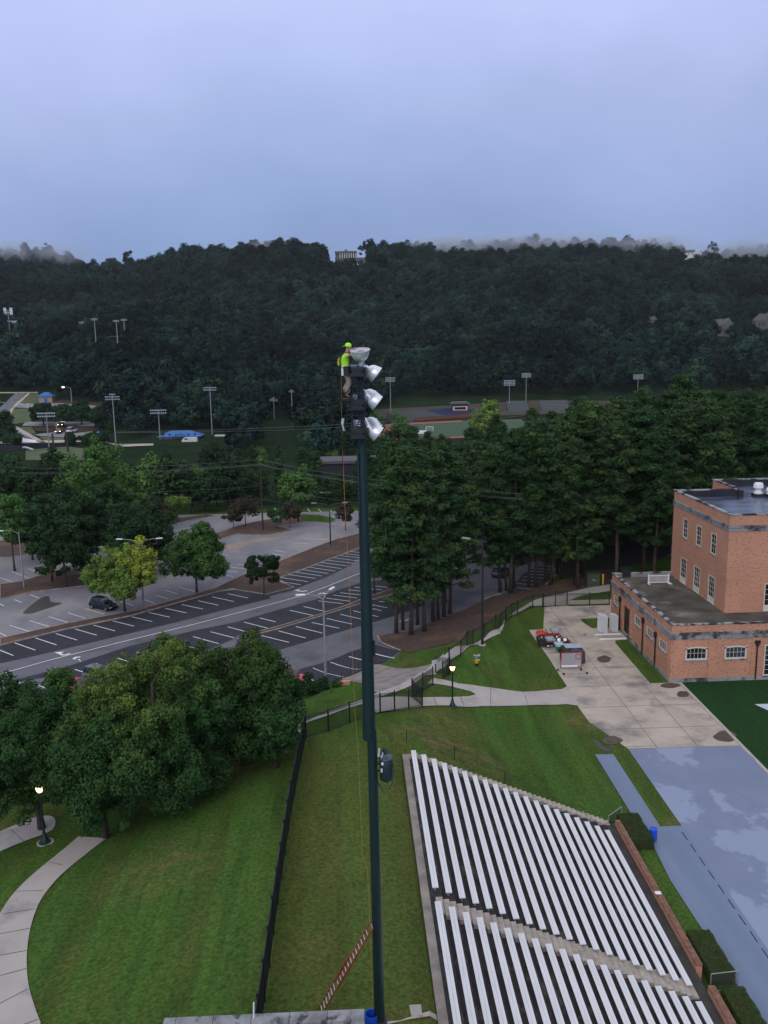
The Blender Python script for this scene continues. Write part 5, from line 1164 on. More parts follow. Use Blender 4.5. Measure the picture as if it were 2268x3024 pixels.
# barrels
M_bblue = mat('blue_plastic', (.008, .085, .62), .4, (.006, .07, .5), 3, spec=.5)
def barrel(loc, r, hh, label, open_top=False):
    e = empty('plastic_barrel', loc, label, 'barrel', 'blue barrels'); s = MB()
    pr = [(r * .9, 0), (r * .97, .03), (r, .12), (r * 1.02, hh * .32), (r * .975, hh * .34), (r * 1.02, hh * .37), (r * 1.02, hh * .63), (r * .975, hh * .66), (r * 1.02, hh * .69), (r, hh * .9), (r * .95, hh - .02), (r * .93, hh)]
    s.lathe(pr, n=28, cap=False)
    if open_top: s.lathe([(r * .93, hh), (r * .90, hh - .02), (r * .93, hh * .5), (r * .9, .06), (.01, .05)], n=28, cap=False)
    s.build('drum', M_bblue, e, True)
    if not open_top:
        s = MB(); s.lathe([(r * .93, hh - .03), (r * .90, hh - .02), (.01, hh - .02)], n=28, cap=False); s.tube([(r * .5, 0, hh - .03), (r * .5, 0, hh + .01)], .04, 8); s.build('lid', M_bblue, e, True)
    else:
        s = MB(); s.lathe([(r * .95, hh - .02), (r * 1.03, hh - .01), (r * 1.03, hh + .03), (r * .93, hh + .03), (r * .90, hh)], n=28, cap=False); s.build('rim', M_bblue, e, True)
barrel((22.0, 58.3, .055), .29, .95, 'closed blue barrel standing on the blue cover by the hedge')
for _y in np.arange(30, 34, .02):
    _q = YD(Z8(1320, 280), _y)
    if _q[2] < PZ0 + .92: break
print('barrel', _q)
barrel((_q[0], _q[1], _q[2] - .92), .29, .92, 'open blue barrel at the foot of the tall pole', True)
q = G(B5(1091, 1165)); s = MB(); s.box((q[0] - .30, q[1] - .34, q[2] - .1), (q[0] + .30, q[1] + .34, q[2] + .06)); fin(s.build('utility_cover', mat('pale_cover', (.38, .37, .33), .8), bevel=.02), 'pale square utility cover in the grass right of the pole base', 'cover')

# ---------------- utility poles and wires
M_wire = mat('wire', (.16, .18, .19), .6)
ub = G(A4(1611, 552)); uz = top_of(ub, A4(1610, 118))
e = empty('utility_pole', ub, 'tall wooden utility pole on the planting strip, wires both ways', 'utility pole'); s = MB(); s.tube([(0, 0, -.3), (0, 0, uz - ub[2])], [.19, .12], 12); s.build('pole', M_wood, e, True)
s = MB()
for z in (-.1, -.95): s.box((-.2, -.05, uz - ub[2] + z - .05), (.35, .05, uz - ub[2] + z + .05))
s.tube([(.3, 0, uz - ub[2] - .1), (.3, 0, uz - ub[2] + .1)], .06, 8); s.build('insulator', M_porc, e)
def wire(pts, label, r=.02, sag=1.):
    s = MB(); out = []
    for a, b in zip(pts[:-1], pts[1:]):
        a, b = np.array(a, float), np.array(b, float)
        out += [tuple(a * (1 - t) + b * t - np.array([0, 0, sag * 4 * t * (1 - t)])) for t in np.linspace(0, 1, 13)[:-1]]
    out.append(tuple(pts[-1])); s.tube(out, r, 5, False)
    fin(s.build('power_line', M_wire), label, 'power line', 'overhead wires')
for k, (dz, lab) in enumerate(((0, 'top wire'), (-.95, 'second wire'), (-1.15, 'third wire'), (-5.6, 'fourth wire, thin'), (-8.3, 'lowest wire, thin'))):
    pl = YD(A4(-60, 165 + (0, 28, 34, 150, 215)[k]), 215); pr_ = YD(A5(1750, 330 + (0, 28, 34, 150, 215)[k]), 118)
    wire([pl, (ub[0], ub[1], uz + dz), pr_], f'{lab} of the line held by the wooden utility pole', .022 if k < 3 else .014, .9)
for k, (ya, yb, yc, yd) in enumerate(((1298, 1268, 1245, 1175), (1302, 1285, 1260, 1207))):
    wire([YD(A1(700, ya), 255), YD(A2(300, yb), 262), YD(A2(700, yc), 262), YD(A2(1659, yd), 262), YD(A3(500, yd - 60), 262)], f'{"upper" if k == 0 else "lower"} distant wire crossing behind the floodlights', .04, .15)
for f, x, y, tx, ty, lab in ((Z6, 630, 1800, 618, 1580, 'left of two dark wooden poles by the black fence'), (Z6, 795, 1800, 775, 1570, 'right of two dark wooden poles by the black fence')):
    b = G(f(x, y)); zt = top_of(b, f(tx, ty)); e = empty('utility_pole', b, lab, 'utility pole', 'dark poles by the black fence'); s = MB(); s.tube([(0, 0, -1), (0, 0, zt - b[2])], [.5, .35], 10); s.build('pole', M_wood, e, True)

# ---------------- distant sports lights
def sports_light(f, bx, by, tx, ty, wpx, rows, label, r=.35, cols=8, ysp=None, split=False, base=None):
    b = G(f(bx, by)) if base is None else base
    sc = np.linalg.norm(b - O) / F_PX; zt = top_of(b, f(tx, ty)); hh = zt - b[2]; w = wpx * sc * (800 / 1659 if f in (A1, A2, A3) else 420 / 1659)
    e = empty('stadium_light', b, label, 'stadium light', 'sports field light poles')
    s = MB(); s.tube([(0, 0, -1), (0, 0, hh)], [r, r * .6], 10); s.build('pole', M_galv, e, True)
    rs = rows if isinstance(rows, (list, tuple)) else [1] * rows; dz = w * (.125 if len(rs) > 3 else .17)
    for k, fr in enumerate(rs):
        ww = w * fr; z = hh - .3 - k * dz
        s = MB(); s.box((-ww / 2, -.12, z - dz * .1), (ww / 2, .12, z + dz * .1)); s.build('crossbar', M_galv, e)
        n = max(3, int(cols * fr)); s = MB()
        for j in range(n):
            x = -ww / 2 + ww * (j + .5) / n; rr = min(w / cols * .40, dz * .44); s.lathe([(rr * .4, -rr), (rr, rr * .2), (rr, rr * .5)], (x, -.3, z), 8, Matrix.Rotation(math.radians(115), 4, 'X'))
        o = s.build('lamp_row', M_lampw, e); 
    return e
M_lampw = mat('lamp_housing_pale', (.52, .58, .64), .4, (.42, .48, .55), 5)
for a in ((A1, 303, 1415, 290, 1178, 103, 2, 'stadium light behind the black fence, left of the white parked car'), (A1, 713, 1412, 690, 1062, 85, [.45, 1, 1], 'three tier stadium light left of the blue roof building'), (A1, 981, 1345, 972, 1160, 98, [1, 1], 'stadium light rising in front of the blue roof building'),
          (A1, 1300, 1312, 1283, 1022, 78, 2, 'stadium light rising right behind the blue roof building'), (A2, 229, 1220, 225, 1086, 50, [.5, 1, 1], 'short stadium light left of the worker, left one of two'), (A2, 341, 1262, 333, 1038, 32, [.6, 1, 1], 'slim stadium light left of the worker, right one of two'),
          (A2, 941, 1195, 938, 962, 58, 4, 'four tier stadium light just right of the pole floodlights'), (A3, 74, 1165, 73, 980, 70, 4, 'four tier stadium light rising from the grandstand'), (A3, 176, 1148, 179, 936, 56, 4, 'four tier stadium light behind the grandstand end'), (A3, 857, 1145, 859, 945, 60, 4, 'four tier stadium light above the right pine tops')):
    sports_light(*a, r=.30)
hillp = [(508, 712, 505, 622, 36, 'far hillside light, first of four from left'), (588, 748, 575, 602, 36, 'far hillside light, second of four from left'), (721, 752, 712, 612, 36, 'far hillside light, third of four from left'), (769, 762, 758, 605, 36, 'far hillside light, fourth of four from left')]
for bx, by, tx, ty, w, lab in hillp: sports_light(A1, bx, by, tx, ty, w, 2, lab, r=.5, cols=6)
b = G(A1(62, 700)); e = sports_light(A1, 62, 700, 48, 550, 30, [1], 'cell mast with antennas and lights at the far left hillside', r=.6)
zt = top_of(b, A1(50, 620)) - b[2]; sc = b[1] / F_PX
s = MB()
ztop = top_of(b, A1(48, 550)) - b[2]
for dx in (-3.6, -2.2, 2.2, 3.6): s.box((dx - .35, -.5, ztop - 4.5), (dx + .6, .5, ztop + 2))
s.box((-3.6, -.3, ztop - 2.6), (3.6, .3, ztop - 2.2))
s.build('antenna_panel', M_white, e)
s = MB(); s.box((-3, -.4, zt - .3), (9, .4, zt + .5)); s.box((3, -.5, zt - 1.6), (9, .5, zt - .8)); s.build('light_bar', M_lampw, e)
for f, x, y, tx, ty, ar, lab, gl in ((Z6, 838, 1222, 826, 1045, (-3.6, 0), 'lit street lamp at the forest edge right of the kiosk', 1), (Z6, 62, 1340, 55, 1215, (-11, 0), 'street lamp beside the far road at left edge', 0), (Z6, 397, 1020, 385, 935, (-5, 0), 'street lamp among trees above the far road', 0), (Z6, 1582, 1165, 1578, 1095, (-5, 0), 'street lamp among trees above the far lot', 0), (Z6, 1262, 500, 1260, 455, (8, 0), 'small street lamp between the hillside lights', 0), (Z6, 662, 1550, 658, 1455, (2.5, 0), 'pale lamp by the lit car in the far lot', 0)):
    b = G(f(x, y)); e = light_pole(f, x, y, tx, ty, [ar], lab, M_galv, .28, 'far street lamps', base=b)
    if gl:
        hh = top_of(b, f(tx, ty)) - b[2]; s = MB(); s.lathe([(.05, -.4), (.7, -.2), (.7, .2), (.05, .4)], (-4.4, -.4, hh + .3), 10); s.build('lit_lamp', mat('street_lamp_glow', (.9, .8, .6), .5, emit=(1, .78, .5), estr=6), e)

# ---------------- cars
M_wheel = mat('wheel_alloy', (.30, .31, .32), .4, metal=.6)
def car(loc, rz, paint, label, suv=False, L=4.6, Wd=1.85, lights=None, sc=1.):
    H1, H2 = (.95, 1.68) if suv else (.85, 1.42)
    e = empty('parked_car', loc, label, 'car', 'cars in the lots', rz, sc)
    def hull(secs, n=0):
        s = MB(); vs = []
        for x, zb, zt, hw, tw in secs:
            vs += [(x, -hw, zb), (x, -hw * 1.0, zb + (zt - zb) * .55), (x, -tw, zt), (x, tw, zt), (x, hw * 1.0, zb + (zt - zb) * .55), (x, hw, zb)]
        k = len(secs); fs = [(6 * i + j, 6 * i + (j + 1) % 6, 6 * i + 6 + (j + 1) % 6, 6 * i + 6 + j) for i in range(k - 1) for j in range(6)] + [tuple(range(6))[::-1], tuple(6 * (k - 1) + j for j in range(6))]
        s.add(vs, fs); return s
    w = Wd / 2; x0 = -L / 2; x1 = L / 2
    s = hull([(x0, .42, H1 * .82, w * .86, w * .78), (x0 + .15, .30, H1 * .95, w * .96, w * .86), (x0 + .9, .25, H1, w, w * .88), (x0 + 2.4, .25, H1, w, w * .88), (x1 - 1.3, .25, H1 * .98, w, w * .86), (x1 - .35, .28, H1 * .84, w * .95, w * .8), (x1, .38, H1 * .68, w * .8, w * .7)])
    s.build('body', paint, e, True, bevel=.03)
    cx0 = x0 + (.25 if suv else .85); cx1 = x1 - (1.25 if suv else 1.35)
    s = hull([(cx0, H1 - .05, H1 + .02, w * .86, w * .8), (cx0 + (.25 if suv else .6), H1 - .05, H2 - .05, w * .86, w * .68), (cx0 + 1.1, H1 - .05, H2, w * .86, w * .70), (cx1 - 1.1, H1 - .05, H2 - .04, w * .86, w * .68), (cx1, H1 - .05, H1 + .02, w * .84, w * .76)]); s.build('windows', M_glass, e, True)
    s = hull([(cx0 + (.22 if suv else .6), H2 - .07, H2 - .02, w * .70, w * .66), (cx0 + 1.1, H2 - .06, H2 + .025, w * .72, w * .66), (cx1 - 1.1, H2 - .08, H2 - .01, w * .70, w * .64)]); s.build('roof', paint, e, True)
    s = MB()
    for y in (-w * .80, w * .80):
        for x in (cx0 + 1.2, cx0 + 2.2): s.bar((x, y, H1), (x + .03, y * .86, H2 - .03), .07, .05)
    s.build('pillars', paint, e)
    for x in (x0 + .85, x1 - .9):
        for y in (-w + .05, w - .05):
            sg = -1 if y < 0 else 1; s = MB(); M = Matrix.Translation((x, y, .33)) @ Matrix.Rotation(math.radians(90), 4, 'X')
            s.lathe([(.2, -.11), (.32, -.11), (.34, -.06), (.34, .06), (.32, .11), (.2, .11)], n=18, M=M); wh = s.build('wheel', M_tyre, e, True)
            s = MB(); s.lathe([(.01, -.115), (.2, -.118), (.21, -.10), (.21, .10), (.2, .118), (.01, .115)], n=12, M=M); s.build('rim', M_wheel, wh, True)
    for y in (-w * .72, w * .72):
        s = MB(); s.box((x1 - .16, y - .2, H1 * .58), (x1 + .0, y + .2, H1 * .72)); s.build('headlight', lights or M_porc, e, bevel=.02)
        s = MB(); s.box((x0 - .01, y - .16, H1 * .66), (x0 + .12, y + .16, H1 * .86)); s.build('tail_light', bpy.data.materials.get('tail_red') or mat('tail_red', (.25, .01, .01), .3), e, bevel=.02)
    for y in (-w - .06, w + .06):
        s = MB(); s.box((cx1 - .55, y - .10, H1 + .0), (cx1 - .38, y + .10, H1 + .14)); s.build('side_mirror', paint, e, bevel=.03)
    return e
P_black = mat('black_car_paint', (.006, .008, .011), .25, spec=.45); P_red = mat('red_car_paint', (.50, .045, .035), .3, (.47, .04, .03), 2, spec=.6); P_white = mat('white_car_paint', (.62, .64, .66), .35, spec=.6); P_grey = mat('grey_car_paint', (.12, .13, .15), .35, spec=.6)
g = G(A4(630, 1035)); car((g[0] + .1, g[1] + .3, g[2] + .02), math.radians(-33), P_black, 'black sport utility vehicle parked under the yellow green tree', True, 4.7, 1.9)
g = G(B2(372, 262)); car((g[0] - .9, g[1] + 1.2, g[2] + .08), math.radians(-26), P_red, 'red car parked at the edge of the big oaks, by the shrub')
g = G(B1(490, 285)); car((g[0], g[1] - .6, g[2] + .08), math.radians(-30), P_red, 'red car almost hidden behind the left oaks')
g = G(B1(625, 225)); car((g[0], g[1] - .3, g[2] + .08), math.radians(-30), P_grey, 'grey car glimpsed over the oak crown beside the road arrow', True)
g = G(Z6(842, 1578)); car(g + [0, 0, .5], math.radians(80), P_white, 'white car parked alone in the far lot at left', True, sc=1.7)
M_head = mat('headlamp_glow', (1, .8, .5), .4, emit=(1, .60, .25), estr=10)
g = G(Z6(688, 1580)); car(g + [0, 0, .5], math.radians(-80), P_grey, 'car with glowing headlights in the far lot', lights=M_head, sc=1.6)
g = G(Z6(712, 1500)); car(g + [0, 0, .5], math.radians(-80), P_grey, 'second car with glowing headlights behind the first', lights=M_head, sc=1.5)
for k, (f, x, y, pc, lab) in enumerate(((A5, 525, 335, P_white, 'white car seen through dark trunks, left one'), (A5, 600, 332, P_white, 'white car seen through dark trunks, right one'), (A6, 30, 830, P_grey, 'grey car behind the pine trunks left of the stall lines'), (B1, 120, 330, P_white, 'white car under the far left oak'))):
    g = G(f(x, y)); car(g + [0, 0, .08], math.radians(-30 + 40 * (k % 3)), pc, lab, k % 2 == 0)

# utility carts on the court
def cart(loc, rz, paint, label, seat, bed, roof=False):
    e = empty('utility_cart', loc, label, 'utility cart', 'carts parked on the court', rz); s = MB()
    s.prism([(-1.45, .38), (-1.45, .62), (-1.35, .72), (-.55, .72), (-.5, .42), (.35, .40), (.45, .75), (.95, .82), (1.32, .70), (1.42, .45), (1.40, .34)], 1, -.58, .58); s.build('body', paint, e, bevel=.06)
    s = MB(); s.prism([(-1.55, .74), (-1.55, 1.0), (-1.5, 1.02), (-1.5, .8), (-.52, .8), (-.52, 1.02), (-.47, 1.0), (-.47, .74)], 1, -.6, .6); s.box((-1.5, -.6, .8), (-.5, -.56, 1.0)); s.box((-1.5, .56, .8), (-.5, .6, 1.0)); s.build('cargo_bed', bed, e)
    s = MB(); s.box((-.42, -.52, .62), (.05, .52, .78)); s.build('seat', seat, e, bevel=.04); s = MB(); s.box((-.47, -.52, .80), (-.36, .52, 1.15)); s.build('backrest', seat, e, bevel=.04)
    s = MB(); s.tube([(.5, .22, .75), (.28, .22, 1.0)], .02, 6); s.lathe([(.13, -.015), (.16, 0), (.13, .015)], (.26, .22, 1.02), 14, Matrix.Rotation(math.radians(-40), 4, 'Y')); s.build('steering_wheel', M_black, e)
    s = MB(); s.tube([(.55, -.5, .8), (.38, -.5, 1.2), (.38, .5, 1.2), (.55, .5, .8)], .018, 6); s.build('windscreen_bar', M_black, e)
    for x in (-1.0, .95):
        for y in (-.60, .60):
            s = MB(); M = Matrix.Translation((x, y, .27)) @ Matrix.Rotation(math.radians(90), 4, 'X'); s.lathe([(.12, -.10), (.26, -.10), (.28, 0), (.26, .10), (.12, .10)], n=16, M=M); wh = s.build('wheel', M_tyre, e, True)
            s = MB(); s.lathe([(.01, -.106), (.13, -.108), (.13, .108), (.01, .106)], n=12, M=M); s.build('hub', M_white, wh)
    for y in (-.4, .4):
        s = MB(); s.lathe([(.02, -.02), (.07, -.02), (.07, .03)], (1.40, y, .6), 10, Matrix.Rotation(math.radians(90), 4, 'Y')); s.build('headlight', M_porc, e)
    return e
P_or = mat('orange_red_paint', (.55, .060, .025), .4, spec=.5); P_dr = mat('dark_red_paint', (.30, .02, .02), .4); P_gr = mat('green_paint', (.015, .16, .03), .4); M_tan = mat('tan_vinyl', (.42, .36, .28), .6); M_silver = mat('silver_bed', (.40, .46, .52), .4, metal=.3)
cart((24.5, 104.1, .03), math.pi + .02, P_or, 'orange red utility cart with grey bed, topmost in the row', M_tan, M_silver)
cart((25.1, 101.0, .03), .05, P_dr, 'dark red utility cart, second in the row', M_black, M_silver)
cart((25.75, 99.0, .03), .04, P_gr, 'green utility cart with pale bed, behind the framed board', M_black, mat('pale_bed', (.42, .52, .60), .4))
# black trailer frame with two white wheels
e = empty('trailer', (23.5, 101.0, .03), 'black rack trailer between the carts and lawn', 'trailer'); s = MB()
s.box((-.9, -.9, .35), (1.2, .9, .45))
for y in (-.9, -.45, 0, .45, .9): s.box((-.92, y - .03, .4), (-.86, y + .03, .95)); s.box((1.14, y - .03, .4), (1.2, y + .03, .8))
for z in (.55, .72, .9): s.box((-.94, -.92, z), (-.88, .92, z + .05)); s.box((-.9, -.94, z - .1), (1.2, -.90, z - .05)); s.box((-.9, .90, z - .1), (1.2, .94, z - .05))
s.build('rack', M_black, e)
for y in (-.8, .8):
    s = MB(); M = Matrix.Translation((.15, y, .3)) @ Matrix.Rotation(math.radians(90), 4, 'X'); s.lathe([(.15, -.08), (.30, -.08), (.30, .08), (.15, .08)], n=16, M=M); wh = s.build('wheel', M_tyre, e, True)
    s = MB(); s.lathe([(.01, -.085), (.16, -.085), (.16, .085), (.01, .085)], n=14, M=M); s.build('hub', M_white, wh)
for k, (x, lab) in enumerate(((25.0, 'left of two upright spare wheels with white hubs'), (25.75, 'right of two upright spare wheels with white hubs'))):
    e = empty('spare_wheel', (x, 100.35, .95), lab, 'wheel', 'spare wheels on the cart'); s = MB(); M = Matrix.Rotation(math.radians(60), 4, 'X'); s.lathe([(.2, -.07), (.30, -.07), (.30, .07), (.2, .07)], n=18, M=M); s.build('tyre', M_tyre, e, True)
    s = MB(); s.lathe([(.01, -.08), (.22, -.08), (.22, .08), (.01, .08)], n=16, M=M); s.build('hub', M_white, e)
# covered bin + skip
M_ol2 = mat('dark_olive_canvas', (.030, .040, .022), .8); M_gc = mat('grey_canvas', (.045, .052, .065), .6, bump=.4, bscale=3)
e = empty('covered_equipment', (25.1, 95.2, .03), 'dark olive and grey covered equipment behind the framed board', 'equipment'); s = MB()
s.prism([(-.95, 0), (-1.0, 1.55), (-.75, 1.75), (-.2, 1.7), (-.15, 0)], 1, -1.1, 1.1); s.build('olive_cover', M_ol2, e, bevel=.08)
s = MB(); s.prism([(-.12, .1), (-.12, 1.65), (.5, 1.8), (1.5, 1.6), (1.6, .15)], 1, -.9, 1.2); s.build('grey_cover', M_gc, e, bevel=.08)
s = MB(); s.box((-.6, -.2, 1.78), (1.4, 1.25, 1.86)); s.build('top_board', mat('pale_board', (.36, .42, .48), .5), e, bevel=.02)
# framed rebound board on casters
q0 = P(Z2(555, 1240), .75); q1 = P(Z2(870, 1215), .75)
by = 92.7; xl_, xr_ = YD(Z2(565, 1100), by)[0], YD(Z2(872, 1100), by)[0]; zb_, zt_ = YD(Z2(700, 1228), by)[2], YD(Z2(700, 1008), by)[2]
e = empty('rebound_board', (xl_, by, 0.03), 'clear sports board with red frame tilted on a wheeled stand', 'sports board'); M_rf = mat('red_frame', (.33, .02, .045), .5)
def fr(s, a, b, z0, z1, w, y0=-.03, y1=.03):
    s.box((a, y0, z0), (a + w, y1, z1)); s.box((b - w, y0, z0), (b, y1, z1)); s.box((a + w, y0, z0), (b - w, y1, z0 + w)); s.box((a + w, y0, z1 - w), (b - w, y1, z1))
s = MB(); Wb = xr_ - xl_; fr(s, 0, Wb, zb_, zt_, .09); s.build('frame', M_rf, e)
s = MB(); fr(s, Wb * .70, Wb * .93, zt_ - .85, zt_ - .25, .05, -.036, .036); s.build('target_square', M_rf, e)
s = MB(); s.box((.06, -.012, zb_ + .06), (Wb - .06, .012, zt_ - .06)); 
M_clear = bpy.data.materials.new('clear_panel'); M_clear.use_nodes = True; b_ = M_clear.node_tree.nodes['Principled BSDF']; b_.inputs['Base Color'].default_value = (.75, .72, .74, 1); b_.inputs['Alpha'].default_value = .28; b_.inputs['Roughness'].default_value = .2
s.build('clear_panel', M_clear, e)
s = MB(); s.box((.1, -.05, zb_ + .05), (Wb - .5, -.03, zb_ + .28)); s.build('lower_pad', M_white, e, bevel=.01)
s = MB(); s.tube([(-.35, .1, .25), (.05, -1.35, .12)], .035, 8); s.tube([(Wb - .1, .1, .25), (Wb + .25, -1.35, .12)], .035, 8); s.tube([(.3, -1.2, .14), (Wb + .1, -1.2, .14)], .045, 8)
for x in (.1, Wb - .3): s.tube([(x, .1, .15), (x, .1, zb_ + .4)], .04, 8)
s.build('stand', M_galv, e)
for x, y in ((-.3, -.05), (Wb - .1, -.15), (.05, -1.35), (Wb + .25, -1.35)):
    s = MB(); s.lathe([(.03, -.05), (.13, -.05), (.13, .05), (.03, .05)], (x, y, .13), 12, Matrix.Rotation(math.radians(80), 4, 'X')); s.build('caster', M_black, e, True)
# stacks of white gate panels standing by the wall
def panels(x, y, n, hh, lab):
    e = empty('panel_stack', (x, y, .03), lab, 'white panels', 'white panels by the building')
    for k in range(n):
        s = MB(); xx = k * .17; yy = -k * .16; H_ = hh - .03 * (k % 2)
        s.box((xx - .03, yy, .08), (xx + .03, yy + .09, H_)); s.box((xx - .03, yy - 1.25, .08), (xx + .03, yy - 1.16, H_)); s.box((xx - .03, yy - 1.16, .08), (xx + .03, yy, .16)); s.box((xx - .045, yy - 1.26, H_), (xx + .045, yy + .10, H_ + .10))
        for j in range(1, 8): s.box((xx - .015, yy - j * .145 - .025, .16), (xx + .015, yy - j * .145 + .025, H_))
        s.build('white_panel', M_white, e)
q1, q2 = P(Z2(1105, 700), 0), P(Z2(1278, 690), 0)
panels(q1[0], q1[1] + .3, 5, 2.25, 'left stack of upright white slatted panels near the brick wall')
panels(q2[0], q2[1] + .3, 4, 2.2, 'right stack of upright white slatted panels near the brick wall')
for (x0, y0, x1, lab) in ((30.45, 104.35, 34.0, 'farther white base plank under the panel stacks'), (30.6, 102.6, 34.1, 'nearer white base plank under the panel stacks')):
    s = MB(); s.prism([(x0, y0 - .22), (x1, y0 - .16), (x1 + .1, y0 + .12), (x0 + .3, y0 + .10)], 2, .035, .13); fin(s.build('base_plank', M_white), lab, 'plank', 'planks under the white panels')
# ================================================================== TREES
def proj(x, y, z):
    w = np.stack([x, y, z - CAM_H], -1); q = w @ FWD
    return 1134 + F_PX * (w @ RGT) / q, 1512 - F_PX * (w @ UPV) / q
def leaf_cloud(C, R, n, size, rng, shell=.55, flat=.85, up=.35, aspect=.62, wv=None, rnd=.42):
    """many small leaf faces spread over clumps; returns verts, quads, v, w"""
    C = np.asarray(C, float); R = np.asarray(R, float); n = np.broadcast_to(np.asarray(n), (len(C),)).astype(int)
    ci = np.repeat(np.arange(len(C)), n); N_ = len(ci)
    d = rng.normal(size=(N_, 3)); d /= np.linalg.norm(d, axis=1)[:, None]
    rr = shell + (1 - shell) * rng.random(N_) ** .7
    lump = 1 + .22 * np.sin(d[:, 0] * 5 + ci * 1.7) * np.sin(d[:, 1] * 4 + ci) + .12 * np.sin(d[:, 2] * 9 + ci * 2.3)
    off = d * (R[ci] * rr * lump)[:, None]; off[:, 2] *= flat
    p = C[ci] + off
    nn = d * .9 + rng.normal(size=(N_, 3)) * rnd; nn[:, 2] += up; nn /= np.linalg.norm(nn, axis=1)[:, None]
    a = np.cross(nn, rng.normal(size=(N_, 3))); a /= np.linalg.norm(a, axis=1)[:, None]; b = np.cross(nn, a)
    s = size * (.6 + .8 * rng.random(N_)); a = a * s[:, None]; b = b * (s * aspect)[:, None]
    V = np.stack([p - a, p - b * .9 + a * .1, p + a, p + b * .9 + a * .1], 1).reshape(-1, 3)
    Q = np.arange(N_ * 4).reshape(-1, 4)
    cv = rng.random(len(C))
    v = np.clip(.15 + .5 * cv[ci] + .35 * rng.random(N_) + .18 * d[:, 2], 0, 1)  # random leaf tone, plus top light put into the colour of each clump
    w = np.zeros(N_) if wv is None else np.clip(np.asarray(wv)[ci] * (.6 + .7 * rng.random(N_)) , 0, 1)
    return V, Q, v, w
def blob_centers(rng, n, rx, rz, zc, jit=.18, inner=.45, low=-.65):
    out = []
    while len(out) < n:
        d = rng.normal(size=3); d /= np.linalg.norm(d)
        if d[2] < low: continue
        r = inner + (1 - inner) * rng.random() ** .45
        r *= 1 + jit * math.sin(d[0] * 4 + rng.random() * .8) + jit * .6 * math.sin(d[1] * 6 + 2)
        out.append([d[0] * r * rx, d[1] * r * rx, zc + d[2] * r * rz])
    return np.array(out)
def trunk_mesh(name, hh, r0, rng, limbs=6, spread=2.5, start=.35, top=.8, m=None):
    s = MB(); k = 7; px = np.cumsum(rng.normal(size=(k, 2)) * .02 * hh / 6, 0); px[0] = 0
    pts = [(px[i, 0], px[i, 1], -.3 + (hh * top + .3) * i / (k - 1)) for i in range(k)]
    s.tube(pts, [r0 * (1.25 if i == 0 else 1 - .72 * i / (k - 1)) for i in range(k)], 9)
    for j in range(limbs):
        t = start + (top - start) * rng.random(); a = rng.random() * 6.28; z = hh * t; x0, y0 = px[min(int(t / top * (k - 1)), k - 1)]
        L = spread * (.5 + .5 * rng.random()); e = (x0 + math.cos(a) * L, y0 + math.sin(a) * L, z + L * (.35 + .5 * rng.random())); mid = (x0 + math.cos(a) * L * .5, y0 + math.sin(a) * L * .5, z + L * .22)
        s.tube([(x0, y0, z), mid, e], [r0 * .38, r0 * .25, r0 * .08], 6)
    me = bpy.data.meshes.new(name); me.from_pydata(s.v, [], s.f); me.update(); me.materials.append(m or M_bark); me.shade_smooth(); return me
M_bark = mat('bark', (.075, .060, .050), .95, (.040, .032, .027), 3, stretch=(1, 1, .2), bump=.5, bscale=10)
M_bark_p = mat('pine_bark', (.085, .060, .050), .95, (.045, .033, .028), 4, stretch=(1, 1, .3), bump=.5, bscale=10)
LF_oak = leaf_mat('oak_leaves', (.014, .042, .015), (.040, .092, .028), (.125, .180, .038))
LF_green = leaf_mat('fresh_leaves', (.032, .085, .026), (.080, .160, .042), (.24, .27, .04))
LF_yel = leaf_mat('yellowing_leaves', (.065, .135, .030), (.145, .225, .045), (.50, .50, .04))
LF_dark = leaf_mat('dark_leaves', (.013, .034, .015), (.032, .068, .027), (.055, .092, .030), rand=.25, hue=.012)
LF_pine = leaf_mat('pine_needles', (.015, .038, .015), (.040, .085, .030), (.075, .118, .034), rand=.2, hue=.012)
LF_rust = leaf_mat('rusty_leaves', (.034, .032, .022), (.070, .060, .042), None)
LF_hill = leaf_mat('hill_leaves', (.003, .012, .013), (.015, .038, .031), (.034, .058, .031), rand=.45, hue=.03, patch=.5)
LF_hedge = leaf_mat('hedge_leaves', (.028, .052, .014), (.062, .10, .026), None)
def place_tree(name, crown, trunk, loc, sc, rz, label, cat='tree', group=None):
    e = bpy.data.objects.new(name, None); COL.objects.link(e); e.location = [float(c) for c in loc]; e.scale = sc if isinstance(sc, tuple) else (sc, sc, sc); e.rotation_euler = (RNG.normal() * .022, RNG.normal() * .022, rz) if name == 'pine_tree' else (0, 0, rz)
    fin(e, label, cat, group)
    for nm, me in (('crown', crown), ('trunk', trunk)):
        if me is None: continue
        o = bpy.data.objects.new(nm, me); COL.objects.link(o); o.parent = e
    return e
def lobed_centers(rng, n, rx, rz, zc, nl, lr, low):
    """clumps gathered on limb-sized lobes, so gaps and dark hollows stay between them"""
    L = []
    while len(L) < nl:
        d = rng.normal(size=3); d /= np.linalg.norm(d)
        if d[2] < low: continue
        c = np.array([d[0] * (rx - lr * .8), d[1] * (rx - lr * .8), d[2] * (rz - lr * .7)]) * rng.uniform(.72, 1.06)
        if all(np.linalg.norm(c - o) > lr * 1.05 for o in L) or rng.random() < .03: L.append(c)
    L = np.array(L); k = rng.integers(0, nl, n); d = rng.normal(size=(n, 3)); d[:, 2] = d[:, 2] * .8 + .25; d /= np.linalg.norm(d, axis=1)[:, None]
    lrs = lr * rng.uniform(.7, 1.15, nl); C = L[k] + d * (lrs[k] * rng.uniform(.55, 1.0, n))[:, None]; C[:, 2] += zc
    m = rng.random(n) < .22; C[m] = rng.normal(size=(m.sum(), 3)) * [rx * .30, rx * .30, rz * .30] + [0, 0, zc]
    return C, k
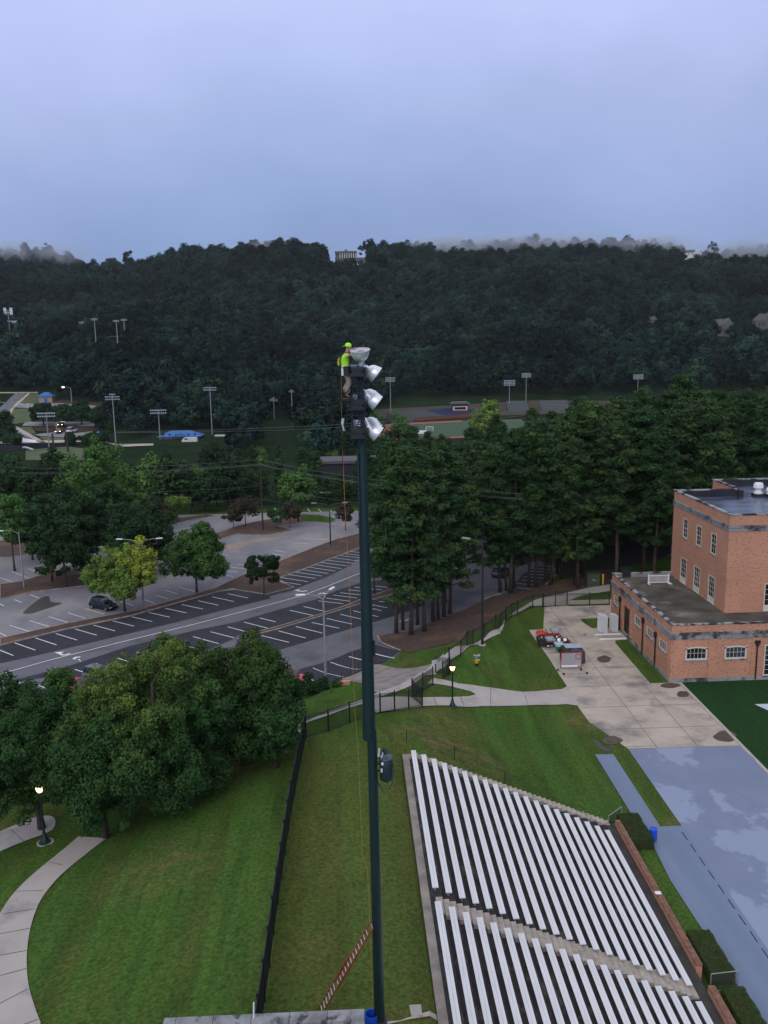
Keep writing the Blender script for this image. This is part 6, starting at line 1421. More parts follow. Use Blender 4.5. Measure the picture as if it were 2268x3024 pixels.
def unique_tree(name, Dx, Dtop, y, wD, label, leafm, seed, clear=.18, nc=120, cr=1.0, nl=240, size=.16, tip=None, dense=1., tw=.22, low=-.65, group=None, zsq=1., limbs=7, lobes=0, lr=1.9):
    """broadleaf tree whose top stands at photo point (Dx, Dtop) at distance y"""
    t = YD(D(Dx, Dtop), y); b = float(h(t[0], y)); hh = t[2] - b; dep = np.linalg.norm(t - O); rw = wD * 1.36709 * dep / F_PX / 2
    rng = np.random.default_rng(seed)
    zb = hh * clear; rz = (hh - zb) / 2; zc = zb + rz
    C = blob_centers(rng, nc, max(rw - cr * .6, .5), max(rz - cr * .5, .5) * zsq, zc, low=low)
    R = cr * (.65 + .7 * rng.random(nc)); wv = None
    if lobes: C, lk = lobed_centers(rng, nc, rw, rz, zc, lobes, lr, low)
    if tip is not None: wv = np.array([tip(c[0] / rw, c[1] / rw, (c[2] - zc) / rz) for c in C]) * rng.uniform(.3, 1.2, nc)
    V, Q, v, w = leaf_cloud(C, R, nl, size, rng, wv=wv)
    cm = mesh_np(name + '_crown', V, Q, leafm, {'v': v, 'w': w})
    tm = trunk_mesh(name + '_trunk', hh, tw, rng, limbs, rw * .7)
    return place_tree(name, cm, tm, (t[0], y, b), 1., 0, label, 'tree', group)
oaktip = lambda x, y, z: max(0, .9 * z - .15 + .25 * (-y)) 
og = 'big oaks at the lower left'
OK = dict(lobes=26, lr=1.75, low=-.85)
unique_tree('oak_tree', 322, 1405, 56.5, 370, 'largest oak of the lower left cluster, olive tips and painted highlights on its crown', LF_oak, 11, .02, 640, .60, 215, .098, lambda x, y, z: max(0, 1.1 * z + .45 * (x < .15) - .35), tw=.3, **OK)  # tip colour also paints highlights onto the upper and left crown
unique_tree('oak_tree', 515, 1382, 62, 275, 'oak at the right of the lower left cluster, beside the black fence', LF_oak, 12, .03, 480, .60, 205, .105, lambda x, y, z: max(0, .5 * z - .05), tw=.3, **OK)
unique_tree('oak_tree', 62, 1500, 57, 250, 'oak over the lit lamp post at the left edge', LF_oak, 13, .08, 380, .60, 190, .10, None, tw=.26, lobes=18, lr=1.6, low=-.7)
unique_tree('oak_tree', 128, 1430, 68, 130, 'small upright oak poking up at the back left of the cluster', LF_green, 14, .1, 130, .55, 150, .13, None, tw=.2, lobes=9, lr=1.3)
unique_tree('oak_tree', 395, 1376, 69, 250, 'oak behind the largest one, crown touching the stall lines', LF_oak, 15, .08, 300, .65, 150, .13, lambda x, y, z: max(0, .4 * z), tw=.26, lobes=18, lr=1.8)
unique_tree('oak_tree', 20, 1462, 71, 170, 'oak at the far left edge beyond the lamp', LF_oak, 16, .1, 200, .62, 150, .13, None, tw=.26, lobes=12, lr=1.6)
unique_tree('oak_tree', 588, 1462, 60.0, 112, 'narrow oak limb mass at the right tip of the cluster', LF_oak, 17, .05, 150, .55, 150, .12, None, tw=.2, lobes=9, lr=1.3)
unique_tree('oak_tree', 205, 1520, 54, 200, 'lower oak at the front left of the cluster, over the curved walk', LF_oak, 18, .02, 300, .6, 200, .10, None, tw=.22, lobes=14, lr=1.5, low=-.8)
unique_tree('maple_tree', 258, 1168, 124.2, 172, 'yellow green maple on the planting strip over the black vehicle', LF_yel, 21, .15, 330, .66, 110, .17, lambda x, y, z: max(0, .55 * x + .55 * z - .15), tw=.2, lobes=16, lr=1.5)
unique_tree('maple_tree', 416, 1132, 133, 140, 'round mid green maple right of the yellow green one', LF_green, 22, .08, 420, .78, 110, .18, None, tw=.2, lobes=15, lr=1.5)
unique_tree('crape_myrtle', 566, 1192, 131, 82, 'low dark bronze tree on the tip of the planting strip', LF_dark, 23, .18, 90, .5, 120, .13, None, tw=.12, limbs=10, lobes=10, lr=.9)
unique_tree('maple_tree', 200, 950, 178, 150, 'tall bright green tree rising above the dark grove at left', LF_green, 24, .12, 75, 1.5, 170, .30, None, tw=.25)
unique_tree('maple_tree', 15, 1066, 150, 85, 'light green tree at the left edge on its round island', LF_green, 25, .28, 45, 1.0, 150, .25, None, tw=.18)
for k, (Dx, Dt, y, w, lm, lab) in enumerate(((95, 1062, 142, 110, LF_dark, 'dark tree at the left end of the dense grove in the lots'), (165, 1050, 146, 130, LF_dark, 'wide dark tree in the middle of the dense grove'), (240, 1030, 150, 140, LF_dark, 'dark grove tree behind the yellow green maple'), (320, 1078, 147, 120, LF_dark, 'dark drooping tree at the right end of the dense grove'),
        (270, 1085, 141, 110, LF_dark, 'dark grove tree right behind the yellow maple crown'), (130, 1120, 138, 120, LF_dark, 'low dark tree at the front of the grove'), (200, 1070, 156, 60, LF_green, 'thin light green tree spire inside the grove'), (60, 1100, 158, 110, LF_green, 'medium green tree behind the left lamp pole'),
        (268, 1000, 172, 90, LF_green, 'grey green tree beside the bright tall one'), (330, 1070, 185, 75, LF_rust, 'brownish tree just left of the small yellow tree'))):
    unique_tree('grove_tree', Dx, Dt, y, w, lab, lm, 40 + k, .02, 170, .75, 90, .21, None, tw=.2, lobes=14, lr=1.7)
unique_tree('dogwood_tree', 381, 1066, 193, 58, 'small yellow green flat topped tree by the far lot', LF_yel, 61, .35, 32, .9, 110, .28, None, tw=.12, zsq=.8)
unique_tree('crape_myrtle', 527, 1074, 185, 72, 'brown twiggy tree left of the wooden utility pole', LF_rust, 62, .25, 40, .8, 130, .2, None, tw=.12, limbs=12)
unique_tree('crape_myrtle', 503, 1100, 183, 42, 'small brown bush tree at the left of the twiggy tree', LF_rust, 63, .2, 20, .6, 120, .2, None, tw=.1)
unique_tree('crape_myrtle', 597, 1095, 182, 58, 'low dark shrub tree right of the wooden utility pole', LF_dark, 64, .2, 24, .6, 120, .2, None, tw=.1)
unique_tree('elm_tree', 640, 1010, 190, 88, 'green tree on the grass tip of the far planting strip', LF_green, 65, .22, 50, 1.2, 150, .28, None, tw=.2)
unique_tree('elm_tree', 625, 1078, 183, 52, 'small grey green tree below the larger green one', LF_rust, 66, .2, 22, .8, 120, .24, None, tw=.1)
unique_tree('elm_tree', 745, 1085, 178, 40, 'thin tree beside the tall pole at the lot corner', LF_rust, 67, .2, 22, .8, 110, .24, None, tw=.1)
unique_tree('cedar_tree', 875, 920, 400, 62, 'lone dark tree in front of the red track', LF_dark, 68, .05, 40, 2.2, 90, .6, None, tw=.3)
unique_tree('poplar_tree', 1052, 872, 330, 78, 'tall yellow green tree in front of the grandstand', LF_yel, 69, .1, 60, 2.0, 110, .5, None, tw=.3)
for k, (Dx, Dt, Db, w, lab) in enumerate(((90, 868, 920, 56, 'first of the trees on the far lot island, dark and conical'), (133, 872, 922, 56, 'second of the trees on the far lot island'), (173, 868, 918, 48, 'third of the trees on the far lot island'), (208, 880, 926, 48, 'fourth of the trees on the far lot island'))):
    unique_tree('island_tree', Dx, Dt, G(D(Dx, Db))[1], w, lab, LF_dark, 80 + k, .12, 60, 1.8, 110, .6, None, tw=.4, group='far lot island trees')
for k, (Dx, Dt, Db, w, lab) in enumerate(((6, 892, 958, 52, 'dark tree at the left edge beside the far road'), (24, 935, 962, 46, 'low dark shrub tree by the crosswalk'), (205, 932, 960, 66, 'low dark hedge tree beside the tiny blue shelter'), (150, 935, 962, 20, 'small tree by the wooden poles'))):
    unique_tree('island_tree', Dx, Dt, G(D(Dx, Db))[1], w, lab, LF_dark, 90 + k, .0, 44, 1.5, 100, .5, None, tw=.3)
# shrub at the edge of the apron
rng = np.random.default_rng(5); q = G(B2(500, 290)); C = np.array([[rng.normal() * 1.2, rng.normal() * .9, .4 + rng.random() * .8] for _ in range(16)])
V_, Q_, v_, w_ = leaf_cloud(C, np.full(16, .6), 160, .12, rng)
e = place_tree('shrub', mesh_np('shrub_crown', V_, Q_, LF_dark, {'v': v_, 'w': w_}), None, q, 1., 0, 'grey green shrub at the corner of the stalls by the red car', 'shrub')

# ---- shared prototypes
def pine_proto(seed, hh=26., r=3.3, start=.36, nq=78):
    r *= 1.22
    rng = np.random.default_rng(seed); C = []; R = []
    z = hh * start
    while z < hh * .985:
        t = (z / hh - start) / (1 - start); ext = r * (math.sin(math.pi * min(1, .18 + .80 * t)) ** .7) * (1.05 - .45 * t)
        for j in range(int(rng.integers(3, 6))):
            a = rng.random() * 6.28; L = ext * (.35 + .75 * rng.random())
            C.append([math.cos(a) * L, math.sin(a) * L, z + rng.normal() * .35 + .12 * L]); R.append(.68 + .62 * rng.random())
            if L > 1.6: C.append([math.cos(a + .2) * L * .55, math.sin(a + .2) * L * .55, z + rng.normal() * .3]); R.append(.5 + .35 * rng.random())
        z += hh * .030 * (1.1 - .4 * t)
    C = np.array(C); R = np.array(R); wv = (rng.random(len(C)) > .8) * rng.random(len(C)) * .8
    V, Q, v, w = leaf_cloud(C, R, (nq * (R / .8) ** 2).astype(int), .30, rng, shell=.35, flat=.62, up=.55, aspect=.36, wv=wv, rnd=.5)
    tm = trunk_mesh('pine_trunk', hh, .26, rng, 14, r * .7, start * .9, .96, M_bark_p)
    return mesh_np('pine_crown', V, Q, LF_pine, {'v': v, 'w': w}), tm
PINES = [pine_proto(100 + k, start=(.27, .33, .22, .36, .26, .20)[k], r=(3.6, 3.3, 4.1, 3.1, 3.8, 4.2)[k]) for k in range(6)]
def round_proto(seed, hh, rw, clear, nc, cr, nl, size, lm):
    rng = np.random.default_rng(seed); zb = hh * clear; rz = (hh - zb) / 2; zc = zb + rz
    C = blob_centers(rng, nc, rw - cr * .5, rz - cr * .4, zc); R = cr * (.65 + .7 * rng.random(nc)); wv = (rng.random(nc) > .8) * rng.random(nc) * .7
    V, Q, v, w = leaf_cloud(C, R, nl, size, rng, wv=wv)
    return mesh_np('tree_crown', V, Q, lm, {'v': v, 'w': w}), trunk_mesh('tree_trunk', hh, .25, rng, 5, rw * .6)
ROUNDS = [round_proto(200 + k, 14., (4.2, 3.6, 4.8, 3.2)[k], (.12, .2, .1, .15)[k], 46, 1.5, 90, .42, LF_dark if k < 3 else LF_green) for k in range(4)]
cnt = 0
def forest_tree(Dx, Dtop, y, kind, group, label, wobble=0.):
    global cnt
    t = YD(D(Dx, Dtop), y); b = float(h(t[0], y)); hh = t[2] - b
    if hh < 3: return
    pr = PINES if kind == 'pine' else ROUNDS; H0 = 26. if kind == 'pine' else 14.; k = int(RNG.integers(len(pr))); sc = hh / H0
    sxy = sc * RNG.uniform(.95, 1.25) if kind == 'pine' else sc * RNG.uniform(.95, 1.3); sxy = max(sxy, .55 if kind == 'pine' else .6)
    place_tree('pine_tree' if kind == 'pine' else 'broadleaf_tree', pr[k][0], pr[k][1], (t[0], y, b), (sxy, sxy, sc), RNG.uniform(0, 6.28), label, 'tree', group); cnt += 1
canx = [780, 800, 860, 900, 960, 1010, 1060, 1110, 1160, 1210, 1260, 1310, 1350, 1400, 1440, 1480, 1520, 1560, 1600, 1660, 1760]
cany = [985, 955, 948, 945, 938, 918, 905, 908, 892, 875, 858, 872, 848, 842, 836, 818, 833, 838, 826, 836, 836]
can = lambda x: float(np.interp(x, canx, cany))
# front pines whose trunks can be counted
fp = [(975, 1183), (1016, 1163), (1065, 1192), (1105, 1132), (1146, 1172), (1200, 1110), (1232, 1098), (1268, 1082), (1303, 1066)]
ordw = ['first', 'second', 'third', 'fourth', 'fifth', 'sixth', 'seventh', 'eighth', 'ninth']
for k, (x, yy) in enumerate(fp):
    g = G(A5(x, yy)); pxl = A5(x, yy)[0] / 1.36709; tp = can(pxl + 5) + (60, 95, 20, 90, 45, 30, 70, 25, 50)[k]
    zt = YD(D(pxl, tp), g[1])[2]; hh = zt - g[2]; p_ = PINES[(k * 2 + 1) % 6]
    place_tree('pine_tree', p_[0], p_[1], g, (hh / 26 * 1.1, hh / 26 * 1.1, hh / 26), k * 1.3, f'{ordw[k]} trunk from the left in the front pines by the lot', 'tree', 'front pines by the straw bank')
fp2 = [(20, 932), (57, 925), (82, 936), (104, 905), (192, 898), (236, 897), (300, 868), (395, 850), (450, 835), (520, 818)]
for k, (x, yy) in enumerate(fp2):
    g = G(A6(x, yy)); pxl = A6(x, yy)[0] / 1.36709; tp = can(pxl) + (50, 110, 20, 90, 60, 15, 70, 40, 25, 60)[k]
    zt = YD(D(pxl, tp), g[1])[2]; hh = zt - g[2]; p_ = PINES[(k * 5 + 2) % 6]
    place_tree('pine_tree', p_[0], p_[1], g, (hh / 26 * 1.1, hh / 26 * 1.1, hh / 26), k * 2.1, f'{(ordw + ["tenth"])[k]} pine from the left along the mesh fence toward the green cabinet', 'tree', 'front pines by the straw bank')
PG = 'pines massed behind the brick building and court'
def scatter_row(y, x0, x1, sp, dtop, kind, group, label, jy=2.5, cf=can, skip=None):
    t = x0
    while t < x1:
        Dx = t; yy = y + RNG.uniform(-jy, jy); wpx = sp * F_PX / math.hypot(y, 30) / 1.36709
        if not (skip and skip(Dx, yy)): forest_tree(Dx, cf(Dx) + dtop + RNG.uniform(-14, 46) + (42 if y > 300 and 570 < Dx < 655 else 0), yy, kind, group, label)
        t += wpx * RNG.uniform(.8, 1.25)
lab = 'tall pine in the dense dark mass behind the court and brick building'
scatter_row(124, 848, 1000, 4.2, 18, 'pine', PG, lab)
scatter_row(132, 850, 1010, 5.0, 8, 'pine', PG, lab)
scatter_row(150, 900, 1230, 5.0, 22, 'pine', PG, lab)
scatter_row(130, 1195, 1450, 5.0, 45, 'pine', PG, lab)
scatter_row(138, 1210, 1560, 5.2, 30, 'pine', PG, lab)
scatter_row(150, 1225, 1700, 5.4, 14, 'pine', PG, lab)
scatter_row(140, 852, 905, 5, 40, 'pine', PG, lab)
scatter_row(166, 870, 1750, 5.2, 8, 'pine', PG, lab)
UG = 'low trees under the pines'
scatter_row(158, 1010, 1720, 6.5, 165, 'round', UG, 'low leafy tree in the dark understorey below the tall pines')
scatter_row(190, 850, 1720, 7, 110, 'round', UG, 'low leafy tree in the dark understorey below the tall pines')
scatter_row(182, 850, 1760, 6.0, 0, 'pine', PG, lab)
scatter_row(205, 835, 1760, 7.0, -2, 'pine', PG, lab)
scatter_row(232, 835, 1760, 9.0, -2, 'pine', PG, lab)
# left and middle woods beyond the far lot
lx = [-40, 60, 130, 230, 300, 400, 455, 480, 560, 620, 700, 760, 800, 840]
ly = [985, 975, 968, 985, 985, 988, 982, 930, 925, 935, 925, 940, 950, 965]
lc = lambda x: float(np.interp(x, lx, ly))
MG = 'trees of the wood beyond the far lot'; ml = 'dark tree in the wood behind the far parking lot'
skipb = lambda Dx, y: (330 < Dx < 455 and y > 300)
scatter_row(212, -30, 500, 5.0, 10, 'round', MG, ml)
scatter_row(216, 440, 835, 5.6, 14, 'pine', MG, ml)
scatter_row(226, -30, 835, 6.0, 0, 'pine', MG, ml)
scatter_row(242, -30, 835, 7.0, 0, 'round', MG, ml)
scatter_row(262, -30, 120, 8.0, -2, 'round', MG, ml)
scatter_row(270, 455, 840, 7.0, -20, 'pine', MG, ml)
scatter_row(305, 455, 840, 8.0, -38, 'round', MG, ml)
scatter_row(345, 455, 880, 9.0, -50, 'pine', MG, ml)
scatter_row(390, 455, 870, 10, -60, 'round', MG, ml)
scatter_row(452, 238, 332, 11, -68, 'round', MG, ml)
scatter_row(480, 240, 860, 11, -62, 'round', MG, ml, skip=lambda Dx, y: 330 < Dx < 450)
scatter_row(330, 850, 1010, 10, 0, 'round', MG, ml)
print('forest trees', cnt)

# ---- hillside forest: one mass of thousands of trees
def hill_proto(seed, hh, rw, nc, cr, nl, size, cone=False):
    rng = np.random.default_rng(seed)
    if cone:
        C = []; 
        for i in range(nc):
            t = rng.random() ** .8; a = rng.random() * 6.28; r = rw * (1 - t) ** .8 * rng.random() ** .4; C.append([r * math.cos(a), r * math.sin(a), hh * (.25 + .72 * t)])
        C = np.array(C)
    else: C = blob_centers(rng, nc, rw - cr * .5, hh * .36, hh * .58, inner=.5, low=-.5)
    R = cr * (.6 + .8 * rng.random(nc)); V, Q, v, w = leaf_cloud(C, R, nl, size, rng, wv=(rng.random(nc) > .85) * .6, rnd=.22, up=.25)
    me = mesh_np('hill_tree_crown', V, Q, LF_hill, {'v': v, 'w': w}); return bpy.data.objects.new('hill_tree_source', me)
HC = bpy.data.collections.new('hill_tree_sources')
for k, a in enumerate(((14, 6.2, 13, 2.7, 80, .78), (16, 6.8, 15, 2.8, 80, .8), (12, 5.4, 11, 2.5, 80, .75), (18, 5.6, 15, 2.5, 75, .75), (15, 7.4, 17, 2.9, 80, .85))): HC.objects.link(hill_proto(300 + k, *a))
HC.objects.link(hill_proto(310, 19, 4.8, 34, 1.7, 60, .7, True)); HC.objects.link(hill_proto(311, 16, 4.2, 30, 1.6, 60, .7, True))
rng = np.random.default_rng(77)
gy = np.arange(330, 1500, 10.6); PTS = []
for y in gy:
    xs_ = np.arange(-.50 * y - 60, .56 * y + 60, 10.6); PTS.append(np.stack([xs_ + rng.uniform(-3.6, 3.6, len(xs_)), y + rng.uniform(-3.6, 3.6, len(xs_))], 1))
PTS = np.concatenate(PTS); zt = h(PTS[:, 0], PTS[:, 1]); qx, qy = proj(PTS[:, 0], PTS[:, 1], zt); qx /= 1.36709; qy /= 1.36709
lim = np.interp(qx, [-50, 0, 60, 100, 118, 125, 236, 250, 448, 455, 800, 835, 860, 1180, 1420, 1700], [846, 846, 846, 850, 852, 864, 872, 950, 945, 990, 990, 950, 862, 858, 880, 880])
keep = (qy < lim) & ~((qx > 330) & (qx < 460) & (PTS[:, 1] < 450))
keep &= ~((qx > 702) & (qx < 794) & (PTS[:, 1] > 1270)) & ~((qx > 185) & (qx < 362) & (PTS[:, 1] > 1425) & (rng.random(len(PTS)) > .12)) & ~((qx > 1474) & (qx < 1520) & (PTS[:, 1] > 1290)) & ~((qx > 1546) & (qx < 1566) & (PTS[:, 1] > 1420))
HOUSES = [(D(1548, 706), 880), (D(1655, 700), 880), (D(1402, 695), 900)]
for hp, yy in HOUSES:
    q = YD(hp, yy); keep &= ~((np.abs(PTS[:, 0] - q[0] * PTS[:, 1] / yy) < 17) & (PTS[:, 1] > yy - 75) & (PTS[:, 1] < yy + 14))
_, qtop = proj(PTS[:, 0], PTS[:, 1], zt + 19); qtop /= 1.36709
SL = [(A1, bx, by, ty) for (bx, by, tx, ty, w, lab) in hillp] + [(A1, 62, 700, 560), (A1, 1300, 1305, 1022), (A1, 981, 1335, 1160), (A2, 229, 1215, 1086), (A2, 341, 1255, 1038), (A2, 941, 1190, 962), (A3, 74, 1150, 980), (A3, 176, 1130, 936)]
for (f_, bx, by, ty_) in SL:   # keep the foot of each light pole clear of the canopy before it
    q = G(f_(bx, by)); cx_, cy_ = f_(bx, by)[0] / 1.36709, f_(bx, by)[1] / 1.36709
    cy_ -= .22 * (by - ty_) * 800 / 1659 / 1.36709
    keep &= ~((np.abs(qx - cx_) < 2 + 7.5 * 1873 / PTS[:, 1]) & (PTS[:, 1] < q[1] + 6) & (qtop < cy_))
for (hx, hy, ww, yy) in ((748, 554, 40, 1425), (1562, 708, 20, 880), (1652, 702, 16, 880), (1408, 694, 9, 900), (1498, 549, 14, 1400)):
    keep &= ~((np.abs(qx - hx) < ww) & (PTS[:, 1] < yy + 8) & (PTS[:, 1] > 600) & (qtop < hy))
keep &= ~((PTS[:, 0] > -60) & (PTS[:, 0] < 330) & (PTS[:, 1] < 618) & (qx > 800))
PTS, zt, qx = PTS[keep], zt[keep], qx[keep]
me = bpy.data.meshes.new('forest'); me.from_pydata(np.column_stack([PTS, zt - .5]).tolist(), [], [])
scv = rng.choice([.8, .95, 1.15, 1.45], len(PTS), p=[.3, .3, .25, .15]) * rng.uniform(.88, 1.12, len(PTS)); scv *= np.where(PTS[:, 1] > 1380, rng.uniform(.65, .95, len(PTS)), 1)
patch = .5 + .5 * np.sin(PTS[:, 0] / 70 + np.sin(PTS[:, 1] / 60) * 2) * np.sin(PTS[:, 1] / 55 + 1)
scv *= .88 + .22 * patch
at = me.attributes.new('sc', 'FLOAT', 'POINT'); at.data.foreach_set('value', scv.astype(np.float32))
at = me.attributes.new('rz', 'FLOAT', 'POINT'); at.data.foreach_set('value', (rng.random(len(PTS)) * 6.28).astype(np.float32))
pick = np.where((PTS[:, 1] < 720) & (rng.random(len(PTS)) < .4), rng.integers(5, 7, len(PTS)), rng.integers(0, 5, len(PTS)))
at = me.attributes.new('pk', 'INT', 'POINT'); at.data.foreach_set('value', pick.astype(np.int32))
fo = bpy.data.objects.new('forest', me); COL.objects.link(fo); fin(fo, 'dense dark green forest covering the whole hillside', 'forest', None, 'stuff')
ng = bpy.data.node_groups.new('forest_nodes', 'GeometryNodeTree'); ng.interface.new_socket('Geometry', in_out='INPUT', socket_type='NodeSocketGeometry'); ng.interface.new_socket('Geometry', in_out='OUTPUT', socket_type='NodeSocketGeometry')
gi, go = ng.nodes.new('NodeGroupInput'), ng.nodes.new('NodeGroupOutput'); ci = ng.nodes.new('GeometryNodeCollectionInfo'); ci.inputs['Collection'].default_value = HC; ci.inputs['Separate Children'].default_value = True; ci.inputs['Reset Children'].default_value = True
ip = ng.nodes.new('GeometryNodeInstanceOnPoints'); ip.inputs['Pick Instance'].default_value = True
def named(nm, ty):
    n = ng.nodes.new('GeometryNodeInputNamedAttribute'); n.data_type = ty; n.inputs['Name'].default_value = nm; return n.outputs['Attribute']
ng.links.new(gi.outputs[0], ip.inputs['Points']); ng.links.new(ci.outputs[0], ip.inputs['Instance']); ng.links.new(named('pk', 'INT'), ip.inputs['Instance Index'])
cx = ng.nodes.new('ShaderNodeCombineXYZ'); ng.links.new(named('rz', 'FLOAT'), cx.inputs[2]); ng.links.new(cx.outputs[0], ip.inputs['Rotation']) ; ng.links.new(named('sc', 'FLOAT'), ip.inputs['Scale'])
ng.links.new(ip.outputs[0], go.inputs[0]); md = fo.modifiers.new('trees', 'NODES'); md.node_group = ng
print('hill trees', len(PTS))
# a few trees that stand out singly on the skyline
for k, (Dx, Dt, w, lab) in enumerate(((275, 538, 26, 'lone feathery tree on the low part of the skyline'), (343, 542, 20, 'slanting small tree at the skyline dip'), (543, 520, 26, 'bare flat topped tree above the ridge left of the mansion'), (790, 518, 30, 'tree at the right end of the mansion clearing'), (1537, 522, 36, 'round tree beside the white house on the ridge'), (100, 524, 26, 'tall tree in mist on the left ridge'), (625, 515, 40, 'tall tree in mist just left of the mansion'), (880, 516, 24, 'gappy tree on the skyline right of the mansion'), (1180, 515, 40, 'misty tree top near the middle right ridge'))):
    unique_tree('ridge_tree', Dx, Dt, 1440 if Dx not in (1537,) else 1400, w, lab, LF_hill, 500 + k, .1, 26, 2.6, 36, 1.25, None, tw=.5)

# ---- hedges
def hedge(x0, x1, y0, y1, hh, label):
    rng = np.random.default_rng(int(y0 * 10)); cx, cy = (x0 + x1) / 2, (y0 + y1) / 2; e = empty('hedge', (cx, cy, 0), label, 'hedge', 'clipped hedges by the brick wall')
    w, d = (x1 - x0) / 2, (y1 - y0) / 2; n = int(900 * (4 * w * d + 4 * hh * (w + d))); u = rng.random(n); V = []; Nn = []
    At, As, Af = 4 * w * d, 4 * d * hh, 4 * w * hh; k = rng.random(n) * (At + As + Af); a, b_ = rng.uniform(-1, 1, n), rng.uniform(-1, 1, n)
    top = k < At; side = (k >= At) & (k < At + As); z = rng.uniform(.02, 1, n) * hh; sg = np.where(rng.random(n) < .5, -1, 1)
    p = np.column_stack([np.where(top, a * w, np.where(side, sg * w, a * w)), np.where(top, b_ * d, np.where(side, b_ * d, sg * d)), np.where(top, hh, z)])
    nn = np.column_stack([np.where(side, sg, 0), np.where(~top & ~side, sg, 0), np.where(top, 1, .2)]) * 1.0
    p += rng.normal(size=(n, 3)) * .022 + nn * (.03 * np.sin(p[:, [1]] * 4.1 + p[:, [0]] * 3)); nn = nn + rng.normal(size=(n, 3)) * .55; nn /= np.linalg.norm(nn, axis=1)[:, None]
    q = np.cross(nn, rng.normal(size=(n, 3))); q /= np.linalg.norm(q, axis=1)[:, None]; r = np.cross(nn, q); s_ = .035 * (.6 + .8 * rng.random(n))[:, None]
    Vv = np.stack([p - q * s_, p - r * s_ * .6, p + q * s_, p + r * s_ * .6], 1).reshape(-1, 3)
    me = mesh_np('hedge_leaves', Vv, np.arange(n * 4).reshape(-1, 4), LF_hedge, {'v': rng.random(n), 'w': np.zeros(n)}); o = bpy.data.objects.new('foliage', me); COL.objects.link(o); o.parent = e
    s = MB((cx, cy, 0)); s.box((x0 + .05, y0 + .05, 0), (x1 - .05, y1 - .05, hh - .05)); s.build('branches', M_bark, e)
hedge(20.0, 21.65, 57.2, 60.8, .85, 'upper clipped hedge beside the blue barrel')
hedge(20.2, 21.65, 43.5, 47.2, .8, 'middle clipped hedge just above the dark mesh gate')
hedge(20.3, 21.6, 36.5, 42.3, .8, 'lower clipped hedge at the bottom right corner')

# ================================================================== DISTANT BUILDINGS
M_blueroof = mat('blue_metal_roof', (.030, .14, .40), .5, (.026, .12, .34), .5); M_tanw = mat('tan_wall', (.34, .27, .21), .8); M_greyroof = mat('grey_shingle', (.10, .10, .11), .9); M_pale = mat('pale_stone', (.13, .13, .135), .8); M_dkwin = mat('dark_window', (.02, .022, .026), .3)
def hip(s, x0, x1, y0, y1, z0, z1, ov=.6, gable=False):
    x0 -= ov; x1 += ov; y0 -= ov; y1 += ov; r = 0 if gable else min((x1 - x0), (y1 - y0)) / 2; ym = (y0 + y1) / 2
    s.add([(x0, y0, z0), (x1, y0, z0), (x1, y1, z0), (x0, y1, z0), (x0 + r, ym, z1), (x1 - r, ym, z1)], [(0, 1, 5, 4), (2, 3, 4, 5), (1, 2, 5), (3, 0, 4), (3, 2, 1, 0)])
bl, br_ = YD(A1(985, 1370), 432), YD(A1(1215, 1365), 432); w = br_[0] - bl[0]; gz = float(h(bl[0], 432))
e = empty('blue_roof_building', (bl[0] + w / 2, 432, gz), 'brick field house with bright blue hipped roof beyond the wood', 'building'); zr = YD(A1(985, 1328), 432)[2] - gz; zt_ = YD(A1(1100, 1288), 436)[2] - gz
s = MB(); s.box((-w / 2, 0, -2), (w / 2, 9, zr)); s.build('wall', M_brick, e)
s = MB(); hip(s, -w / 2, w / 2, 0, 9, zr, zt_, 1.6); rf_ = s.build('roof', M_blueroof, e)
s = MB(); s.add([(-4, -2.4, zr + .02), (6, -2.4, zr + .02), (1, -2.2, zt_ - .6), (1, 4, zt_ - .6)], [(0, 1, 2), (0, 2, 3), (1, 3, 2)]); s.build('roof_gable', M_blueroof, e)
for x in np.linspace(-w / 2 + 1.5, w / 2 - 1.5, 6): s = MB(); s.box((x - .5, -.06, .8), (x + .5, -.004, 2.6)); s.build('window', M_dkwin, e)
g = YD(A1(1162, 1362), 420); gz2 = float(h(g[0], 420)); 
e = empty('white_van', (g[0], 420, g[2]), 'white van parked at the right end of the blue roof building', 'van'); s = MB()
s.prism([(-3.6, .3), (-3.6, 1.2), (-3.3, 1.5), (-2.6, 2.3), (-2.2, 2.5), (3.6, 2.5), (3.8, 1.2), (3.8, .3)], 1, -1.1, 1.1); s.build('body', P_white, e, bevel=.1)
s = MB(); s.box((-2.2, -1.13, 1.5), (-.8, -1.102, 2.2)); s.build('window', M_dkwin, e)
for x in (-2.3, 2.4): s = MB(); s.lathe([(.5, -1.2), (.5, -1.0)], (x, 0, .5), 12, Matrix.Rotation(math.radians(90), 4, 'X')); s.build('wheel', M_tyre, e)
for k, (x, y_, ww, lab) in enumerate(((1375, 1345, 60, 'pale box trailer right of the blue roof building'), (1440, 1352, 50, 'second pale box trailer farther right'))):
    g = YD(A1(x, y_ + 12), 440); e = empty('box_trailer', g, lab, 'trailer'); s = MB(); s.box((-ww * .08, 0, .6), (ww * .08, 2.4, 3.4)); s.build('box', P_white, e); s = MB(); s.lathe([(.5, -.2), (.5, .1)], (0, 0, .5), 12, Matrix.Rotation(math.radians(90), 4, 'X')); s.build('wheel', M_tyre, e)
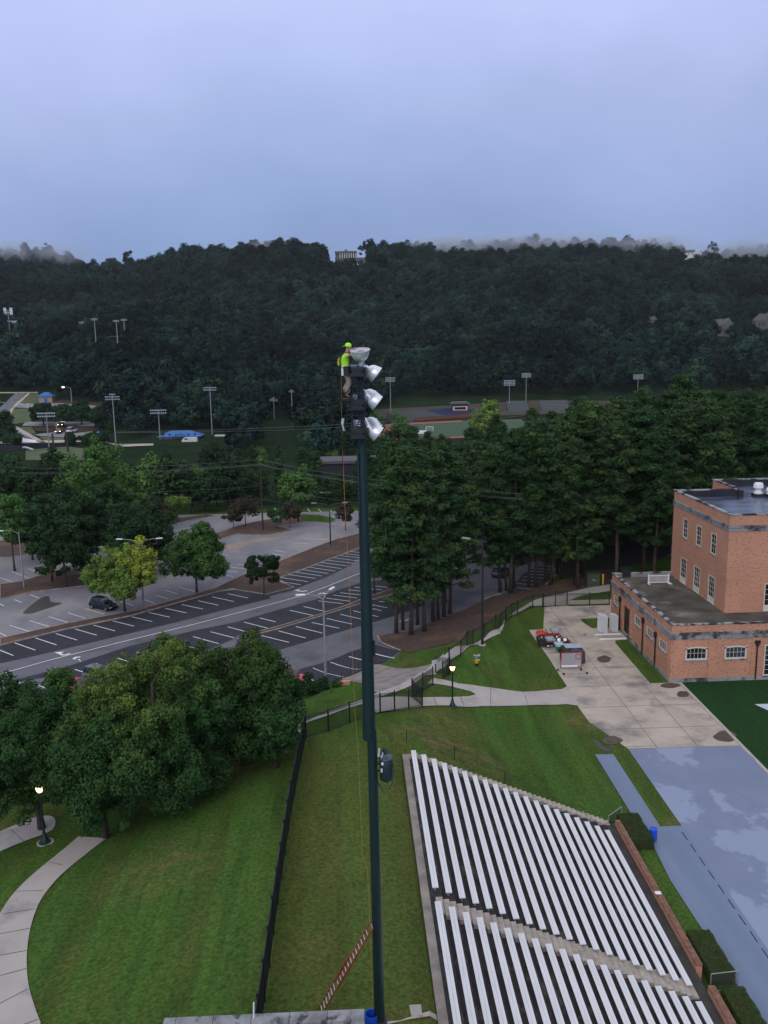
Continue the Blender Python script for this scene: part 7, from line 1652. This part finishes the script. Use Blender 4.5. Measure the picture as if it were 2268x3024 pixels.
# kiosk
g = G(Z6(533, 1222)); sc = g[1] / F_PX * 420 / 1659; w = 150 * sc; e = empty('kiosk', g, 'small tan building with blue roof and door by the far lot', 'building'); hh = 72 * sc
s = MB(); s.box((-w / 2, 0, -2), (w / 2, w * .7, hh)); s.build('wall', M_tanw, e)
s = MB(); hip(s, -w / 2, w / 2, 0, w * .7, hh, hh * 1.65, .8); s.build('roof', M_blueroof, e)
s = MB(); s.box((-w * .1, -.1, 0), (w * .14, -.01, hh * .75)); s.build('door', bpy.data.materials['blue_paint'], e)
g = G(Z6(1160, 1690)); e = empty('small_shelter', g, 'tiny blue roofed shelter beside the dark hedge', 'shelter'); s = MB(); s.box((-3, 0, -1), (3, 4, 3)); s.build('wall', M_tanw, e); s = MB(); hip(s, -3, 3, 0, 4, 3, 5.5, .8); s.build('roof', M_blueroof, e)
# long black screen fence and pale rails at left
a, b, c = G(Z6(-60, 1790)), G(Z6(300, 1778)), G(Z6(790, 1738)); e = empty('screen_fence', b, 'long black windscreen fence below the far road', 'fence')
for p, q in ((a, b), (b, c)):
    s = MB(e.location); hh = 85 * 420 / 1659 * 395 / F_PX; s.add([(p[0], p[1], p[2] - 1), (q[0], q[1], q[2] - 1), (q[0], q[1], q[2] + hh * .62), (p[0], p[1], p[2] + hh), (p[0], p[1] + .1, p[2] - 1), (q[0], q[1] + .1, q[2] - 1), (q[0], q[1] + .1, q[2] + hh * .62), (p[0], p[1] + .1, p[2] + hh)], [(0, 1, 2, 3), (4, 7, 6, 5), (3, 2, 6, 7), (0, 4, 5, 1), (0, 3, 7, 4), (1, 5, 6, 2)])
    s.build('screen_panel', M_black, e)
for y0, y1, x0, x1, lab in ((1757, 1716, 480, 775, 'upper pale pipe lying by the black fence'), (1772, 1800, 240, 390, 'lower pale pipe in the grass by the black fence')):
    s = MB(); p, q = G(Z6(x0, y0)), G(Z6(x1, y1)); s.tube([p + [0, 0, 1.2], (p + q) / 2 + [0, 0, 1.6], q + [0, 0, 1.2]], .45, 8); fin(s.build('pipe', mat('pale_pipe', (.40, .48, .47), .5)), lab, 'pipe')
# grandstand
a0, a1 = P(Z7(152, 562), -8), P(Z7(830, 512), -8); dv = (a1 - a0); Lg = np.linalg.norm(dv[:2]); ang = math.atan2(dv[1], dv[0])
e = empty('grandstand', a0, 'long grandstand with silver benches and blue seats beyond the track', 'grandstand', None, ang)
M_seatb = mat('blue_seats', (.030, .062, .15), .6, (.022, .045, .11), 1.5, stretch=(3, 1, 1)); M_seats = mat('silver_seats', (.11, .125, .13), .6, (.08, .092, .095), .8, stretch=(.6, 3, 3)); M_bwall = mat('far_brick', (.17, .062, .045), .9, (.14, .05, .04), .6)
s = MB(); s.box((8, -.6, 0), (Lg, 0, 2.2)); s.build('front_wall', M_bwall, e)
segs = [(0, .13, M_seats), (.135, .305, M_seats), (.31, .48, M_seats), (.485, .65, M_seatb), (.655, .83, M_seatb), (.84, 1.0, M_seatb)]
for t0, t1, m_ in segs:
    s = MB()
    for r_ in range(12): s.box((Lg * t0, r_ * 1.6, 0), (Lg * t1, r_ * 1.6 + 1.62, 2.0 + r_ * .2)) ; s.box((Lg * t0 + .3, r_ * 1.6 + .5, 2.05 + r_ * .2), (Lg * t1 - .3, r_ * 1.6 + .9, 2.3 + r_ * .2))
    s.build('seating_section', m_, e)
pb0, pb1 = YD(Z7(560, 470), 530), YD(Z7(694, 470), 530); zt1 = YD(Z7(630, 392), 530)[2]; wv_ = pb1[0] - pb0[0]
e = empty('press_box', ((pb0[0] + pb1[0]) / 2, 530, pb0[2] - 3), 'brick press box with white window band above the grandstand', 'press box'); hz_ = zt1 - e.location.z
s = MB(); s.box((-wv_ / 2, 0, -4), (wv_ / 2, 6, hz_ * .86)); s.build('wall', M_bwall, e)
s = MB(); s.box((-wv_ / 2 - .8, -1.2, hz_ * .86), (wv_ / 2 + .8, 7, hz_ * .93)); s.box((-wv_ / 2 + .5, -.6, hz_ * .93), (wv_ / 2 - .5, 5, hz_)); s.build('roof', M_pale, e)
s = MB(); s.box((-wv_ / 2 + .6, -.14, hz_ * .42), (wv_ / 2 - .6, -.02, hz_ * .68)); fr_ = s.build('window_band', M_white, e)
for k in range(9): x = -wv_ / 2 + 1.8 + k * (wv_ - 3.6) / 8; s = MB(); s.box((x - .55, -.2, hz_ * .46), (x + .45, -.15, hz_ * .64)); s.build('pane', M_dkwin, fr_)
for (x0, x1, y0, y1, lab) in ((1050, 1195, 492, 452, 'small silver bleacher right of the long grandstand'), (1330, 1540, 488, 448, 'pale sloping bleacher above the right pine tops')):
    p, q = YD(Z7(x0, y0), 560), YD(Z7(x1, y0 - 6), 570); gz_ = float(h(p[0], 560)); e = empty('far_bleacher', (p[0], 560, gz_), lab, 'bleachers'); s = MB(); ww = q[0] - p[0]; zz = p[2] - gz_
    for r_ in range(10): s.box((0, r_ * 1.6, -1), (ww, r_ * 1.6 + 1.6, zz + r_ * .8))
    s.build('seating', M_seats, e)
g = P(Z7(368, 645), -8); sc = g[1] / F_PX * 580 / 1659; e = empty('goal', g, 'white sports goal with net on the far green field', 'goal'); s = MB(); ww, hh = 60 * sc, 44 * sc
for p, q in (((-ww / 2, 0, 0), (-ww / 2, 0, hh)), ((ww / 2, 0, 0), (ww / 2, 0, hh)), ((-ww / 2, 0, hh), (ww / 2, 0, hh)), ((-ww / 2, 0, hh), (-ww / 2, 3, 0)), ((ww / 2, 0, hh), (ww / 2, 3, 0)), ((-ww / 2, 3, 0), (ww / 2, 3, 0))): s.tube([p, q], .14, 6)
s.build('goal_frame', M_white, e); s = MB()
for k in range(1, 12): x = -ww / 2 + ww * k / 12; s.tube([(x, 0, hh), (x, 3, 0)], .03, 4, False)
for k in range(1, 7): t = k / 7; s.tube([(-ww / 2, 3 * t, hh * (1 - t)), (ww / 2, 3 * t, hh * (1 - t))], .03, 4, False)
s.build('net', M_white, e)
g = P(Z7(255, 665), -8); s = MB(g); s.box(tuple(g + [-6, -1, 0]), tuple(g + [6, 1, 1.2])); s.box(tuple(g + [-5, -.6, 1.2]), tuple(g + [5, .6, 1.8])); o = s.build('landing_mat', M_white); o.location = g; fin(o, 'white landing mat on the red track', 'mat')
# storage building glimpsed behind the tall pole
g = YD(D(788, 985), 250); 
e = empty('low_building', (g[0] - 6, 250, float(h(g[0], 250))), 'dark roofed low building behind the tall pole among trees', 'building'); s = MB(); zz = YD(D(788, 1000), 250)[2] - e.location.z; s.box((-7, 0, -1), (9, 10, zz)); s.build('wall', M_memb, e); s = MB(); s.box((-7.6, -.6, zz), (9.6, 10.6, zz + .8)); s.build('roof', M_greyroof, e); s = MB(); s.box((9.2, -2, 0), (12, 2, zz * .8)); s.build('white_unit', M_pale, e)
# hilltop mansion
a0, a1 = YD(A2(602, 232), 1425), YD(A2(733, 232), 1425); zt1 = YD(A2(670, 190), 1425)[2]; w = a1[0] - a0[0]; e = empty('mansion', ((a0[0] + a1[0]) / 2, 1425, a0[2]), 'pale columned mansion on the ridge above the forest', 'house'); hh = zt1 - a0[2]
s = MB(); s.box((-w / 2, 2, -8), (w / 2, 14, hh * .8)); s.build('wall', mat('mansion_wall', (.12, .13, .14), .8), e); s = MB(); s.box((-w / 2 - .5, -1, hh * .74), (w / 2 + .5, 14.5, hh)); s.box((-2, 5, hh), (2, 8, hh + 3)); s.box((-w / 2 - .5, -1.5, -8), (w / 2 + 14, 2.2, 0)); s.build('roof', M_pale, e)
for k in range(8): x = -w / 2 + w * (.22 + .74 * k / 7); s = MB(); s.lathe([(.62, 0), (.5, hh * .74)], (x, -.2, 0), 10); s.build('column', M_white, e)
def house(px, y, w, hh, label, gables=1, m=M_pale):
    g = YD(px, y); e = empty('house', g, label, 'house', 'houses on the wooded hill'); s = MB(); s.box((-w / 2, 0, -14), (w / 2, 9, hh * .45)); s.build('wall', m, e)
    s = MB(); hip(s, -w / 2, w / 2, 0, 9, hh * .45, hh * .95, .6); s.build('roof', M_greyroof, e)
    s = MB(); x = w * .22; s.add([(x - w * .18, -1.5, -12), (x + w * .18, -1.5, -12), (x + w * .18, -1.5, hh * .45), (x, -1.5, hh * 1.05), (x - w * .18, -1.5, hh * .45), (x, 5, hh * 1.04), (x - w * .2, 3, hh * .45), (x + w * .2, 3, hh * .45), (x + w * .18, 0, -12), (x - w * .18, 0, -12)], [(0, 1, 2, 3, 4), (3, 2, 7, 5), (4, 3, 5, 6), (1, 8, 7, 2), (0, 4, 6, 9)]); s.build('gable', m, e)
    for x in (-w * .3, -w * .1): s = MB(); s.box((x - .7, -.1, hh * .08), (x + .7, -.01, hh * .30)); s.build('window', M_dkwin, e)
house(D(1562, 712), 880, 22, 11, 'pale gabled house half buried in trees on the right hillside'); house(D(1652, 706), 880, 18, 14, 'grey roofed house at the right edge of the hillside'); house(D(1408, 694), 900, 11, 5, 'small roof just visible in the hillside trees'); house(D(1498, 551), 1400, 26, 9, 'long pale house on the ridge at right', m=M_white)

# ================================================================== AIR
zlo = float(HG.min()) - 1.5
s = MB(); s.box((-1650, -70, zlo), (1850, 2610, 235)); 
M_haze = bpy.data.materials.new('haze'); M_haze.use_nodes = True; t = M_haze.node_tree; t.nodes.clear(); ou = t.nodes.new('ShaderNodeOutputMaterial'); pv = t.nodes.new('ShaderNodeVolumePrincipled'); pv.inputs['Color'].default_value = (.86, .92, 1, 1); pv.inputs['Density'].default_value = .000035; pv.inputs['Anisotropy'].default_value = .0; t.links.new(pv.outputs[0], ou.inputs['Volume'])
fin(s.build('haze', M_haze), kind='stuff')
def mist_mat():
    m = bpy.data.materials.new('mist'); m.use_nodes = True; t = m.node_tree; t.nodes.clear(); ou = t.nodes.new('ShaderNodeOutputMaterial'); pv = t.nodes.new('ShaderNodeVolumePrincipled'); pv.inputs['Color'].default_value = (.80, .89, 1, 1)
    tc_ = t.nodes.new('ShaderNodeTexCoord'); v1 = t.nodes.new('ShaderNodeVectorMath'); v1.operation = 'DISTANCE'; v1.inputs[1].default_value = (.5, .5, .5); t.links.new(tc_.outputs['Generated'], v1.inputs[0])
    r1 = t.nodes.new('ShaderNodeMapRange'); r1.inputs[1].default_value = .5; r1.inputs[2].default_value = .05; r1.inputs[4].default_value = 1; t.links.new(v1.outputs['Value'], r1.inputs[0])
    nz = t.nodes.new('ShaderNodeTexNoise'); nz.inputs['Scale'].default_value = .022; nz.inputs['Detail'].default_value = 4; t.links.new(tc_.outputs['Object'], nz.inputs[0])
    r2 = t.nodes.new('ShaderNodeMapRange'); r2.inputs[1].default_value = .34; r2.inputs[2].default_value = .64; r2.inputs[4].default_value = .055; t.links.new(nz.outputs[0], r2.inputs[0])
    mu = t.nodes.new('ShaderNodeMath'); mu.operation = 'MULTIPLY'; t.links.new(r1.outputs[0], mu.inputs[0]); t.links.new(r2.outputs[0], mu.inputs[1]); t.links.new(mu.outputs[0], pv.inputs['Density']); t.links.new(pv.outputs[0], ou.inputs['Volume']); return m
M_mist = mist_mat()
for k, (Dx, Dy, rx, rz) in enumerate(((75, 545, 95, 24), (605, 545, 85, 24), (1010, 532, 120, 22), (1190, 522, 130, 20), (1425, 532, 90, 22), (1620, 545, 95, 26))):
    q = YD(D(Dx, Dy), 1395); s = MB(); n = 16
    prof = [(max(.02, math.cos(a)), math.sin(a)) for a in np.linspace(-1.55, 1.55, 11)]
    s.lathe(prof, tuple(q), 20, Matrix.Diagonal((rx, 45, rz, 1))); fin(s.build('mist', M_mist), 'thin mist drifting along the wooded ridge', 'mist', None, 'stuff')
try: SC.cycles.volume_step_rate = 3; SC.cycles.volume_max_steps = 128
except Exception: pass
